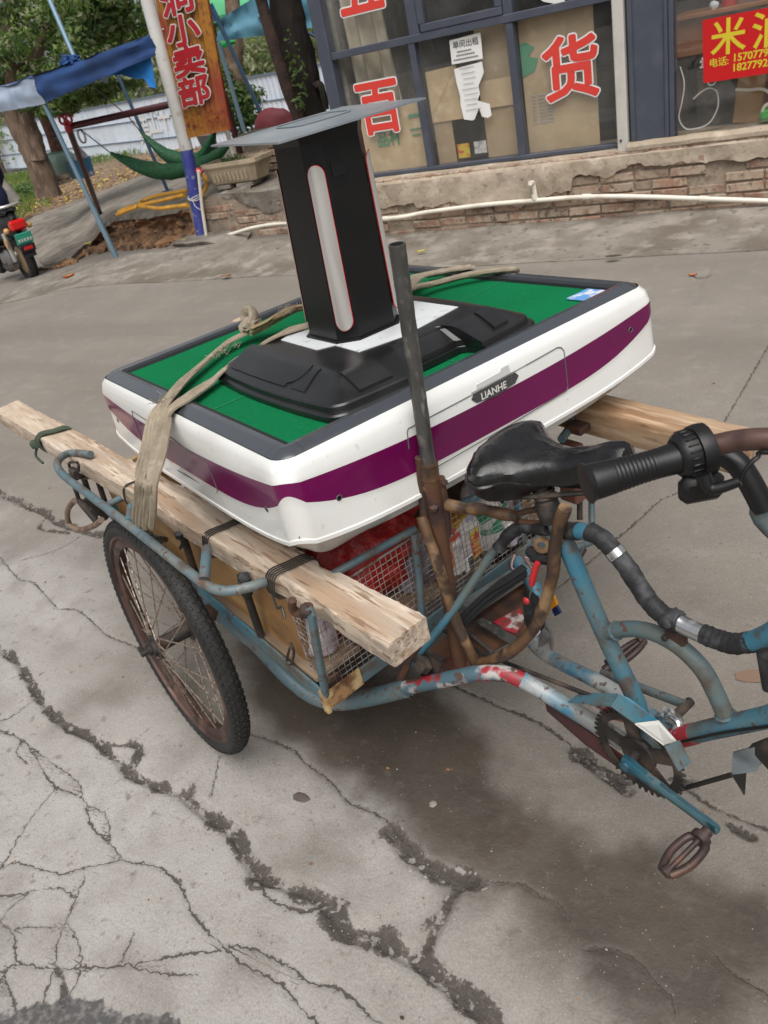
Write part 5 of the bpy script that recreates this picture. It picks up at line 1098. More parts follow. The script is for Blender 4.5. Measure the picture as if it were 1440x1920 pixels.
# shrubs by the verge
for i, (px, rad, n, lab) in enumerate((((-18.8656,14.9088,-0.3686), (.22, .2, .26), 300, 'leafy shrub at the foot of the two pale trunks'), ((-20.7422,15.5339,-0.4594), (.40, .3, .25), 360, 'loose green shrub behind the scooter'), ((-19.8615,14.3427,-0.4704), (.35, .3, .22), 240, 'low shrub behind the rider'))):
    c = Vector(px); s_ = thing('shrub', lab, 'shrub', (c.x, c.y, ground_z(c.x)), group='shrubs along the verge'); mb = MB(); leafcloud(mb, c, rad, n, .055, 60 + i); mb.build('foliage', LEAFB, s_)
    mb = MB()
    for k in range(4): mb.tube([(c.x + .015 * k - .02, c.y, ground_z(c.x)), (c.x + .05 * k - .08, c.y + .03, c.z + .05)], .006, 5)
    mb.build('stems', BARK, s_)
# woods beyond the fence: separate crowns
rw = random.Random(11)
WD = [((-37.1663,27.1047,1.5866), 2.6, 'at the far left edge of the photo'), ((-35.1493,28.0985,1.711), 2.6, 'behind the two pale trunks'), ((-33.4017,28.6414,1.2668), 2.4, 'behind the red clamp'), ((-31.6755,29.0803,1.2868), 2.4, 'under the torn blue flap'), ((-29.9976,29.3963,1.4295), 2.5, 'beside the thin dark tent pole'), ((-28.3515,29.6175,1.4696), 2.4, 'left of the white post'), ((-26.6103,29.8646,1.5808), 2.4, 'behind the white post'), ((-22.5298,28.0786,1.4669), 2.0, 'between the orange board and the rear tent leg'), ((-21.2349,27.8223,1.5609), 2.1, 'right of the forked trunk'), ((-19.909,27.5615,1.5492), 2.0, 'between the two dark trunks'), ((-18.2292,27.5081,1.4447), 1.9, 'between the dark trunk and the shop window'), ((-23.8748,32.0935,2.4628), 2.4, 'highest under the teal canopy'), ((-21.0349,31.647,2.1051), 2.2, 'tallest beside the shop corner'), ((-35.5912,35.1179,2.6301), 3.2, 'farthest, seen above the torn blue flap'), ((-16.8009,27.2347,1.4775), 2.0, 'hidden mostly by the shop corner post')]
for i, (p, r, where) in enumerate(WD):
    c = Vector(p); gz0 = ground_z(c.x) - .1
    tr_ = thing('dusty_tree', 'pale dusty tree beyond the metal fence, ' + where, 'tree', (c.x, c.y, gz0), group='trees beyond the fence')
    mb = MB(); mb.tube([(c.x, c.y, gz0), (c.x + .2, c.y, c.z * .6), (c.x + .1, c.y, c.z + r * .5)], lambda t: .16 - .1 * t, 7, n=3); mb.build('trunk', BARK, tr_)
    mb = MB()
    for k in range(5):
        q = c + Vector((rw.uniform(-.6, .6) * r, rw.uniform(-.5, .5) * r, rw.uniform(-.5, .45) * r)); leafcloud(mb, q, (r * .62, r * .55, r * .55), 190, .13, 500 + i * 9 + k, 2)
    mb.build('crown', [LEAFP, LEAF] if i % 3 else [LEAFP, LEAFP], tr_)

# ------------------------------------------------------------------ scooter with its rider at the left edge
# scooter frame: forward axis f, side axis s (towards the camera), up
SBase = Vector((-8.978,6.3626,-0.2726)); SBase = Vector((-9.1954,6.5011,-0.345))
sf_ = Vector((-.94, .34, 0)).normalized(); ss_ = Vector((0, 0, 1)).cross(sf_)
def S(x, y, z): return SBase + sf_ * x + ss_ * y + Vector((0, 0, z))
SR = Matrix((sf_, ss_, Vector((0, 0, 1)))).transposed()
sco = thing('scooter', 'black scooter with a red tail lamp and green number plate at the left edge', 'scooter', SBase)
def swheel(x, parent):
    wh = MB(); wh.lathe([(.21, -.055), (.255, -.05), (.275, 0), (.255, .05), (.21, .055), (.17, .04), (.17, -.04)], S(x, 0, .275), ss_, 28, closed=True); q = wh.build('wheel', RUBBER, parent)
    h = MB(); h.lathe([(0, -.045), (.10, -.045), (.17, -.035), (.17, .035), (.10, .045), (0, .045)], S(x, 0, .275), ss_, 24); h.build('hub', HUBT, q); return q
swheel(0, sco); swheel(1.25, sco)
mb = MB(); rows = []
for x, w_, z0, z1 in ((-.26, .05, .60, .78), (-.18, .10, .52, .84), (.05, .14, .50, .86), (.30, .15, .48, .80), (.50, .13, .46, .74), (.62, .08, .42, .62)):
    rows.append([S(x, w_ * math.cos(a), (z0 + z1) / 2 + (z1 - z0) / 2 * math.sin(a)) for a in np.linspace(0, 2 * PI, 14, endpoint=False)])
mb.loft(rows, closed=True); mb.build('body', BIKEB, sco)
mb = MB(); rows = []
for x, w_, z0, z1 in ((-.20, .06, .80, .86), (-.10, .13, .80, .90), (.2, .16, .79, .89), (.45, .13, .75, .84), (.6, .08, .74, .82)):
    rows.append([S(x, w_ * math.cos(a), (z0 + z1) / 2 + (z1 - z0) / 2 * math.sin(a)) for a in np.linspace(0, 2 * PI, 12, endpoint=False)])
mb.loft(rows, closed=True); mb.build('seat', LEATH, sco)
mb = MB(); mb.tube([S(.25, .15, .86), S(-.05, .16, .90), S(-.26, .12, .92), S(-.30, 0, .92), S(-.26, -.12, .92), S(-.05, -.16, .90), S(.25, -.15, .86)], .016, 8, n=5); mb.build('grab_rail', SILV, sco)
mb = MB(); rows = []
for a in np.linspace(.35, 2.5, 12): rows.append([S(-.02 - .315 * math.cos(a - .2), y, .275 + .315 * math.sin(a - .2)) for y in (-.075, -.05, .05, .075)])
mb.loft(rows); mb.loft([[S(-.02 - .305 * math.cos(a - .2), y, .275 + .305 * math.sin(a - .2)) for y in (.075, .05, -.05, -.075)] for a in np.linspace(.35, 2.5, 12)]); mb.build('rear_fender', BIKEB, sco)
mb = MB(); mb.box(S(-.31, 0, .70), (.09, .20, .12), SR, bev=.025); mb.build('tail_lamp', TAILR, sco)
for y in (-.14, .14): mb = MB(); mb.blob(S(-.27, y, .66), .036, 2, 0); mb.build('indicator', AMBER, sco)
mb = MB(); mb.box(S(-.345, 0, .545), (.012, .20, .13), SR @ Matrix.Rotation(-.25, 3, 'Y'), bev=.003); q = mb.build('number_plate', PLATEG, sco)
mb = MB()
for i in range(5): mb.box(S(-.358, -.07 + i * .035, .525), (.004, .020, .035), SR @ Matrix.Rotation(-.25, 3, 'Y'))
for i in range(3): mb.box(S(-.352, -.05 + i * .05, .580), (.004, .03, .022), SR @ Matrix.Rotation(-.25, 3, 'Y'))
mb.build('plate_marks', LETSIDE, q)
mb = MB(); mb.box(S(-.33, 0, .43), (.05, .18, .10), SR @ Matrix.Rotation(-.3, 3, 'Y'), bev=.01); mb.build('mud_flap', BIKEB, sco)
mb = MB(); mb.box(S(-.365, 0, .43), (.012, .11, .04), SR @ Matrix.Rotation(-.3, 3, 'Y'), bev=.004); mb.build('reflector', TAILR, sco)
mb = MB(); mb.box(S(.28, .02, .30), (.50, .17, .16), SR, bev=.04); mb.lathe([(0, 0), (.10, 0), (.11, .03), (.06, .06), (0, .06)], S(.18, .10, .30), ss_, 18); mb.lathe([(0, 0), (.08, 0), (.08, .04), (0, .05)], S(.42, .10, .28), ss_, 18); mb.build('engine', BIKEM, sco)
mb = MB(); mb.tube([S(.45, .12, .20), S(.2, .15, .19), S(-.12, .16, .24)], .045, 12, n=4); mb.build('exhaust', DSTEEL, sco)
mb = MB(); mb.tube([S(0, .11, .28), S(-.06, .13, .62)], .028, 10); mb.tube([S(0, -.11, .28), S(-.06, -.13, .62)], .028, 10); mb.build('shock_absorber', SILV, sco)
mb = MB(); mb.box(S(.78, 0, .33), (.40, .30, .06), SR, bev=.02); mb.box(S(1.02, 0, .60), (.06, .34, .52), SR @ Matrix.Rotation(-.25, 3, 'Y'), bev=.025); mb.build('leg_shield', BIKEB, sco)
mb = MB(); mb.tube([S(1.25, 0, .275), S(1.02, 0, .95)], .03, 8); mb.tube([S(.93, .32, 1.02), S(1.02, .12, 1.0), S(1.02, -.12, 1.0), S(.93, -.32, 1.02)], .016, 8, n=4); mb.build('handlebar', BIKEM, sco)
mb = MB(); mb.lathe([(0, 0), (.05, .0), (.055, .012), (0, .012)], S(-.06, .14, .50), ss_, 16); mb.build('side_reflector', AMBER, sco)

# the rider: one continuous body, seated, leaning slightly forward
def skin_body(name, verts, edges, radii, m, parent, mats_by=None, sub=2):
    me = bpy.data.meshes.new(name); base = BASE[parent]
    me.from_pydata([tuple(Vector(v) - base) for v in verts], edges, []); o = bpy.data.objects.new(name, me); COL.objects.link(o)
    o.modifiers.new('skin', 'SKIN'); md = o.modifiers.new('sub', 'SUBSURF'); md.levels = sub; md.render_levels = sub
    for i, r in enumerate(radii): me.skin_vertices[0].data[i].radius = (r, r) if not isinstance(r, tuple) else r
    me.skin_vertices[0].data[0].use_root = True
    bpy.context.view_layer.update(); dg = bpy.context.evaluated_depsgraph_get(); m2 = bpy.data.meshes.new_from_object(o.evaluated_get(dg)); m2.name = name
    bpy.data.objects.remove(o); m2.materials.clear()
    for q in (m if isinstance(m, (list, tuple)) else [m]): m2.materials.append(q)
    for p in m2.polygons: p.use_smooth = True
    o = bpy.data.objects.new(name, m2); COL.objects.link(o); o.parent = parent; BASE[o] = base; return o
rd = thing('person', 'rider in dark navy clothes and a dark helmet sitting on the black scooter', 'person', S(.22, 0, .84))
V = []; E = []; Rr = []
def vtx(p, r, prev=None):
    V.append(p); Rr.append(r); i = len(V) - 1
    if prev is not None: E.append((prev, i))
    return i
pel = vtx(S(.20, 0, .96), .165); w1 = vtx(S(.24, 0, 1.12), .145, pel); ch = vtx(S(.32, 0, 1.30), .165, w1); nk0 = vtx(S(.37, 0, 1.44), .10, ch); nk = vtx(S(.40, 0, 1.51), .055, nk0); hd = vtx(S(.43, 0, 1.60), .085, nk); vtx(S(.43, 0, 1.68), .08, hd)
hands = []
for y in (-1, 1):
    hp = vtx(S(.26, .10 * y, .93), .105, pel); kn = vtx(S(.66, .17 * y, .88), .075, hp); an = vtx(S(.70, .16 * y, .46), .05, kn); vtx(S(.84, .16 * y, .38), .042, an)
    sh = vtx(S(.36, .19 * y, 1.40), .068, nk0); el = vtx(S(.58, .30 * y, 1.20), .05, sh); wr = vtx(S(.85, .31 * y, 1.06), .034, el); pm = vtx(S(.91, .31 * y, 1.045), .036, wr); hands.append((pm, y))
skin_body('body', V, E, Rr, NAVY, rd)
for pm, y in hands:
    V2 = []; E2 = []; R2 = []; p0 = Vector(V[pm])
    def v2(p, r, prev=None):
        V2.append(p); R2.append(r)
        if prev is not None: E2.append((prev, len(V2) - 1))
        return len(V2) - 1
    r0 = v2(p0 - sf_ * .02, .028); r1 = v2(p0 + sf_ * .035, .026, r0)
    for k in range(4):
        off = ss_ * (-.03 + .02 * k); a = v2(p0 + sf_ * .055 + off, .010, r1); b_ = v2(p0 + sf_ * .085 + off + Vector((0, 0, -.012)), .009, a); v2(p0 + sf_ * (.075 - .003 * abs(k - 1)) + off + Vector((0, 0, -.036)), .008, b_)
    a = v2(p0 + sf_ * .02 - ss_ * .04 * y, .010, r0); v2(p0 + sf_ * .05 - ss_ * .045 * y + Vector((0, 0, -.025)), .009, a)
    skin_body('hand', V2, E2, R2, SKIN, rd, sub=1)
mb = MB(); mb.blob(S(.44, 0, 1.645), .125, 3, 0, sc=(1.05, .92, 1.1)); mb.build('helmet', HELM, rd)
mb = MB(); mb.blob(S(.47, 0, 1.60), .092, 3, 0, sc=(1, .85, 1.2)); mb.blob(S(.565, 0, 1.60), .02, 2, 0); mb.build('face', SKIN, rd)
for y in (-1, 1): mb = MB(); mb.box(S(.87, .16 * y, .385), (.24, .09, .075), SR, bev=.03); mb.build('shoe', BLKCL, rd)

# ------------------------------------------------------------------ cargo tricycle (x forward, y to the far side)
tri = thing('cargo_tricycle', 'battered blue cargo tricycle with a load bed carrying the upturned game table', 'tricycle', (0, 0, 0), 'C')
def tpart(name, m, fn, parent=None):
    mb = MB(); fn(mb); return mb.build(name, m, parent or tri)
def tubep(name, m, pts, r, n=6, seg=14, jit=0., parent=None, **k):
    mb = MB(); mb.tube(pts, r, seg, n=n, jit=jit, **k); return mb.build(name, m, parent or tri)
BBX = (1.043,-0.01,0.3035)
# --- wheel: built once at the hub, then copied to the far side and the front
WRM, Wr = .305, .0235
def wheel_meshes():
    t = MB(); prof = [(WRM + Wr * math.cos(a), Wr * 1.02 * math.sin(a)) for a in np.linspace(0, 2 * PI, 14, endpoint=False)]
    t.lathe(prof, (0, 0, 0), (0, 1, 0), 72, closed=True); tyre = t.mesh('tyre', RUBBER)
    k = MB(); n = 92
    for i in range(n):
        for row, ph, off in ((-2, .98, 0), (-1, .50, .5), (0, 0, 0), (1, -.50, .5), (2, -.98, 0)):
            a = 2 * PI * (i + off) / n; y = Wr * math.sin(ph) * 1.02; rr = WRM + Wr * math.cos(ph)
            rad = Vector((math.cos(a), 0, math.sin(a))); tan = Vector((-math.sin(a), 0, math.cos(a))); nrm = rad * math.cos(ph) + Vector((0, 1, 0)) * math.sin(ph); side = nrm.cross(tan)
            M3 = Matrix((tan, side, nrm)).transposed()
            sz = (.0120, .0070, .0026) if row else (.0110, .0085, .0026)
            k.box(rad * rr + Vector((0, y, 0)) + nrm * .0008, sz, M3 @ Matrix.Rotation((.35 if row % 2 else -.2), 3, 'Z'), 0, .0018)
    tread = k.mesh('tread', RUBBER)
    r = MB(); r.lathe([(.284, -.021), (.291, -.019), (.288, -.012), (.268, -.016), (.256, -.011), (.256, .011), (.268, .016), (.288, .012), (.291, .019), (.284, .021), (.280, .012), (.279, -.012)][::1], (0, 0, 0), (0, 1, 0), 72, closed=True); rim = r.mesh('rim', RIMM)
    h = MB(); h.lathe([(0, -.088), (.008, -.088), (.008, -.070), (.014, -.070), (.014, -.062), (.022, -.06), (.022, -.052), (.034, -.050), (.034, -.044), (.02, -.04), (.018, 0), (.02, .04), (.034, .044), (.034, .05), (.022, .052), (.022, .10), (0, .10)], (0, 0, 0), (0, 1, 0), 20, smooth=False)
    h.box((-.014, -.080, 0), (.034, .012, .014), bev=.003); hub = h.mesh('hub', DSTEEL)
    s = MB(); s.tube([(0, 0, 0), (0, 0, 1)], .0019, 6); spoke = s.mesh('spoke', SPOKE)
    return tyre, tread, rim, hub, spoke
WM = wheel_meshes()
def spoke_M(i):
    side = 1 if i % 2 else -1; cross = 1 if (i // 2) % 2 else -1
    ar = 2 * PI * i / 36; ah = ar + cross * 1.15; a = Vector((.031 * math.cos(ah), .047 * side, .031 * math.sin(ah))); b = Vector((.258 * math.cos(ar), .006 * side, .268 * math.sin(ar)))
    d = b - a; q = d.to_track_quat('Z', 'Y').to_matrix().to_4x4(); return Matrix.Translation(a) @ q @ Matrix.Diagonal((1, 1, d.length, 1))
def make_wheel(M):
    w_ = bpy.data.objects.new('wheel', WM[0]); COL.objects.link(w_); w_.parent = tri; w_.matrix_local = M; BASE[w_] = Vector((0, 0, 0))
    tr = inst('tread', WM[1], w_, Matrix.Identity(4)); tr['kind'] = 'stuff'; inst('rim', WM[2], w_, Matrix.Identity(4)); inst('hub', WM[3], w_, Matrix.Identity(4))
    for i in range(36): inst('spoke', WM[4], w_, spoke_M(i))
    return w_
w0 = make_wheel(Matrix.Translation((0, -.47, .3305)) @ Matrix.Rotation(math.radians(-3.76), 4, 'X'))
w1 = copy_tree(w0, tri); w1.matrix_local = Matrix.Translation((0, .47, .3305)) @ Matrix.Rotation(math.radians(3.76), 4, 'X') @ Matrix.Rotation(PI, 4, 'Z')
w2 = copy_tree(w0, tri); w2.matrix_local = Matrix.Translation((1.83, 0, .3305))
# --- axle, springs and chassis under the bed
tpart('axle', RUST, lambda mb: mb.tube([(0, -.42, .335), (0, .42, .335)], .024, 12))
for y in (-.30, .30):
    tpart('leaf_spring', RUST, lambda mb: (mb.tube([(-.34, y, .375), (-.18, y, .325), (0, y, .30), (.18, y, .325), (.34, y, .375)], .018, 6, n=5, ell=(.5, 1.3)), mb.tube([(-.22, y, .335), (0, y, .285), (.22, y, .335)], .016, 6, n=5, ell=(.5, 1.3))))
tpart('chassis_rail', RUST, lambda mb: (mb.box((-.01, -.33, .388), (1.1, .035, .035)), mb.box((-.01, .33, .388), (1.1, .035, .035)), mb.box((-.54, 0, .388), (.035, .62, .033)), mb.box((.25, 0, .388), (.033, .62, .033)), mb.box((-.2, 0, .388), (.033, .62, .033))))
tubep('under_tube', BLUEG, [(-.35, -.335, .345), (.1, -.335, .315), (0.1686,-0.33,0.3049), (0.285,-0.325,0.258), (0.3541,-0.305,0.2206), (0.4114,-0.27,0.2103), (0.4879,-0.225,0.2411), (0.5677,-0.185,0.2853)], .021, jit=.01)
# --- bed: floor, rails, boards
XF, XB, YN, YR = .545, -.56, -.36, .40
tpart('bed_floor', mat('worn_bed_boards', (.24, .17, .11), .9, layers=[((.14, .09, .06), 6, .45, .65)], stretch=(.3, 1, 1)), lambda mb: [mb.box((-.01, -.30 + i * .1275, .414 - .0), (1.06, .118, .016), bev=.003) for i in range(6)])
tpart('lower_rail', BLUE, lambda mb: (mb.beam((XB, YN - .008, .455), (XF, YN - .004, .388), .006, .038, bev=.001), mb.beam((XB, YN + .012, .436), (XF, YN + .014, .369), .036, .006, bev=.001)))
tpart('lower_rail', BLUE, lambda mb: mb.beam((XB, YR, .455), (XF, YR, .388), .006, .036))
tpart('front_rail', BLUEG, lambda mb: (mb.beam((XF + .006, YN, .380), (XF + .006, YR, .392), .006, .040, bev=.001), mb.beam((XF - .012, YN, .363), (XF - .012, YR, .375), .036, .005)))
tpart('corner_patch', mat('flaking_ochre_rust', (.30, .17, .07), .8, layers=[((.10, .045, .02), 30, .45, .6), ((.45, .32, .16), 18, .56, .66)], bumps=[(60, .6, .003)]), lambda mb: (mb.beam((XF + .0105, YN - .002, .383), (XF + .0105, YN + .085, .385), .003, .046), mb.box((XF + .002, YN - .006, .378), (.018, .012, .062), bev=.003)))
tpart('back_rail', BLUE, lambda mb: mb.beam((XB, YN, .455), (XB, YR, .455), .035, .035))
sbd = tpart('side_board', PLY, lambda mb: mb.box((-.042, YN + .026, .522), (1.03, .016, .215), Matrix.Rotation(.05, 3, 'Y'), bev=.003))
tpart('side_board', PLY, lambda mb: mb.box((-.055, YR - .026, .522), (1.0, .016, .215), Matrix.Rotation(.05, 3, 'Y'), bev=.003))
tpart('bed_end', PLY, lambda mb: mb.box((XB + .03, .02, .515), (.014, .70, .15), bev=.003))
# stakes of the near side
tubep('stake', BLUEG, [(XF - .005, YN, .37), (0.6522,-0.385,0.679), (0.6461,-0.385,0.6882)], .0085, 0)
tpart('stake_hook', RUST, lambda mb: (mb.tube([(0.6447,-0.385,0.6851), (0.6126,-0.39,0.6626), (0.6043,-0.395,0.6706), (0.6156,-0.395,0.6982)], .008, 8, n=5), mb.blob((0.6428,-0.387,0.6818), .014, 2, .4)))
tubep('stake', DSTEEL, [(0.3098,-0.362,0.4294), (0.3425,-0.372,0.5705), (0.3594,-0.375,0.6185)], .009, 0)
tpart('stake_tie', TAPE, lambda mb: (mb.tube([(0.3511,-0.374,0.5758), (0.3676,-0.377,0.6193)], .014, 10, jit=.12), mb.blob((0.3764,-0.38,0.6334), .014, 1, .5, seed=2)))
tubep('stake', DSTEEL, [(0.0183,-0.362,0.4656), (0.0614,-0.37,0.5773), (0.0788,-0.375,0.6223)], .009, 0)
tpart('stake_tie', TAPE, lambda mb: (mb.blob((0.0808,-0.38,0.623), .014, 1, .5, seed=4), mb.tube([(0.0808,-0.38,0.623), (0.0744,-0.38,0.5992), (0.0593,-0.385,0.5808)], .004, 6)))
tubep('stake', DSTEEL, [(-0.7379,-0.365,0.3801), (-0.6913,-0.37,0.4693), (-0.6305,-0.375,0.5678)], .009, 0)
tubep('stake', DSTEEL, [(-0.5682,-0.365,0.4503), (-0.5035,-0.37,0.5771)], .008, 0)
# outrigger rail of the near side
tubep('outer_rail', BLUEG, [(-0.4524,-0.37,0.6846), (-0.5542,-0.4,0.6745), (-0.4953,-0.45,0.6886), (-0.4397,-0.462,0.6707), (-0.2216,-0.464,0.6759), (0.0176,-0.464,0.6788), (0.1892,-0.464,0.6777), (0.3418,-0.462,0.6726), (0.3915,-0.457,0.6651), (0.4312,-0.44,0.6619), (0.4551,-0.4,0.6576), (0.4557,-0.37,0.6505)], .0105, 5)
tubep('rail_strut', BLUEG, [(0.3803,-0.457,0.6786), (0.3527,-0.432,0.6959), (0.2872,-0.4,0.6791)], .011, 0)
tubep('rail_strut', BLUEG, [(0.0161,-0.46,0.6804), (-0.0444,-0.425,0.6839)], .0105, 0)
tubep('rail_strut', BLUEG, [(-0.4844,-0.44,0.6406), (-0.5778,-0.36,0.5706)], .009, 0)
tubep('rail_strut', BLUEG, [(0.0129,-0.44,0.6302), (-0.1223,-0.36,0.5196)], .008, 0)
tubep('rail_strut', BLUEG, [(-.25, -.44, .62), (-.25, -.345, .62)], .009, 0)
tubep('ring_handle', mat('tan_rusty_ring', (.22, .15, .105), .7, layers=[((.12, .07, .05), 14, .5, .65)]), [(-0.535,-0.445,0.547), (-0.6756,-0.45,0.4655), (-0.7516,-0.45,0.3881), (-0.629,-0.45,0.4118), (-0.4211,-0.45,0.503), (-0.317,-0.445,0.5579)], .0085, 6)
tpart('hanging_bolt', DSTEEL, lambda mb: (mb.tube([(-0.4714,-0.445,0.565), (-0.3759,-0.445,0.5312)], .010, 8), mb.tube([(-0.4749,-0.44,0.6227), (-0.481,-0.445,0.5563)], .006, 8), mb.tube([(-0.4652,-0.43,0.5678), (-0.4605,-0.4,0.4858)], .009, 8)))
lock = tpart('padlock', DSTEEL, lambda mb: (mb.box((-0.4542,-0.43,0.6532), (.03, .02, .035), bev=.005), mb.tube([(-0.4823,-0.43,0.6585), (-0.4592,-0.43,0.6856), (-0.3605,-0.43,0.7142), (-0.3985,-0.43,0.6767)], .004, 6, n=4)))
tpart('wire_hook', WIRE, lambda mb: mb.tube([(0.4617,-0.362,0.489), (0.4668,-0.365,0.4645), (0.4329,-0.365,0.4146), (0.4145,-0.365,0.4116), (0.4541,-0.365,0.4722)], .003, 6, n=5))
# outrigger of the far side
tubep('outer_rail', BLUEG, [(-.6, .52, .612), (.40, .52, .612), (.50, .50, .612), (.54, .42, .612)], .0105, 5)
tubep('rail_post', BLUEG, [(0.4993,0.56,0.3725), (0.5395,0.5,0.2681)], .0085, 0)
tubep('rail_post', DSTEEL, [(0.4849,0.53,0.3755), (0.5041,0.5,0.3231)], .0075, 0)
tpart('timber_block', mat('dark_red_timber', (.13, .05, .035), .8, layers=[((.25, .17, .11), 8, .56, .66)]), lambda mb: mb.box((0.5181,0.47,0.4898), (.055, .045, .16), bev=.004))
tpart('cross_bracket', RUST, lambda mb: (mb.box((0.5434,0.48,0.6187), (.05, .05, .02), bev=.003), mb.beam((0.4361,0.46,0.624), (0.5209,0.5,0.6358), .015, .012)))
tubep('far_stake', BLUE, [(0.53,0.2592,0.5436), (0.53,0.2638,0.3636)], .008, 0)
tubep('under_bracket', BLUEG, [(0.6526,0.3,0.4078), (0.6076,0.42,0.3421)], .009, 0)
tpart('far_eye_bolt', DSTEEL, lambda mb: (mb.tube([(0.5902,0.4,0.339), (0.5928,0.42,0.3215), (0.5973,0.42,0.3365), (0.5842,0.42,0.3379)], .003, 6, n=4), mb.lathe([(0, -.01), (.009, -.01), (.009, .012), (0, .012)], (0.6494,0.33,0.3792), (0, .6, .4), 8)))
# front grille of the bed
tubep('top_rail', BLUEG, [(0.5,-0.3271,0.6179), (0.53,-0.238,0.6307), (0.545,-0.165,0.6362), (0.55,-0.0567,0.6318)], .0085, 0)
tubep('top_rail', BLUE, [(0.54,0.0617,0.6186), (0.53,0.1386,0.5983), (0.52,0.2098,0.5811)], .0085, 0)
tubep('grille_post', BLUEG, [(0.555,-0.0651,0.6278), (0.555,-0.0781,0.5105), (0.555,-0.0909,0.4305)], .0085, 0)
def grille(mb, x0=XF - .006):
    y = YN + .02
    zb = lambda y_: .392; zt = lambda y_: .60
    k = 0
    while y < YR - .01:
        mb.tube([(x0 + .002 * math.sin(k), y, .392), (x0, y + .003 * math.sin(k * 2.3), .50), (x0, y, .606)], .0009, 4, caps=False); y += .0145; k += 1
    z = .40
    while z < .606:
        mb.tube([(x0 - .002, YN + .02, z), (x0 - .002 + .002 * math.sin(z * 90), .0, z + .002), (x0 - .002, YR - .01, z)], .0009, 4, caps=False); z += .0145
    mb.tube([(x0, YN + .02, .609), (x0, YR - .01, .609)], .0022, 6)
g_ = tpart('wire_grille', GRILL, grille); g_['kind'] = 'stuff'
def grille2(mb):
    x = .485
    while x < XF - .01: mb.tube([(x, YN + .012, .40), (x, YN + .012, .60)], .0009, 4, caps=False); x += .0145
    z = .41
    while z < .60: mb.tube([(.485, YN + .011, z), (XF - .01, YN + .011, z)], .0009, 4, caps=False); z += .0145
    mb.tube([(.485, YN + .012, .40), (.485, YN + .012, .61)], .002, 6)
g_ = tpart('wire_grille', GRILL, grille2); g_['kind'] = 'stuff'
def grille3(mb):
    x = .10
    while x < XF - .01: mb.tube([(x, YR - .012, .40), (x, YR - .012, .60)], .0009, 4, caps=False); x += .0145
    z = .41
    while z < .60: mb.tube([(.10, YR - .011, z), (XF - .01, YR - .011, z)], .0009, 4, caps=False); z += .0145
g_ = tpart('wire_grille', GRILL, grille3); g_['kind'] = 'stuff'
# --- main frame tubes
tubep('near_stay', REDW, [(0.5411,-0.19,0.2692), (0.626,-0.165,0.3221), (0.691,-0.14,0.3582), (0.7499,-0.115,0.3882), (0.8011,-0.09,0.3971), (0.8313,-0.078,0.389)], .0165, jit=.01)
tubep('near_stay_front', BLUEW, [(0.8298,-0.079,0.3917), (0.8507,-0.07,0.3803), (0.8941,-0.06,0.3655), (0.9425,-0.05,0.349), (0.991,-0.042,0.3355), (1.0327,-0.035,0.3221)], .0168, jit=.01)
tubep('far_stay', BLUEW, [(1.0531,0.035,0.3369), (0.9895,0.042,0.3384), (0.9209,0.05,0.3349), (0.8072,0.07,0.3049), (0.728,0.09,0.2788), (0.6739,0.11,0.2744), (0.6593,0.13,0.309), (0.6459,0.17,0.3623), (.56, .20, .40)], .0155, jit=.01)
tubep('seat_tube', BLUE, [(0.8795,0,0.7646), (0.9136,0,0.6876), (0.9536,0,0.5872), (0.9934,0,0.4955), (1.0398,0,0.3983), (1.0482,0,0.3203)], .0165, 3, 18)
tubep('top_tube', BLUE, [(0.8847,0,0.7275), (0.9122,0,0.7323), (0.9553,0,0.7464), (0.9791,0,0.7459)], .0145, 6)
tubep('top_tube_wrap', TAPE, [(0.9599,0,0.7493), (0.9823,0,0.7461), (1.0037,0,0.7331), (1.0303,0,0.7086), (1.0534,0,0.6785), (1.0736,0,0.6537), (1.095,0,0.6398), (1.1163,0,0.6361)], lambda t: .0160 + .0005 * math.sin(t * 41) + .0004 * math.sin(t * 97), 7, 18, jit=.03)
tubep('top_tube_wrap', TAPE, [(0.8847,0,0.7275), (0.9158,0,0.7336), (0.9393,0,0.7414)], .0158, 6, 14, jit=.02)
tubep('chrome_sleeve', CHROME, [(1.1163,0,0.6394), (1.138,0,0.6352), (1.1702,0,0.6346)], .0152, 6, 18)
tpart('top_tube_wrap', TAPE, lambda mb: (mb.tube([(1.1096,0,0.6416), (1.122,0,0.6379), (1.1296,0,0.6374)], lambda t: .0185 - .002 * abs(t - .5), 14, n=3, jit=.10), mb.blob((1.1114,-0.01,0.6383), .014, 2, .6, 4, seed=3)))
tubep('top_tube_wrap', TAPE, [(1.1683,0,0.6359), (1.1924,0,0.6369), (1.2198,0,0.6433), (1.2481,0,0.6631)], lambda t: .0160 + .0006 * math.sin(t * 46), 7, 18, jit=.05)
tubep('top_tube', BLUE, [(1.2426,0,0.659), (1.2596,-0,0.6765), (1.2836,0,0.7073), (1.3296,0,0.7757), (1.3701,0,0.8378)], .0155, 6)
tpart('silver_patch', CHROME, lambda mb: mb.tube([(1.0077,0,0.7304), (1.0176,0,0.7216)], .0172, 16))
tubep('brace_tube', BLUE, [(0.9849,0,0.5415), (1.0142,0,0.5632), (1.0527,0,0.5835), (1.0939,0,0.5914), (1.133,0,0.584), (1.1689,0,0.5597), (1.1916,0,0.5221), (1.2127,0,0.4759)], .0145, 6)
tpart('brace_block', RUST, lambda mb: mb.box((1.1217,0,0.6086), (.035, .016, .04), bev=.003))
tubep('down_tube', BLUE, [(1.059,0,0.2993), (1.121,0,0.3686), (1.191,0,0.4408), (1.2773,0,0.5272), (1.3503,0,0.6047), (1.52, 0, .70)], .0175, 4, 18)
tpart('tube_joint', REDP, lambda mb: mb.tube([(1.1124,0,0.3582), (1.1551,0,0.4038)], .0185, 16))
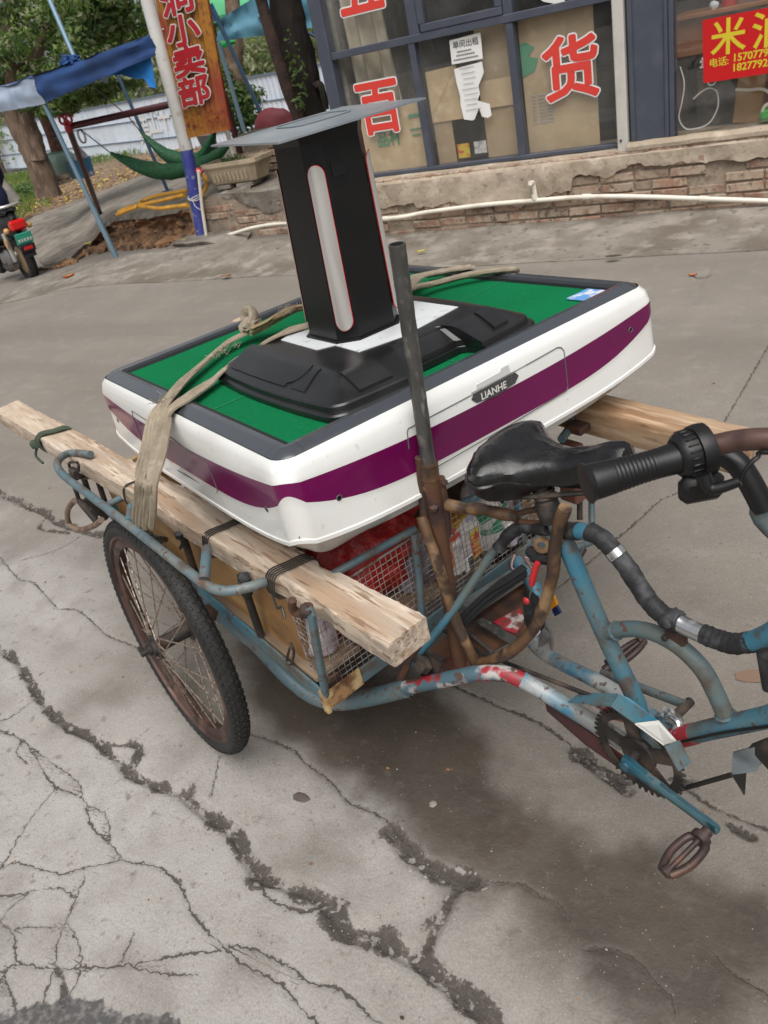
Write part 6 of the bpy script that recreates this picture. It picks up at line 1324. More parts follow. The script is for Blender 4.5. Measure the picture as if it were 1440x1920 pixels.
tubep('fork_brace', TAPE, [(1.2621,0,0.6738), (1.2694,0,0.6366), (1.2783,0,0.5884)], .012, 4)
# head tube, fork and handlebar
tubep('head_tube', BLUE, [(1.545, 0, .66), (1.50, 0, .90)], .021, 0, 18)
for y in (-.055, .055): tubep('fork_blade', BLUE, [(1.55, y * .8, .64), (1.62, y, .56), (1.74, y, .44), (1.83, y, .3305)], .0125, 5)
tpart('fork_crown', BLUE, lambda mb: mb.box((1.55, 0, .645), (.05, .13, .035), bev=.008))
tubep('stem', CHROME, [(1.50, 0, .88), (1.475, 0, 1.02), (1.44, 0, 1.06)], .013, 5)
GA, GB, GC = Vector((1.1801,-0.256,1.045)), Vector((1.2444,-0.1462,1.05)), Vector((1.313,-0.1151,1.07))
tubep('handlebar', BTUBE, [GB, (1.2572,-0.1353,1.055), (1.2815,-0.1231,1.063), GC, (1.41, -.075, 1.075), (1.44, 0, 1.075), (1.41, .10, 1.075), (1.32, .22, 1.065), (1.19, .32, 1.05)], .0125, 5, 16)
gd = (GB - GA).normalized()
def gripfn(mb):
    rows = []; up = Vector((0, 0, 1)); sd_ = gd.cross(up).normalized(); u2 = sd_.cross(gd)
    Lg = (GB - GA).length
    for t in np.linspace(0, .86, 140):
        r = .0205 + .0022 * math.cos(t * 5.2) + (.0004 * math.sin(t * 6.283 * 26) if .25 < t < .62 else 0) + (.003 * max(0, 1 - t / .05) if t < .05 else 0)
        rows.append([GA + gd * t * Lg + (sd_ * math.cos(a) * r + u2 * math.sin(a) * r * (.92 + .05 * math.sin(a + t * 3))) for a in np.linspace(0, 2 * PI, 22, endpoint=False)])
    rows.insert(0, [GA + gd * .0015 + (p - rows[0][0]) * 0 for p in rows[0]]); mb.loft(rows, closed=True)
    return
gp = tpart('grip', GRIPM, gripfn)
def thr(mb):
    up = Vector((0, 0, 1)); sd_ = gd.cross(up).normalized(); u2 = sd_.cross(gd); Lg = (GB - GA).length; c = GA + gd * Lg * .83
    mb.lathe([(0, 0), (.021, 0), (.0255, .004), (.027, .012), (.027, .021), (.030, .022), (.031, .030), (.030, .038), (.022, .041), (0, .041)], c, gd, 26)
    for k in range(22):
        a = 2 * PI * k / 22; nrm = sd_ * math.cos(a) + u2 * math.sin(a); mb.box(c + gd * .0145 + nrm * .0268, (.013, .0026, .0035), Matrix((gd, nrm.cross(gd), nrm)).transposed(), 0, .0008)
tpart('throttle', GRIPM, thr)
def lev(mb):
    a = GB + Vector((.002, -.003, -.022)); mb.box(a + Vector((.012, -.004, -.016)), (.05, .022, .036), Matrix.Rotation(math.radians(52), 3, 'Z'), bev=.008)
    mb.tube([(1.2711,-0.17,1.041), (1.2789,-0.17,1.0263), (1.2897,-0.165,1.0278), (1.3058,-0.155,1.0358)], lambda t: .0085 - .003 * t, 10, n=5)
tpart('throttle_body', GRIPM, lev)
tubep('cable', GRIPM, [(1.3057,-0.155,1.0371), (1.3096,-0.15,1.0504), (1.3154,-0.14,1.0601), (1.3221,-0.12,1.0586), (1.42, -.05, 1.04), (1.5, -.02, .85)], .0028, 6, 8)
tubep('bar_sleeve', GRIPM, [(1.2314,-0.06,1.001), (1.2503,-0.06,0.9915), (1.2681,-0.06,0.9684), (1.2848,-0.06,0.9395)], .0145, 6, 16)
tubep('bar_stay', BLUE, [(1.2811,-0.06,0.946), (1.294,-0.06,0.9155), (1.42, -.02, .80), (1.50, 0, .72)], .0115, 5, 14)
# --- saddle
def saddle(mb):
    sec = []; ax0 = Vector((.738, -.006, .853)); ax1 = Vector((1.020, .046, .886)); d = (ax1 - ax0); sd_ = Vector((0, 0, 1)).cross(d).normalized()
    us = np.linspace(0, 1, 30)
    for u in us:
        hw = .104 * math.sqrt(max(0, 1 - ((u - .22) / .235) ** 2)) if u < .22 else .104 - (.104 - .030) * (1 - (1 - min(1, (u - .22) / .50)) ** 2.2)
        if u > .93: hw *= math.sqrt(max(.02, 1 - ((u - .93) / .075) ** 2))
        if u < .004: hw = .012
        top = .012 - .008 * math.sin(PI * min(1, max(0, (u - .15) / .80))) ** 1.6 + .012 * math.exp(-((u - .16) / .14) ** 2) + .010 * math.exp(-((u - .88) / .14) ** 2)
        top -= .022 * max(0, 1 - u / .06) ** 2 + .018 * max(0, (u - .95) / .05) ** 2
        depth = .080 if u < .3 else .080 - .045 * min(1, (u - .3) / .35)
        c = ax0 + d * u; row = []
        prof = []
        for k in range(17):
            v = -1 + 2 * k / 16; zz = top - .020 * abs(v) ** 2.6 - .0015 * (1 - abs(v)) ** 2 * (1 if u < .55 else .2); prof.append((v, zz))
        low = [(1.03, top - .036), (1.02, top - .044), (.97, top - .050), (.84, top - depth), (.4, top - depth - .008), (-.4, top - depth - .008), (-.84, top - depth), (-.97, top - .050), (-1.02, top - .044), (-1.03, top - .036)]
        for v, zz in prof + low:
            wr = .0030 * nz3(u * 9, v * 2.2, 1) + .0026 * nz3(u * 5 + v * 2, v * 7, 4) + .0016 * nz3(u * 6 + v * 5, v * 14, 9); row.append(c + sd_ * v * hw + Vector((0, 0, zz + wr)))
        sec.append(row)
    n = len(sec[0]); c0 = sum(sec[0], Vector()) / n; c1 = sum(sec[-1], Vector()) / n
    mb.loft([[c0] * n] + sec + [[c1] * n], closed=True)
sad = tpart('saddle', LEATH, saddle)
def welt(mb):
    ax0 = Vector((.738, -.006, .853)); ax1 = Vector((1.020, .046, .886)); d = (ax1 - ax0); sd_ = Vector((0, 0, 1)).cross(d).normalized(); pts = []
    for u in list(np.linspace(.98, .02, 20)):
        hw = .104 * math.sqrt(max(0, 1 - ((u - .22) / .235) ** 2)) if u < .22 else .104 - .082 * (1 - (1 - min(1, (u - .22) / .50)) ** 2.2)
        top = .012 - .008 * math.sin(PI * min(1, max(0, (u - .15) / .80))) ** 1.6 + .012 * math.exp(-((u - .16) / .14) ** 2) + .010 * math.exp(-((u - .88) / .14) ** 2)
        pts.append(ax0 + d * u - sd_ * hw * 1.035 + Vector((0, 0, top - .040 + .003 * math.sin(u * 25))))
    mb.tube(pts, .0042, 8, n=2, jit=.15)
tpart('welt', LEATH, welt, sad)
def springs(mb):
    for y in (-.045, .05):
        c = Vector((.80, y - .005, .795)); mb.tube([c + Vector((.014 * math.cos(a), .014 * math.sin(a), .0045 * a / 2.2 - .012)) for a in np.linspace(0, 6 * PI * 1.2, 70)], .0028, 6)
    mb.tube([(.79, -.05, .79), (.86, -.02, .795), (.97, .03, .815)], .005, 8, n=4); mb.tube([(.79, .05, .79), (.86, .03, .795), (.97, .045, .815)], .005, 8, n=4)
tpart('saddle_springs', DSTEEL, springs, sad)
tubep('seat_post', DSTEEL, [(0.8781,0,0.7531), (0.8698,0,0.7831), (.858, 0, .815)], .0135, 0, 14)
tpart('seat_clamp', DSTEEL, lambda mb: (mb.lathe([(0, -.018), (.021, -.018), (.022, 0), (.021, .018), (0, .018)], (0.8766,0,0.7603), (-.3, 0, .95), 16), mb.lathe([(.017, -.012), (.020, -.01), (.018, -.005), (.021, 0), (.018, .005), (.02, .01), (.016, .014)], (0.8705,0,0.7888), (-.2, 0, .98), 16)))
# --- the steel socket cluster and the brown taped stays
tubep('socket', RUST, [(0.6442,-0.062,0.8223), (0.64,-0.062,0.7456), (0.637,-0.062,0.6573), (0.6409,-0.07,0.5442), (0.6471,-0.08,0.4255), (0.6548,-0.09,0.3386)], .0165, 4, 14, .015)
tubep('socket_sleeve', BROWNP, [(0.6452,-0.062,0.8203), (0.6415,-0.062,0.7878)], .0185, 0, 14)
tubep('socket_rod', RUST, [(0.6383,-0.075,0.8362), (0.6309,-0.075,0.7854), (0.6236,-0.08,0.7069)], .0085, 4, 10)
tubep('socket_rod', RUST, [(0.6518,-0.045,0.7822), (0.6481,-0.045,0.7023), (0.6435,-0.05,0.6464)], .0085, 4, 10)
tpart('weld_bead', RUST, lambda mb: [mb.blob((0.6427,-0.074,0.8061), .008, 1, .5, seed=1), mb.blob((0.6378,-0.074,0.7693), .009, 1, .5, seed=2), mb.blob((0.6597,-0.046,0.7734), .008, 1, .5, seed=3), mb.blob((0.6514,-0.073,0.7252), .010, 1, .5, seed=4)])
tubep('taped_stay', BROWNP, [(0.6208,-0.085,0.7049), (0.6359,-0.09,0.6693), (0.6554,-0.095,0.6132), (0.6646,-0.095,0.5465), (0.678,-0.095,0.4738), (0.7014,-0.095,0.4142), (0.7096,-0.09,0.3707)], lambda t: .0112 + .0008 * math.sin(t * 21), 5, 12, .03)
tubep('taped_stay', BROWNP, [(0.6621,-0.05,0.7272), (0.6985,-0.04,0.7258), (0.7393,-0.03,0.7321), (0.7791,-0.022,0.7323), (0.8117,-0.012,0.7326)], lambda t: .0115 + .001 * math.sin(t * 19), 5, 12, .03)
tubep('stay_rod', RUST, [(0.8027,-0.012,0.7328), (0.8454,0,0.7526), (0.8766,0,0.7603)], .006, 4, 8)
tubep('stay_rod', RUST, [(0.8008,-0.012,0.7205), (0.8349,0,0.7204), (0.8738,0,0.737)], .005, 4, 8)
tubep('taped_stay', BROWNP, [(0.9319,-0.02,0.7971), (0.9158,-0.022,0.7572), (0.903,-0.025,0.704), (0.8958,-0.03,0.6459), (0.8797,-0.04,0.584), (0.856,-0.055,0.5183), (0.8131,-0.07,0.4557), (0.7561,-0.08,0.4021), (0.6968,-0.09,0.3616)], lambda t: .0115 + .0007 * math.sin(t * 26), 6, 12, .03)
tubep('wrapped_stay', TAPE, [(0.8767,-0.005,0.7251), (0.8332,0,0.7082), (0.8049,-0.005,0.7028), (0.7798,-0.015,0.6787), (0.7611,-0.025,0.649)], lambda t: .0125 + .001 * math.sin(t * 20), 5, 12, .04)
tubep('blue_stay', BLUE, [(0.7657,-0.024,0.6577), (0.743,-0.035,0.6275), (0.6852,-0.09,0.5161), (0.6218,-0.14,0.4129), (0.5378,-0.17,0.2927)], .0085, 3, 12)
tubep('rear_stay', RUST, [(0.6106,-0.15,0.4184), (0.5787,-0.16,0.362), (0.5461,-0.18,0.294)], .010, 3, 10)
# lower platform behind the seat, motor nut and plates
tpart('tool_tray', RUST, lambda mb: mb.plate([(0.5719,-0.1288,0.335), (0.5686,0.0246,0.335), (0.5824,0.229,0.335), (0.7008,0.0676,0.335), (0.6748,-0.0488,0.335)], -.006))
tpart('tray_bracket', BLUEG, lambda mb: mb.beam((0.585,0.0039,0.3966), (0.585,0.2052,0.383), .03, .02, bev=.002))
tpart('tray_strap', STEEL, lambda mb: mb.plate([(0.6161,0.0021,0.375), (0.6203,0.0232,0.375), (0.7247,0.0186,0.375), (0.7303,-0.0043,0.375)], .004))
tpart('red_plate', REDP, lambda mb: mb.plate([(0.6222,0.05,0.345), (0.6391,0.1203,0.345), (0.6797,0.0929,0.345), (0.6911,0.0505,0.345), (0.66,0.0446,0.345)], .005))
tpart('red_plate', REDP, lambda mb: (mb.plate([(0.5831,-0.085,0.3009), (0.6556,-0.085,0.3661), (0.6491,-0.085,0.3047), (0.5746,-0.085,0.2499)], .02)))
tubep('tray_rod', STEEL, [(0.5975,-0.0194,0.36), (0.7073,-0.0366,0.36)], .004, 0, 8)
tpart('bolt', DSTEEL, lambda mb: (mb.lathe([(0, -.02), (.024, -.02), (.024, 0), (.014, .004), (.014, .016), (0, .016)], (0.6187,-0.16,0.3683), (.3, -.9, .3), 6, smooth=False), mb.plate([(0.5708,-0.15,0.3422), (0.6306,-0.15,0.4041), (0.6774,-0.15,0.4071), (0.6559,-0.15,0.3583), (0.5883,-0.15,0.3081)], .008)))
# --- drive: chainring, crank, pedals, guards
CC = Vector((1.0843,-0.062,0.3559)); RA = Vector((.0, 1, 0))
def chainring(mb):
    n = 44; R0 = .094
    poly = []
    for i in range(n):
        for da, rr in ((-.28, R0 - .009), (-.12, R0), (.12, R0), (.28, R0 - .009)):
            a = 2 * PI * (i + da) / n; poly.append((a, rr))
    m = len(poly); out = [CC + Vector((r * math.cos(a), -.0018, r * math.sin(a))) for a, r in poly]; out2 = [p + Vector((0, .0036, 0)) for p in out]
    inn = [CC + Vector((.071 * math.cos(a), -.0018, .071 * math.sin(a))) for a, r in poly]; inn2 = [p + Vector((0, .0036, 0)) for p in inn]
    mb.loft([out, inn], closed=True, smooth=False); mb.loft([inn2, out2], closed=True, smooth=False); mb.loft([out2, out], closed=True, smooth=False); mb.loft([inn, inn2], closed=True, smooth=False)
    mb.lathe([(.0, -.005), (.034, -.005), (.036, .002), (.034, .004), (0, .004)], CC, RA, 28)
    for k in range(5):
        a = 2 * PI * k / 5 + .5; d = Vector((math.cos(a), 0, math.sin(a))); mb.beam(CC + d * .028, CC + d * .075, .030, .0034, up=(0, 1, 0))
tpart('chainring', DSTEEL, chainring)
tubep('bottom_bracket', BLUE, [(CC.x, -.045, CC.z), (CC.x, .045, CC.z)], .021, 0, 18)
CR_A, CR_B = Vector((CC.x, -.092, CC.z)), Vector((1.2516,-0.105,0.3489))
def crank(mb):
    rows = []; d = (CR_B - CR_A); L_ = d.length; d.normalize(); w_ = Vector((0, 1, 0)).cross(d).normalized()
    for t, hw, th in ((-.07, .006, .005), (-.05, .0145, .0085), (.05, .0165, .009), (.13, .0125, .0085), (.5, .0095, .007), (.85, .009, .0065), (.95, .0115, .0065), (1.05, .0105, .006), (1.075, .004, .005)):
        c = CR_A.lerp(CR_B, t); rows.append([c + w_ * hw * x + Vector((0, th * y, 0)) for x, y in ((-1, -.55), (-.6, -1), (.6, -1), (1, -.55), (1, .55), (.6, 1), (-.6, 1), (-1, .55))])
    n = 8; mb.loft([[sum(rows[0], Vector()) / n] * n] + rows + [[sum(rows[-1], Vector()) / n] * n], closed=True)
    mb.lathe([(0, -.012), (.010, -.012), (.011, 0), (0, .002)], CR_A, (0, 1, 0), 14)
tpart('crank', mat('blue_chrome_crank', (.14, .28, .33), .28, .85, layers=[((.06, .20, .28), 8, .45, .6, 4, .4), ((.10, .06, .04), 22, .62, .7, 5, .8)]), crank)
tubep('crank_axle', DSTEEL, [(CC.x, -.098, CC.z), (CC.x, .098, CC.z)], .009, 0, 12)
def pedal(base, tip, up):
    base, tip, up = Vector(base), Vector(tip), Vector(up); d = (tip - base).normalized(); s_ = (up - d * up.dot(d)).normalized(); L_ = (tip - base).length
    def f(mb):
        mb.tube([base, base + d * .022], .0095, 12); mb.tube([base, tip], .0048, 8)
        for sg in (-1, 1):
            mb.tube([base + d * .018 + s_ * .008 * sg, base + d * .027 + s_ * .017 * sg, base + d * (.04 + .1 * L_) + s_ * .0205 * sg, base + d * (L_ - .03) + s_ * .0195 * sg, base + d * (L_ - .012) + s_ * .014 * sg, tip + s_ * .008 * sg], .0068, 10, n=5)
        mb.tube([base + d * .012, base + d * .024], .016, 12); mb.lathe([(0, -.008), (.010, -.008), (.011, 0), (.008, .004), (0, .004)], tip, d, 12)
    return f
PEDM = mat('brown_rusty_pedal', (.06, .04, .036), .5, .35, layers=[((.12, .055, .035), 18, .56, .68), ((.03, .024, .022), 30, .5, .7)], bumps=[(80, .3, .001)])
PT_ = Vector(CR_B) + Vector((.0, -.012, 0))
tpart('pedal', PEDM, pedal(PT_, (1.2421,-0.215,0.3392), (1, 0, .25)))
FB_ = CR_A * -1
CR_C = Vector((CC.x * 2 - CR_B.x, .098, CC.z * 2 - CR_B.z))
CR_C = Vector((0.8906,0.085,0.3204))
tpart('crank', BLUEG, lambda mb: mb.tube([(CC.x, .085, CC.z), CR_C], lambda t: .0105, 10, ell=(1, .7)))
tpart('pedal', PEDM, pedal(CR_C + Vector((0, .01, 0)), (0.9158,0.19,0.3491), (1, 0, .5)))
# chain guards
tpart('chain_guard', BLUE, lambda mb: (mb.plate([(0.9531,-0.085,0.4127), (0.9561,-0.055,0.414), (1.0398,-0.05,0.4609), (1.0495,-0.085,0.467)], -.003), mb.plate([(1.0495,-0.085,0.467), (1.0398,-0.05,0.4609), (1.0579,-0.045,0.457), (1.1127,-0.045,0.442), (1.0974,-0.085,0.4585)], -.003)))
tpart('chain_guard_front', mat('grey_white_guard', (.26, .24, .22), .5, layers=[((.55, .54, .5), 5, .5, .54)]), lambda mb: (mb.plate([(1.0989,-0.087,0.4599), (1.1152,-0.047,0.4441), (1.1523,-0.05,0.4227), (1.1556,-0.09,0.4523)], -.003)))
tpart('chain_guard_tail', BLUEG, lambda mb: mb.plate([(1.1573,-0.091,0.4532), (1.1598,-0.055,0.4376), (1.1844,-0.06,0.4063), (1.1841,-0.094,0.4164)], -.003))
tpart('red_guard_strip', REDP, lambda mb: mb.plate([(0.9727,-0.052,0.3934), (1.0304,-0.055,0.43), (1.0768,-0.058,0.4281), (1.0669,-0.06,0.4176), (1.0192,-0.058,0.3979)], -.003))
tpart('lower_guard', mat('maroon_guard', (.075, .022, .02), .7, layers=[((.04, .02, .02), 9, .5, .7)]), lambda mb: mb.plate([(0.8576,-0.048,0.3247), (0.8623,-0.05,0.3039), (0.955,-0.05,0.2738), (1.0364,-0.052,0.2699), (1.0769,-0.05,0.2999), (1.0059,-0.048,0.3094), (0.9299,-0.046,0.3167)], .004))
tubep('chain', DSTEEL, [(CC.x - .03, -.058, CC.z + .088), (.7, -.058, .37), (.30, -.058, .37)], .0045, 0, 6)
tpart('brake_bracket', mat('bare_grey_bracket', (.24, .28, .30), .45, .4, layers=[((.12, .13, .14), 12, .5, .68)]), lambda mb: mb.plate([(1.2445,-0.04,0.4056), (1.2458,-0.04,0.4581), (1.2861,-0.035,0.5006), (1.2881,-0.035,0.4578), (1.2831,-0.037,0.4411)], .004))
tpart('brake_bracket_web', DSTEEL, lambda mb: (mb.plate([(1.2466,-0.042,0.4078), (1.2669,-0.038,0.4254), (1.2683,-0.042,0.3765)], .004), mb.beam((1.2839,-0.03,0.4707), (1.3399,-0.03,0.5448), .012, .04)))
tubep('brake_rod', DSTEEL, [(1.1096,-0.035,0.2388), (1.1673,-0.04,0.312), (1.2472,-0.04,0.409)], .0045, 0, 8)
tpart('clamp_bolt', CHROME, lambda mb: (mb.lathe([(0, 0), (.012, 0), (.012, .006), (.007, .008), (.007, .018), (0, .018)], (1.0899,0.02,0.3883), (0, -.3, 1), 12), mb.tube([(1.0696,0.02,0.3607), (1.0954,0.015,0.3894), (1.1168,0.01,0.3922), (1.119,0,0.3739)], .010, 10, n=4)))
tpart('spring_loop', WIRE, lambda mb: mb.tube([(0.9627,-0.06,0.4835), (0.9456,-0.06,0.493), (0.9717,-0.06,0.5184)], .002, 5, n=4)) if False else None

def bead(px, py, r, ax):
    c = Vector((0.9904,0,0.5382)) if px is None else px; ax = Vector(ax).normalized(); e1 = ax.orthogonal().normalized(); e2 = ax.cross(e1)
    tubep('weld_bead', BLUEG, [c + e1 * r * math.cos(a) + e2 * r * math.sin(a) + ax * .002 * nz3(math.cos(a) * 4, math.sin(a) * 4, py) for a in np.linspace(0, 2 * PI, 26, endpoint=False)], .0034, 0, 7, .18, closed=True)
bead(Vector((1.0025,0,0.5534)), 1, .0148, Vector((1.0254,0,0.5691)) - Vector((0.9849,0,0.5415)))
bead(Vector((1.2098,0,0.4848)), 2, .0152, Vector((1.2127,0,0.4759)) - Vector((1.1916,0,0.5221)))
bead(Vector((1.0438,0,0.3569)), 3, .0170, Vector((1.0482,0,0.3203)) - Vector((1.0398,0,0.3983)))
bead(Vector((1.0881,0,0.3336)), 4, .0180, Vector((1.121,0,0.3686)) - Vector((1.059,0,0.2993)))
tpart('tube_bolt', DSTEEL, lambda mb: [mb.lathe([(0, 0), (.006, 0), (.006, .005), (.003, .006), (0, .006)], (1.1129,-0.016,0.6096), (0, -1, .2), 6, smooth=False)])
tubep('brake_cable', GRIPM, [(1.40, -.09, 1.06), (1.46, -.07, 1.0), (1.50, -.03, .92), (1.46, -.022, .74), (1.36, -.02, .60), (1.22, -.021, .47), (1.13, -.03, .385)], .0026, 6, 8)
# pipe standing in the socket
mb = MB(); a, b = Vector((0.6692,-0.058,1.2261)), Vector((0.6452,-0.062,0.8203)); b2 = b + (b - a).normalized() * .05; d_ = (b2 - a); L_ = d_.length
mb.lathe([(.0112, 0.002), (.0112, .05), (.0112, .0), (.0138, .0), (.0142, .004)] + [(.0138 + .0003 * math.sin(i * 1.7), .01 + (L_ - .01) * i / 40) for i in range(41)], a, d_, 22)
mb.solo('steel_pipe', STEEL, 'grey steel pipe standing upright in the rusty socket in front of the table', 'pipe', 'C')

# ------------------------------------------------------------------ timbers
def timber(p0, p1, w_, h_, seed, n=90, rag=.004, chew=()):
    """sawn timber from p0 to p1 (centre line of the top face)"""
    p0, p1 = Vector(p0), Vector(p1); d = (p1 - p0).normalized(); s_ = Vector((0, 0, 1)).cross(d).normalized(); u = d.cross(s_); rows = []
    prof = [(-.5, -.07), (-.485, -.015), (-.465, 0)] + [(x, 0) for x in np.linspace(-.3, .3, 7)] + [(.465, 0), (.485, -.015), (.5, -.07), (.5, -.5), (.5, -.93), (.48, -.985), (.45, -1), (0, -1), (-.45, -1), (-.48, -.985), (-.5, -.93), (-.5, -.5)]
    for i in range(n + 1):
        t = i / n; c = p0.lerp(p1, t); row = []
        for k, (x, z) in enumerate(prof):
            e = rag * (nz3(t * 20 + seed, k * .3, 0) + .9 * nz3(t * 120, k * 1.3, seed) + .6 * nz3(t * 300, k * 2.3, seed)) * (1.5 if abs(x) > .4 else .35)
            xx = x * w_ + e * (1 if x > 0 else -1); zz = z * h_ + e * .6
            for ct, cw, side, am in chew:
                if side * x > .38: f = am * math.exp(-((t - ct) / cw) ** 2); xx -= side * f; zz -= f * .3 if z > -.3 else 0
            row.append(c + s_ * xx + u * zz + d * (.004 * nz3(k * .9, seed, 2) if i in (0, n) else 0))
        rows.append(row)
    m = len(prof); mb = MB(); mb.loft(rows, closed=True)
    for r, fl in ((rows[0], 1), (rows[-1], 0)):
        cc = sum(r, Vector()) / m; mb.add(list(r) + [cc], [((k, (k + 1) % m, m) if not fl else ((k + 1) % m, k, m)) for k in range(m)])
    return mb
NP0, NP1 = Vector((-1.245, -.386, .668)), Vector((.816, -.302, .668))
timber(NP0, NP1, .088, .052, 3, n=240, rag=.0022, chew=((.865, .012, 1, .010), (.88, .006, 1, .008), (.845, .02, -1, .006), (.905, .02, -1, .008), (.76, .01, 1, .006), (.57, .02, -1, .006))).solo('timber', WOOD, 'pale rough sawn timber tied along the near side of the load bed', 'timber', 'C', 'timbers under the game table')
timber((-1.15, .535, .664), (.93, .535, .664), .084, .070, 8, rag=.0012).solo('timber', WOOD2, 'warm brown timber on the far side, sticking out beyond the saddle', 'timber', 'C', 'timbers under the game table')
# wire ties round the near timber
def wrap_tie(x, turns, m, label, r=.0016, skew=.0, seed=0, tail=True):
    mb = MB(); t = (x - NP0.x) / (NP1.x - NP0.x); c = NP0.lerp(NP1, t)
    for k in range(turns):
        o = c + Vector((k * .0075 + skew * k, 0, 0)); j = .002 * nz3(k, seed, 0)
        mb.tube([o + Vector((j, -.049, -.015)), o + Vector((.004, -.036, .0035)), o + Vector((.012, .0, .004)), o + Vector((.02 + j, .036, .0035)), o + Vector((.02, .049, -.015)), o + Vector((.01, .048, -.052)), o + Vector((.0, .0, -.058)), o + Vector((0, -.048, -.05))], r, 6, closed=True, n=4)
    if tail: mb.tube([c + Vector((.01, -.05, -.045)), c + Vector((.03, -.058, -.065)), c + Vector((.045, -.055, -.06)), c + Vector((.06, -.062, -.075))], r * 1.8, 6, n=4)
    return mb.solo('wire_tie', m, label, 'wire tie', 'C', 'wire ties on the near timber')
wrap_tie(.455, 5, WIRE, 'thick bundle of dark wire round the near timber, closest to its cut front end', seed=1)
wrap_tie(.205, 4, WIRE, 'dark wire tied round the near timber above the front wheel edge', seed=2, tail=False)
wrap_tie(-.20, 2, WIRE, 'thin wire tie round the near timber beside the canvas strap', seed=3, tail=False)
mb = MB(); c = NP0.lerp(NP1, (-.82 - NP0.x) / (NP1.x - NP0.x))
for k in range(4): o = c + Vector((k * .008, 0, 0)); mb.tube([o + Vector((0, -.052, -.02)), o + Vector((.006, -.036, .006)), o + Vector((.03, .0, .008)), o + Vector((.045, .036, .006)), o + Vector((.05, .05, -.02)), o + Vector((.03, .04, -.056)), o + Vector((0, -.03, -.058))], .004, 6, closed=True, n=4, jit=.15)
mb.blob(c + Vector((0, -.058, -.022)), .016, 2, .5, 4); mb.tube([c + Vector((0, -.055, -.03)), c + Vector((-.01, -.07, -.06)), c + Vector((.02, -.065, -.08))], .004, 6, n=4)
mb.solo('knotted_rope', mat('dark_green_cord', (.045, .06, .04), .9, bumps=[(90, .6, .002)]), 'dark green cord knotted round the back of the near timber', 'cord', 'C')
mb = MB(); c = Vector((.50, .535, .664))
for k, off in enumerate((0, .016)): mb.ribbon([c + Vector((off, -.043, -.075)), c + Vector((off, -.046, -.03)), c + Vector((off + .004, -.036, .006)), c + Vector((off + .015, 0, .010)), c + Vector((off + .02, .04, .012))], [(1, 0, 0)], .014, .003, n=5, fold=.001)
mb.solo('webbing_tie', ZIP, 'grey webbing tied round the far timber under the table corner', 'strap', 'C')
mb = MB(); mb.blob(c + Vector((.03, .0, .022)), .026, 3, .55, 3, sc=(1.1, 1.2, .7)); mb.blob(c + Vector((.03, .05, .018)), .022, 2, .5, 3, sc=(1.2, 1.5, .6)); mb.solo('white_rag', WCLOTH, 'white rag knotted over the far timber at the table corner', 'rag', 'C')
mb = MB(); mb.tube([c + Vector((.02, .05, .03)), c + Vector((.035, .075, .045)), c + Vector((.05, .09, .03)), c + Vector((.03, .07, .02))], .004, 6, n=5, closed=True); mb.solo('blue_string', BLUE, 'short blue string in the knot on the far timber', 'string', 'C')
mb = MB(); mb.lathe([(0, 0), (.019, 0), (.021, .006), (.019, .013), (0, .013)], (.54, .655, .715), (.3, -.3, 1), 16); mb.solo('caster', BLKCL, 'black caster pad under the far corner of the table', 'caster', 'C')

# ------------------------------------------------------------------ goods in the bed
bag = MB(); bag.blob((.39, -.10, .53), .115, 4, .32, 2.6, sc=(.9, 1.25, .95)); bag.blob((.42, -.18, .47), .085, 3, .35, 3, seed=3); bag.blob((.36, .0, .60), .07, 3, .5, 3.4, seed=5)
bag.solo('red_bag', REDB, 'crumpled thin red plastic bag behind the wire grille', 'bag', 'C')
gbag = MB(); gbag.blob((.44, -.015, .47), .075, 3, .4, 3, sc=(.8, .9, 1), seed=9); gbag.solo('grey_bag', mat('grey_purple_plastic', (.16, .13, .15), .4, layers=[((.3, .27, .3), 22, .52, .66)], bumps=[(30, .8, .01)]), 'crumpled greyish clear bag right of the red bag', 'bag', 'C')
pk_ = thing('bottle_pack', 'shrink wrapped pack with orange and yellow labels behind the grille', 'pack', (.42, .16, .42), 'C')
mb = MB(); mb.box((.46, .085, .48), (.13, .14, .12), Matrix.Rotation(.25, 3, 'Z'), bev=.02); mb.build('wrap', WPK, pk_)
mb = MB(); mb.box((.465, .085, .541), (.09, .09, .006), Matrix.Rotation(.4, 3, 'Z'), bev=.002); mb.box((.5245, .055, .50), (.008, .055, .07), Matrix.Rotation(.25, 3, 'Z'), bev=.003); mb.box((.513, .125, .475), (.008, .045, .08), Matrix.Rotation(.25, 3, 'Z'), bev=.003); mb.build('label', ORPK, pk_)
mb = MB()
for i in range(7): mb.box((.5285, .078 + i * .0035, .445), (.004, .0016, .028), Matrix.Rotation(.25, 3, 'Z'))
mb.box((.527, .088, .445), (.004, .034, .034), Matrix.Rotation(.25, 3, 'Z'), mi=1); mb.build('barcode', [DARKLET, PAPER], pk_)
def bottle(name, c, r, h, m, label, cap, lab=None, axis_=(0, 0, 1)):
    t = thing(name, label, 'bottle', c, 'C', 'bottles in the load bed'); mb = MB(); mb.lathe([(0, 0), (r * .9, 0), (r, .008), (r, h * .68), (r * .85, h * .78), (r * .35, h * .9), (r * .35, h), (0, h)], c, axis_, 20); mb.build('body', m, t)
    mb = MB(); a_ = Vector(axis_).normalized(); mb.lathe([(r * .42, h * .93), (r * .42, h * 1.02), (0, h * 1.02)], c, a_, 16); mb.build('cap', cap, t)
    if lab: mb = MB(); mb.lathe([(r * 1.015, h * .25), (r * 1.015, h * .60)], c, a_, 20); mb.build('label', lab, t)
bottle('bottle', (.475, .205, .42), .052, .20, WPK, 'fat pale tub shaped bottle with a green label standing behind the grille', GLAB, GLAB)
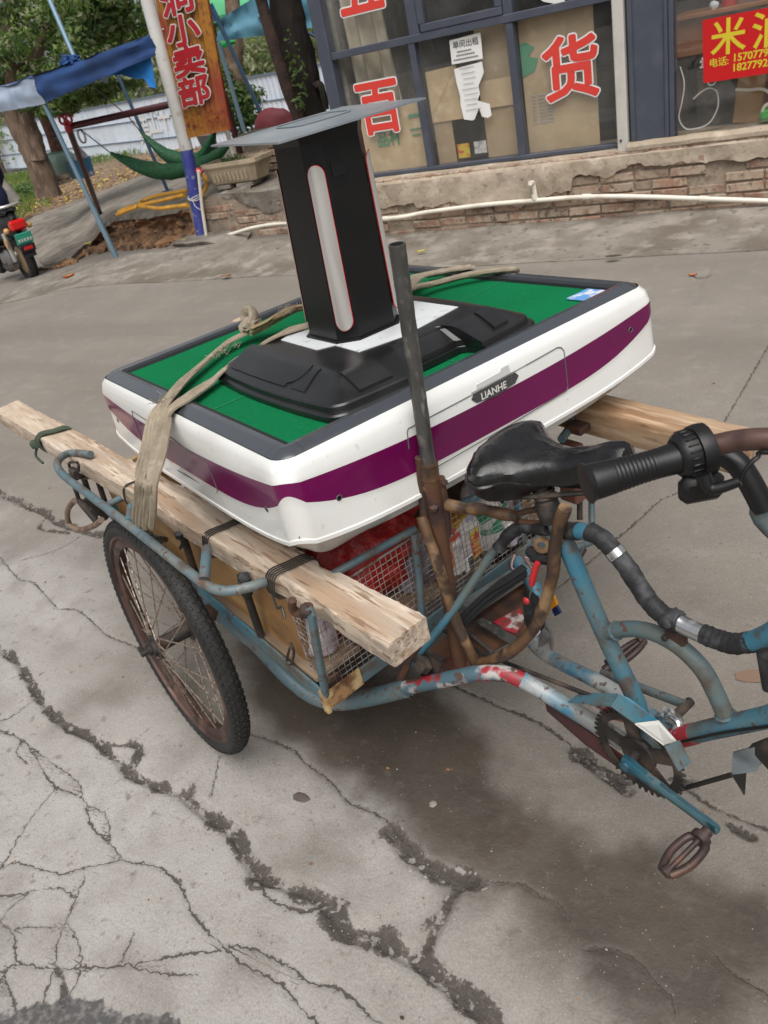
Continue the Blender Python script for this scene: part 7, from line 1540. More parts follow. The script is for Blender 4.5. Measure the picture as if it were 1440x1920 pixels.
bottle('bottle', (.40, .33, .43), .042, .20, CLEARP, 'clear bottle with a green label at the far end of the grille', WPK, GLAB)
bottle('bottle', (.523, .225, .42), .020, .07, WPK, 'small white medicine bottle low behind the grille', WPK)
bottle('bottle', (.46, -.30, .425), .040, .17, CLEARP, 'clear plastic bottle leaning in the near front corner of the bed', REDPL, None, (-.15, .2, .95))
mb = MB(); mb.tube([(0.57,0.1915,0.4239), (0.58,0.168,0.4039), (0.59,0.1981,0.3738), (0.6,0.2174,0.3897), (0.6,0.1953,0.4264), (0.6,0.2141,0.3682), (0.6,0.1936,0.3574)], .0025, 6, n=6); mb.solo('pink_string', mat('pale_pink_string', (.42, .26, .24), .9), 'pale pink string tangled beside the seat tube', 'string', 'C')
# bits hanging from the frame behind the seat tube
mb = MB(); mb.tube([(0.8683,-0.035,0.6667), (0.8586,-0.04,0.6357), (0.8536,-0.042,0.614)], lambda t: .0052 + .0015 * math.sin(t * 3), 10, n=3); mb.tube([(0.8536,-0.042,0.614), (0.8467,-0.045,0.5815)], .0016, 6, mi=1); mb.solo('screwdriver', [REDPL, STEEL], 'small red handled screwdriver hanging beside the taped stay', 'tool', 'C')
mb = MB(); mb.blob((0.832,-0.04,0.5648), .008, 2, .1, sc=(1, .6, 1)); mb.solo('red_charm', REDPL, 'small round red charm below the screwdriver', 'charm', 'C')
mb = MB(); mb.lathe([(.008, -.004), (.015, -.004), (.016, 0), (.015, .004), (.008, .004)], (0.8703,-0.02,0.6971), (.4, -.9, .2), 18, closed=True); mb.solo('brass_bell', BROWNP, 'tan ring shaped bell cap against the seat tube', 'bell', 'C')
mb = MB(); mb.blob((0.8554,-0.02,0.6675), .022, 3, .35, 3, sc=(1.2, .5, .7)); mb.solo('black_rag', BLKCL, 'small black rag behind the ring shaped bell cap', 'rag', 'C')
mb = MB(); mb.blob((0.8149,-0.01,0.506), .028, 3, .5, 3, sc=(.7, .6, 1.8), seed=2); mb.solo('black_rag', BLKCL, 'long black rag hanging behind the lower curve of the taped stay', 'rag', 'C')
mb = MB(); mb.plate([(0.8359,0.02,0.5595), (0.8501,0.02,0.5232), (0.8364,0.02,0.5071), (0.8036,0.02,0.4936), (0.8168,0.02,0.5336)], .006); mb.solo('orange_tag', ORPL, 'orange plastic tag hanging behind the taped stay', 'tag', 'C')
mb = MB(); mb.plate([(0.8401,0.025,0.5189), (0.8527,0.025,0.5011), (0.8363,0.025,0.4848), (0.8301,0.025,0.5006)], .005); mb.solo('navy_tag', NAVYP, 'small dark blue tag under the orange one', 'tag', 'C')
mb = MB(); mb.plate([(0.7877,0.03,0.4369), (0.8031,0.03,0.4477), (0.8105,0.035,0.4169), (0.8157,0.03,0.4018), (0.8112,0.03,0.3745), (0.8053,0.03,0.396), (0.7887,0.03,0.3766), (0.7725,0.03,0.3631)], .006); mb.blob((0.7964,0.03,0.4158), .018, 2, .5, 3, sc=(.9, .4, 1.2)); mb.solo('grey_rag', GREYCL, 'torn grey rag hanging below the tags', 'rag', 'C')
mb = MB(); mb.tube([(0.8077,-0.06,0.4524), (0.8328,-0.05,0.4782), (0.8475,-0.04,0.5033)], .009, 8, n=4, jit=.2); mb.solo('white_rag', WCLOTH, 'strip of white cloth wound round the far stay', 'rag', 'C')
mb = MB(); mb.ribbon([(0.6352,-0.0489,0.42), (0.6335,0.012,0.43), (0.633,0.08,0.43), (0.6374,0.1539,0.43)], [(0, 0, 1)], .028, .012, n=5, fold=.003); mb.solo('rubber_strip', BLKCL, 'strip of black inner tube lying along the front rail', 'rubber strip', 'C')

# ------------------------------------------------------------------ the game table (local frame: centre of its top)
tab = thing('game_table', 'white and purple automatic game table with green felt, lashed on the tricycle', 'table', (0, 0, -.25), 'T')
HS = .475
def rsq(off, rc, n_side=40, n_c=10):
    """closed rounded square ring; returns list of (x, y, s) with s in -1..1 along each side"""
    h = HS + off; out = []
    for k in range(4):
        a0 = -PI / 2 + k * PI / 2; R2 = Matrix.Rotation(k * PI / 2, 2)
        for i in range(n_side):
            t = -1 + 2 * i / n_side; p = R2 @ Vector((t * (h - rc), -h)); out.append((p.x, p.y, t * (h - rc) / h))
        for i in range(n_c):
            a = (i / n_c) * PI / 2; q = R2 @ Vector((h - rc + rc * math.sin(a), -h + rc - rc * math.cos(a))); e0 = (h - rc) / h; out.append((q.x, q.y, e0 + (1 - e0) * math.sin(2 * a)))
    return out
def zu(s): return -.044 - .030 * (1 - abs(s) ** 2.4)
def zl(s): return -.068 - .076 * (1 - abs(s) ** 4.2)
def off_at(z):
    P = [(-.010, .004), (-.022, .014), (-.045, .020), (-.075, .021), (-.115, .020), (-.146, .021), (-.150, .0265), (-.157, .0265), (-.160, .016), (-.185, -.006), (-.215, -.040)]
    if z >= P[0][0]: return P[0][1]
    for (a, b), (c, d) in zip(P, P[1:]):
        if z >= c: t = (a - z) / (a - c); return b + (d - b) * t
    return P[-1][1]
R0 = rsq(0, .036); sv = [r[2] for r in R0]
def ring(zs):
    out = []
    for i, (x, y, s) in enumerate(R0):
        z = zs(s) if callable(zs) else zs; o = off_at(z); k = (HS + o) / HS; out.append(Vector((x * k, y * k, z)))
    return out
def blend(za, zb, t): return lambda s: za(s) * (1 - t) + zb(s) * t
C_ = lambda v: (lambda s: v)
def zr(s): return -.152 - .034 * (1 - abs(s) ** 4)
def ring2(zs, o): return [Vector((x * (HS + o) / HS, y * (HS + o) / HS, zs(s))) for x, y, s in R0]
def sh(fn, d): return lambda s: fn(s) + d
up_rows = [ring(-.0095)] + [ring(C_(z)) for z in (-.014, -.022, -.032, -.040)] + [ring(blend(C_(-.042), zu, t)) for t in (.5, 1)]
st_rows = [ring(blend(zu, zl, t)) for t in np.linspace(0, 1, 9)]
lo_rows = [ring(zl)] + [ring2(blend(zl, zr, t), .0195 + .003 * t) for t in np.linspace(.12, 1, 7)]
rg_rows = [lo_rows[-1], ring2(sh(zr, -.002), .0248), ring2(sh(zr, -.009), .0248), ring2(sh(zr, -.0115), .016), ring2(sh(zr, -.040), -.006), ring2(C_(-.238), -.040)]
mb = MB(); mb.loft([r[::-1] for r in up_rows], closed=True); mb.build('upper_shell', WHITE, tab)
mb = MB(); mb.loft([r[::-1] for r in st_rows], closed=True); band = mb.build('purple_band', PURP, tab)
mb = MB(); mb.sharp = 25; mb.loft([r[::-1] for r in lo_rows], closed=True); mb.loft([r[::-1] for r in rg_rows], closed=True)
bot = [Vector((x * .84, y * .84, -.252)) for x, y, s in R0]; mb.loft([rg_rows[-1][::-1], bot[::-1]], closed=True); mb.add(bot, [list(range(len(bot)))[::-1]]); mb.build('lower_shell', WHITE, tab)
# rails, mitred at the corners; dark inner edge
RW, RI = .039, .437
RPROF = [(HS + .001, -.014), (HS + .0015, -.010), (HS - .002, -.0070), (HS - .0215, .0012), (HS - .0235, .0015), (RI + .003, .0008), (RI, -.003), (RI, -.016)]; RL = .425; RC = .034
def rail(k, name='edge_rail'):
    R2 = Matrix.Rotation(k * PI / 2, 3, 'Z'); mb = MB()
    rows = [[R2 @ Vector((t, -q, z)) for q, z in RPROF] for t in np.linspace(-RL + .0006, RL - .0006, 10)]
    mb.loft(rows, smooth=False); n = len(RPROF); mb.add(rows[0], [list(range(n))[::-1]]); mb.add(rows[-1], [list(range(n))]); return mb.build(name, RAIL, tab)
for k in range(4): rail(k)
for k in range(4):
    R2 = Matrix.Rotation(k * PI / 2, 3, 'Z'); mb = MB()
    mb.loft([[R2 @ Vector((t, -q, z)) for q, z in ((RI - .0005, -.002), (RI - .011, -.006), (RI - .013, -.0155))] for t in (-(RI - .006), RI - .006)], smooth=False); mb.build('inner_lip', RAILD, tab)
# rounded corner pieces between the rails
for k in range(4):
    R2 = Matrix.Rotation(k * PI / 2, 3, 'Z'); mb = MB(); rows = []; cc = HS - RC
    def cp(a, q, z):
        r = q - cc; p = Vector((cc + r * math.sin(a), -cc - r * math.cos(a), z)) if r > 0 else Vector((q, -q, z)); return R2 @ p
    rows.append([R2 @ Vector((RL, -q, z)) for q, z in RPROF])
    for a in np.linspace(0, PI / 2, 10): rows.append([cp(a, q, z) for q, z in RPROF])
    rows.append([R2 @ Vector((q, -RL, z)) for q, z in RPROF])
    mb.sharp = 30; mb.loft(rows); n = len(RPROF); mb.add(rows[0], [list(range(n))[::-1]]); mb.add(rows[-1], [list(range(n))]); mb.build('corner_cap', RAIL, tab)
mb = MB(); rows = []
for x in np.linspace(-.438, .438, 28): rows.append([Vector((x, y, -.0135 + .0012 * nz3(x * 4, y * 4, 0, 1.3))) for y in np.linspace(-.438, .438, 28)])
mb.loft([r[::-1] for r in rows]); mb.build('felt', FELT, tab)
mb = MB(); mb.box((.0, -.02, -.012), (.85, .0012, .0012)); mb.box((.09, .0, -.012), (.0012, .85, .0012)); mb.build('felt_seam', mat('felt_seam', (.015, .20, .085), .95), tab)
mb = MB(); mb.box((.392, .385, -.0105), (.055, .07, .003), bev=.001); mb.build('sticker', CREAMSH, tab)
# panel seams, badge, pull, screw holes: on the front side (x+) and the left side (y-)
def surf(side, s, z, lift=0.):
    o = HS + off_at(z) + lift
    return Vector((o, s, z)) if side == 'x' else Vector((-s, -o, z)) if side == 'y' else None
def seam(side, pts, r=.0011):
    mb = MB(); P = []
    for (s0, z0), (s1, z1) in zip(pts, pts[1:]):
        for t in np.linspace(0, 1, 14, endpoint=False): P.append(surf(side, s0 + (s1 - s0) * t, z0 + (z1 - z0) * t, .0004))
    P.append(surf(side, *pts[-1], .0004)); mb.tube(P, r, 6); return mb.build('panel_seam', mat('seam_grey', (.10, .10, .10), .6) if 'seam_grey' not in MATS else MATS['seam_grey'], tab)
seam('x', [(-.226, -.058), (-.222, -.052), (-.07, -.050)]); seam('x', [(.085, -.046), (.176, -.043), (.186, -.047), (.192, -.056), (.192, -.135), (.186, -.143), (.05, -.147), (-.2, -.15)]); seam('x', [(-.226, -.058), (-.23, -.09)])
seam('x', [(-.07, -.050), (.085, -.046)], .0007)
seam('y', [(-.17, -.150), (-.166, -.092), (-.160, -.086), (.08, -.060), (.245, -.052), (.25, -.060), (.262, -.145)])
seam('y', [(.05, -.158), (-.168, -.160)])
mb = MB(); mb.tube([Vector(((HS + off_at(z) - .0135) , -(HS + off_at(z) - .0135), z)) for z in np.linspace(-.012, -.15, 24)], .0011, 6); mb.build('corner_seam', MATS['seam_grey'], tab)
def bx(side, s, z, ds, dz, d, m, name, parent=None, bev=.0015, tilt=0.):
    mb = MB(); p = surf(side, s, z, d * .3)
    if side == 'x': mb.box(p, (d, ds, dz), Matrix.Rotation(tilt, 3, 'Y'), bev=bev)
    else: mb.box(p, (ds, d, dz), bev=bev)
    return mb.build(name, m, parent or tab)
# badge
bs, bz, bo2 = -.004, -.062, .003
mb = MB(); ox = HS + off_at(bz)
def hexa(w_, h_, x): return [Vector((x, bs + a * w_, bz + b * h_)) for a, b in ((-1, .3), (-.88, 1), (.88, 1), (1, .3), (.82, -.55), (0, -1.05), (-.82, -.55))]
mb.plate(hexa(.0660, .0160, ox - .001), .0036); bd = mb.build('badge', SILV, tab)
mb = MB(); mb.plate(hexa(.0630, .0134, ox + .0022), .0012); mb.build('badge_field', mat('badge_charcoal', (.03, .03, .032), .5, layers=[((.07, .07, .07), 300, .45, .6)]), bd)
mb = MB(); mb.text('LIANHE', .0200, (ox + .0030, bs - .041, bz - .0062), (0, 1, 0), (0, 0, 1), .022, .0006); mb.build('badge_letters', LETSIDE, bd)
mb = MB(); mb.plate([Vector((ox - .001, bs + a, bz + b)) for a, b in ((-.045, .0165), (-.043, .026), (.020, .028), (.024, .034), (.043, .034), (.046, .0165))], .003); mb.build('badge_pull', mat('pale_grey_pull', (.55, .56, .56), .4), tab)
for side, s, z in (('x', -.395, -.112), ('x', .40, -.085), ('y', -.40, -.115), ('y', .42, -.115)):
    mb = MB(); p = surf(side, s, z, .0006); ax = (1, 0, 0) if side == 'x' else (0, -1, 0); mb.lathe([(.0038, -.001), (.0055, .0006), (.0066, -.001)], p, ax, 16); q = mb.build('screw_ring', MATS['seam_grey'], tab); mb = MB(); mb.lathe([(0, .0), (.0042, .0), (.0042, -.002)], p, ax, 14); mb.build('screw_hole', BGLO, q)
bx('y', .078, -.088, .022, .016, .006, BGLO, 'latch'); 

# ------------------------------------------------------------------ machine pedestal lying on the table
ZF = -.012
ped = thing('machine_pedestal', 'black plastic pedestal base with a tall silver striped column standing on the felt', 'pedestal', (.16, 0, ZF), 'T')
# footprint: rounded square with bulged sides and a notch on each side
BX, BY, BH = .172, -.066, .262
def foot(sc_, z, rc=.038, notch=.0, bulge=.012, hx=BH, hy=.268):
    out = []; N = 44
    for k in range(4):
        R2 = Matrix.Rotation(k * PI / 2, 2); a_, b_ = (hx, hy) if k % 2 == 0 else (hy, hx); a_ *= sc_; b_ *= sc_
        for i in range(N):
            t = -1 + 2 * i / N; x = t * (a_ - rc); q = -b_ - bulge * (1 - t * t)
            u = abs(t)
            if notch and k == 1: q += notch * min(1, max(0, (.40 - abs(t - .05)) / .05))
            p = R2 @ Vector((x, q)); out.append(Vector((BX + p.x, BY + p.y, z)))
        for i in range(8):
            a = i / 8 * PI / 2; p = R2 @ Vector((a_ - rc + rc * math.sin(a), -b_ + rc - rc * math.cos(a))); out.append(Vector((BX + p.x, BY + p.y, z)))
    return out
rows = [foot(1.0, ZF + .001, notch=.062), foot(1.0, ZF + .010, notch=.062), foot(.992, ZF + .0135, notch=.060), foot(.978, ZF + .0145, notch=.059), foot(.966, ZF + .0150, notch=.058), foot(.962, ZF + .024, notch=.058), foot(.952, ZF + .0275, notch=.056), foot(.935, ZF + .029, notch=.055), foot(.78, ZF + .052, .018, notch=.040, bulge=.01), foot(.74, ZF + .0570, .018, notch=.030, bulge=.009), foot(.70, ZF + .0592, .018, notch=.022, bulge=.008), foot(.66, ZF + .060, .018, notch=.012, bulge=.006), foot(.30, ZF + .0605, .03, bulge=0)]
mb = MB(); mb.sharp = 20; mb.loft([r[::-1] for r in rows], closed=True); mb.add(rows[-1], [list(range(len(rows[-1])))]); mb.build('base_cover', BPLA, ped)
# raised panels and grooves on the sloping shoulders
def on_base(x, y):
    """height of the cover at (x, y)"""
    u = max(abs(x - BX) / BH, abs(y - BY) / .268); P = [(0, .0605), (.66, .060), (.70, .0585), (.80, .050), (.94, .031), (1.0, .012)]
    for (a, b), (c, d) in zip(P, P[1:]):
        if u <= c: return ZF + b + (d - b) * (u - a) / (c - a)
    return ZF + .01
def groove(pts, r=.0016, lift=.0004):
    P = smooth_path([(x, y, 0) for x, y in pts], 8); mb = MB(); mb.tube([(p.x, p.y, on_base(p.x, p.y) + lift) for p in P], r, 6); return mb.build('moulded_ridge', BPLA, ped)
def prof_z(s_):
    P = [(.30, .0605), (.66, .060), (.70, .0592), (.74, .0570), (.78, .052), (.935, .029), (.952, .0275)]
    for (a, b), (c, d) in zip(P, P[1:]):
        if s_ <= c: return ZF + b + (d - b) * (s_ - a) / (c - a)
    return ZF + .0275
def shoulder_panel(k, x0, x1f, s0, s1, lift, name='raised_panel'):
    """a shallow raised panel on the sloping shoulder of side k, from x0 to x1f(s)"""
    R2 = Matrix.Rotation(k * PI / 2, 2); rows = []; nu, nv = 22, 9
    for j in range(-1, nv + 2):
        v = min(1, max(0, j / nv)); s_ = s0 + (s1 - s0) * v; r = []
        for i in range(-1, nu + 2):
            u = min(1, max(0, i / nu)); x = x0 + (x1f(v) - x0) * u; t = x / (BH * s_); q = -.268 * s_ - .010 * (1 - min(1, t * t)); edge = i < 0 or j < 0 or i > nu or j > nv
            p = R2 @ Vector((x, q)); r.append(Vector((BX + p.x, BY + p.y, prof_z(s_) + (lift if not edge else -.003))))
        rows.append(r)
    mb = MB(); mb.loft(rows[::-1]); return mb.build(name, BPLA, ped)
shoulder_panel(0, -.19, lambda v: .075 + .03 * math.sin(PI * min(1, v * 1.15)) ** .5 - .01 * v, .66, .905, .0042)
shoulder_panel(0, .085, lambda v: .125 + .012 * v, .70, .90, .0022)
shoulder_panel(1, -.19, lambda v: -.115, .70, .90, .0030)
shoulder_panel(1, .150, lambda v: .19, .70, .90, .0030)
mb = MB(); poly = [(.025, -.195), (.185, -.200), (.205, -.165), (.30, -.170), (.322, -.075), (.295, .10), (.17, .10), (.02, .10), (.0, -.13)]
mb.prism(poly, (0, 0, ZF + .0606), (1, 0, 0), (0, 1, 0), (0, 0, 1), .0015); mb.build('top_panel', GREYP, ped)
# column
CZ0, CZ1 = ZF + .062, .432
def colring(z):
    t = (z - CZ0) / (CZ1 - CZ0); cx = .144 + .009 * t; cy = -.073 + .014 * t; hx = .090 - .010 * t; hy = .081 - .009 * t; c = .034 - .004 * t
    return [Vector((cx + x, cy + y, z)) for x, y in ((hx, -hy + c), (hx, hy - c), (hx - c, hy), (-hx + c, hy), (-hx, hy - c), (-hx, -hy + c), (-hx + c, -hy), (hx - c, -hy))]
rows = []
def fine(r, n=1): return r
mb = MB(); R = [colring(z) for z in np.linspace(CZ0, CZ1, 5)]; mb.loft(R, closed=True, smooth=False); mb.add(R[-1], [list(range(8))]); mb.build('column', BGLO, ped)
# faces joined by pilaster lips
mb = MB(); R0_, R1_ = colring(CZ0), colring(CZ1)
for i in (7, 0):
    pass
mb.loft([[p + (p - Vector((.144, -.073, p.z))) * .09 for p in colring(CZ0 - .001)], [p + (p - Vector((.144, -.073, p.z))) * .09 for p in colring(CZ0 + .003)], [p + (p - Vector((.144, -.073, p.z))) * .02 for p in colring(CZ0 + .005)]], closed=True, smooth=False); mb.build('column_flange', BGLO, ped)
# chrome inlays on the four chamfers
def inlay(i0, i1):
    def P(u, z, lift):
        r = colring(z); a, b = r[i0], r[i1]; n = (b - a).cross(Vector((0, 0, 1))).normalized(); bulge_ = .0095 * min(1, u / .36, (1 - u) / .5); return a.lerp(b, u) + n * (lift + bulge_)
    za, zb = CZ0 + .024, CZ1 - .040; pts = []
    def outl(mg, lift):
        out = []; wd = .046 - mg * .0; hw = .40 - mg
        for a in np.linspace(PI, 2 * PI, 12): out.append((.5 + hw * math.cos(a), za + mg * .05 + .020 * (1 + math.sin(a))))
        for a in np.linspace(0, PI, 12): out.append((.5 + hw * math.cos(a), zb - mg * .05 - .020 * (1 - math.sin(a))))
        return out
    def patch(mg, lift, name, m, parent):
        O = outl(mg, lift); rows_ = []; nrow = 12; lo_ = O[:12]; hi_ = O[12:][::-1]
        mb = MB(); grid = []
        for j in range(nrow + 1):
            v = j / nrow; grid.append([P(lo_[k][0] * (1 - v) + hi_[k][0] * v, lo_[k][1] * (1 - v) + hi_[k][1] * v, lift) for k in range(12)])
        mb.sharp = 12; mb.loft(grid, smooth=True); return mb.build(name, m, parent)
    q = patch(0.0, .0012, 'red_border', REDL, ped); patch(.022, .0020, 'silver_inlay', SILV, ped)
for a, b in ((7, 0), (1, 2), (3, 4), (5, 6)): inlay(a, b)
r_ = colring(.375); a = r_[0]; b = r_[1]; n_ = (b - a).cross(Vector((0, 0, 1))).normalized()
c = a.lerp(b, .30) + n_ * .0006; e1 = (b - a).normalized()
mb = MB(); mb.prism([(-.016, -.013), (.014, -.013), (.014, .012), (-.016, .012)], c, e1, Vector((0, 0, 1)), n_, .0012); mb.build('cable_opening', mat('opening_black', (.001, .001, .001), .9), ped)
# mounting sheet on top
TZ = .446
PCR = [Vector((-.066, -.183, .4580)), Vector((.262, -.207, .4480)), Vector((.284, .118, .4545)), Vector((-.042, .142, .4640))]
def sheetz(u, v):
    return .0055 * math.exp(-(((u - .5) / .30) ** 4 + ((v - .5) / .30) ** 4)) + .006
rows = []
for v in np.linspace(0, 1, 26): rows.append([lerp(lerp(PCR[0], PCR[1], u), lerp(PCR[3], PCR[2], u), v) + Vector((0, 0, sheetz(u, v) - .006)) for u in np.linspace(0, 1, 26)])
mb = MB(); mb.loft(rows); dn = [[p - Vector((0, 0, .0035)) for p in r] for r in rows]; mb.loft(dn[::-1])
edge = [rows[0], [r[-1] for r in rows], rows[-1][::-1], [r[0] for r in rows][::-1]]
for e in edge: mb.loft([[p - Vector((0, 0, .0035)) for p in e], e], smooth=False)
mb.build('top_plate', TOPP, ped)
mb = MB(); rw_ = []
for k in range(48):
    a = 2 * PI * k / 48; u = .5 + .20 * (abs(math.cos(a)) ** .5) * (1 if math.cos(a) > 0 else -1); v = .5 + .20 * (abs(math.sin(a)) ** .5) * (1 if math.sin(a) > 0 else -1); rw_.append(lerp(lerp(PCR[0], PCR[1], u), lerp(PCR[3], PCR[2], u), v) + Vector((0, 0, sheetz(u, v) - .0045)))
mb.tube(rw_, .0016, 6, closed=True); mb.build('pressed_ridge', TOPP, ped)
mb = MB(); mb.loft([[p + Vector((0, 0, .0)) for p in colring(CZ1 - .004)], [Vector((.153 + (p.x - .153) * 1.05, -.059 + (p.y + .059) * 1.05, CZ1 + .016)) for p in colring(CZ1)]], closed=True, smooth=False); mb.build('top_collar', BGLO, ped)

# ------------------------------------------------------------------ canvas strap over the table
Z1 = .006
STR = [(0.0597,-0.645,-0.1894), (0.144,-0.64,-0.1065), (0.1889,-0.628,-0.0487), (0.0472,-0.56,-0.0492), (-0.0209,-0.512,-0.0237), (-0.0329,-0.4897,-0.008), (-0.0495,-0.4565,0.004), (-0.1113,-0.3934,0.006), (-0.1848,-0.304,0.006), (-0.2519,-0.2105,0.01), (-0.2546,-0.1361,0.018), (-0.229,-0.0822,0.03), (-0.1547,-0.0468,0.05), (-0.1245,-0.0174,0.055)]
st = thing('canvas_strap', 'wide grubby canvas strap tied over the table and round the column', 'strap', STR[4], 'T')
def wd(pts): return pts
W1 = [(1, .1, 0)] * 5 + [(1, -.1, 0), (.9, -.3, 0), (.8, -.4, 0)] + [(.7, -.6, 0)] * 6
for kk, (off_, ww_) in enumerate(((-.024, .022), (-.008, .020), (.009, .022), (.024, .017))):
    pts_ = [Vector(p) + Vector(w_).normalized() * off_ * (1 - .45 * max(0, i_ / 12 - .45) / .55) + Vector((.002 * nz3(i_, kk, 0), .002 * nz3(i_, kk, 5), .0015 * (kk % 2) + .0012 * nz3(i_ * .7, kk, 9))) for i_, (p, w_) in enumerate(zip(STR, W1))]
    mb = MB(); mb.ribbon(pts_, W1, lambda t: ww_ - .006 * max(0, t - .4), .003, n=6, fold=.0016); mb.build('webbing', STRAP, st)
STR2 = [(0.1087,-0.64,-0.1685), (0.2166,-0.626,-0.0497), (0.1212,-0.56,-0.0248), (0.0337,-0.511,-0.0185), (0.0189,-0.4849,-0.002), (0.0095,-0.4392,0.008), (-0.0386,-0.3513,0.008), (-0.0526,-0.2773,0.022), (-0.0108,-0.2211,0.045), (0.0094,-0.1647,0.056), (0.0215,-0.1105,0.057)]
mb = MB(); mb.ribbon(STR2, [(1, .1, 0)] * 4 + [(.9, -.3, 0)] * 2 + [(.6, -.8, 0)] * 5, lambda t: .042 - .014 * t, .004, n=6, fold=.003); mb.build('webbing', STRAP, st)
STR3 = [(-0.2012,-0.1602,0.03), (-0.201,-0.112,0.035), (-0.1637,-0.081,0.05), (-0.1247,-0.06,0.06), (-0.1012,-0.036,0.062)]
mb = MB(); mb.ribbon(STR3, [(.5, -.7, .5)], .030, .005, n=6, fold=.004); mb.build('webbing', mat('worn_ochre_webbing', (.27, .19, .10), .95, layers=[((.38, .31, .2), 30, .5, .7)], bumps=[(60, .5, .003)]), st)
kc = Vector((-0.2473,-0.1358,0.03)); mb = MB()
mb.blob(kc + Vector((.008, .0, .004)), .024, 3, .4, 3, sc=(1, 1.1, .8), seed=1); mb.tube([kc + Vector((-.022, .006, .0)), kc + Vector((-.030, .012, .022)), kc + Vector((-.008, .018, .034)), kc + Vector((.014, .010, .024)), kc + Vector((.012, -.004, .006))], .0115, 10, n=5, jit=.1, ell=(1, 1.5)); mb.blob(kc + Vector((-.022, -.006, -.004)), .018, 2, .4, 3, seed=7)
mb.build('knot', STRAP, st)
def fray(mb, c, n, l, seed):
    r_ = random.Random(seed)
    for k in range(n):
        p = Vector(c) + Vector((r_.uniform(-.02, .02), r_.uniform(-.02, .02), 0)); d = Vector((r_.uniform(-1, 1), r_.uniform(-1, 1), r_.uniform(.1, .9))) * l; mb.tube([p, p + d * .5 + Vector((r_.uniform(-.3, .3) * l, 0, .1 * l)), p + d], .0006, 4, n=3, caps=False)
mb = MB()
for q, s_ in (((-0.128,-0.0668,0.062), 1), ((-0.1714,-0.2718,0.012), 2), ((-0.0313,-0.4791,0.008), 3), ((-0.1263,-0.0917,0.06), 4), ((-0.1849,-0.2349,0.014), 5)): fray(mb, q, 16, .018, s_)
o = mb.build('frayed_threads', STRAP, st); o['kind'] = 'stuff'
B1_ = [(0.0873,0.078,0.058), (-0.0962,0.2716,0.03), (-0.1386,0.3567,0.012), (-0.1066,0.4059,0.01), (-0.0835,0.4395,0.008), (-0.0752,0.4647,0.005)]
mb = MB(); mb.ribbon(B1_, [(.9, .3, 0)], lambda t: .060 - .012 * t, .004, n=6, fold=.004); mb.build('webbing', STRAP, st)
B2_ = [(0.0907,0.0918,0.06), (-0.0182,0.2188,0.03), (-0.0454,0.2987,0.012), (-0.0184,0.3673,0.01), (0.0273,0.42,0.01), (0.0765,0.4634,0.006), (0.025,0.5248,-0.02)]
mb = MB(); mb.tube(B2_, .0085, 10, n=6, jit=.08, ell=(1, 1.5)); mb.build('rope_strand', STRAP, st)

# ------------------------------------------------------------------ leaves and scraps on the road
def fallen_leaf(px, s, m, label, rot=0., curl=.3):
    c = Vector(px); mb = MB(); e1 = Vector((math.cos(rot), math.sin(rot), 0)); e2 = Vector((-e1.y, e1.x, 0)); rows = []
    for u in np.linspace(-1, 1, 7):
        wv = .45 * (1 - u * u) ** .7 + .01; rows.append([c + e1 * u * s + e2 * v * wv * s + Vector((0, 0, .006 + curl * s * (abs(v) ** 1.5 * .5 + u * u * .25))) for v in (-1, -.5, 0, .5, 1)])
    mb.loft(rows); mb.loft([[p - Vector((0, 0, .0012)) for p in r] for r in rows[::-1]]); return mb.solo('fallen_leaf', m, label, 'leaf', group='fallen leaves on the road')
fallen_leaf((-0.9047,4.6067,0), .022, ORLEAF, 'orange leaf lying on the apron joint, right of the table corner', .2, .5)
fallen_leaf((-2.962,5.3091,0.03), .04, YELEAF, 'yellow green leaf on the apron behind the table', .5)
fallen_leaf((-7.1875,5.4924,-0.05), .06, ORLEAF, 'orange leaf on the road right of the scooter wheel', 1.2, .6)
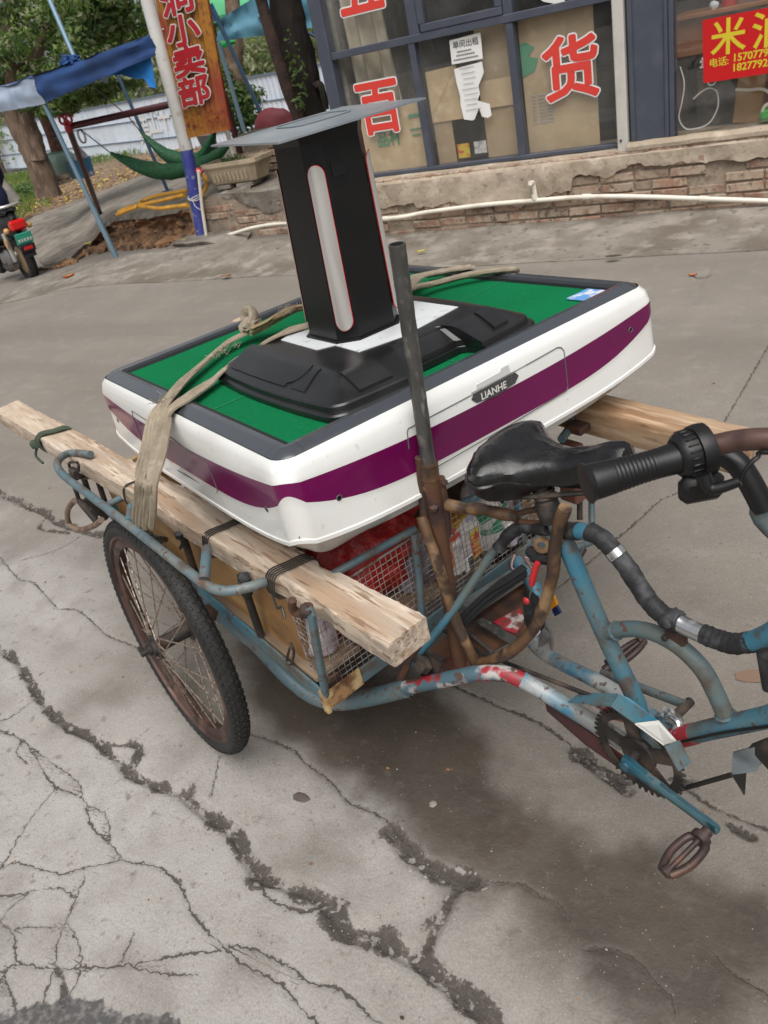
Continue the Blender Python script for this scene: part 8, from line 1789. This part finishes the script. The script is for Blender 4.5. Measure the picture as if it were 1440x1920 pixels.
fallen_leaf((-4.6262,5.0013,0.02), .05, LITTER, 'pale brown leaf on the road edge below the white and blue post', .1)
fallen_leaf((-5.8707,5.9144,0.12), .03, YELEAF, 'small yellow leaf on the footing beside the post', .4)
fallen_leaf((-7.5981,6.2111,0.1), .05, YELEAF, 'round yellow leaf on the collapsed bank', 1.4)
fallen_leaf((-1.4345,4.9374,0.03), .05, mat('dark_dead_leaf', (.05, .04, .032), .9), 'dark dead leaf on the pale patch of the apron', .1, .1)
mb = MB(); mb.plate([(-0.2098,1.5754,0.003), (-0.1861,1.5963,0.003), (-0.1285,1.6157,0.003), (-0.1113,1.5714,0.003), (-0.1799,1.5539,0.003), (-0.204,1.5541,0.003)], .002); mb.solo('cardboard_scrap', mat('dirty_brown_card', (.19, .125, .085), .9), 'flat scrap of brown cardboard on the road at the right edge', 'cardboard')
mb = MB(); mb.blob((-0.7569,0.9682,0), .010, 2, .5, 2, sc=(1, 1, .4)); mb.solo('stone_chip', CONC, 'pale stone chip on the dark slab under the tricycle', 'stone')
mb = MB(); mb.blob((-1.0692,0.875,0), .016, 2, .5, 2, sc=(1.6, .8, .25)); mb.solo('mud_flake', mat('dark_mud', (.09, .07, .06), .9), 'flat dark flake of mud right of the near wheel', 'flake')
mb = MB(); r_ = random.Random(4)
for q in ((-0.4858,1.2135,0), (-0.4429,1.1957,0), (-0.407,1.1765,0), (-0.3741,1.165,0), (-0.2786,1.1992,0), (-0.2519,1.2057,0), (-0.4697,1.2441,0), (-0.1394,1.1427,0), (-0.3721,1.1355,0)):
    for k in range(8):
        p = Vector(q) + Vector((r_.uniform(-.03, .03), r_.uniform(-.02, .02), -.003)); mb.box(p, (r_.uniform(.004, .014), r_.uniform(.003, .008), .002), Matrix.Rotation(r_.uniform(0, 3), 3, 'Z') @ Matrix.Rotation(r_.uniform(-.3, .3), 3, 'X'))
o = mb.solo('rubble', mat('dark_chips', (.13, .11, .10), .9, layers=[((.07, .06, .055), 30, .4, .6)]), 'thin broken chips lying along the crack under the pedals', 'rubble', kind='stuff')
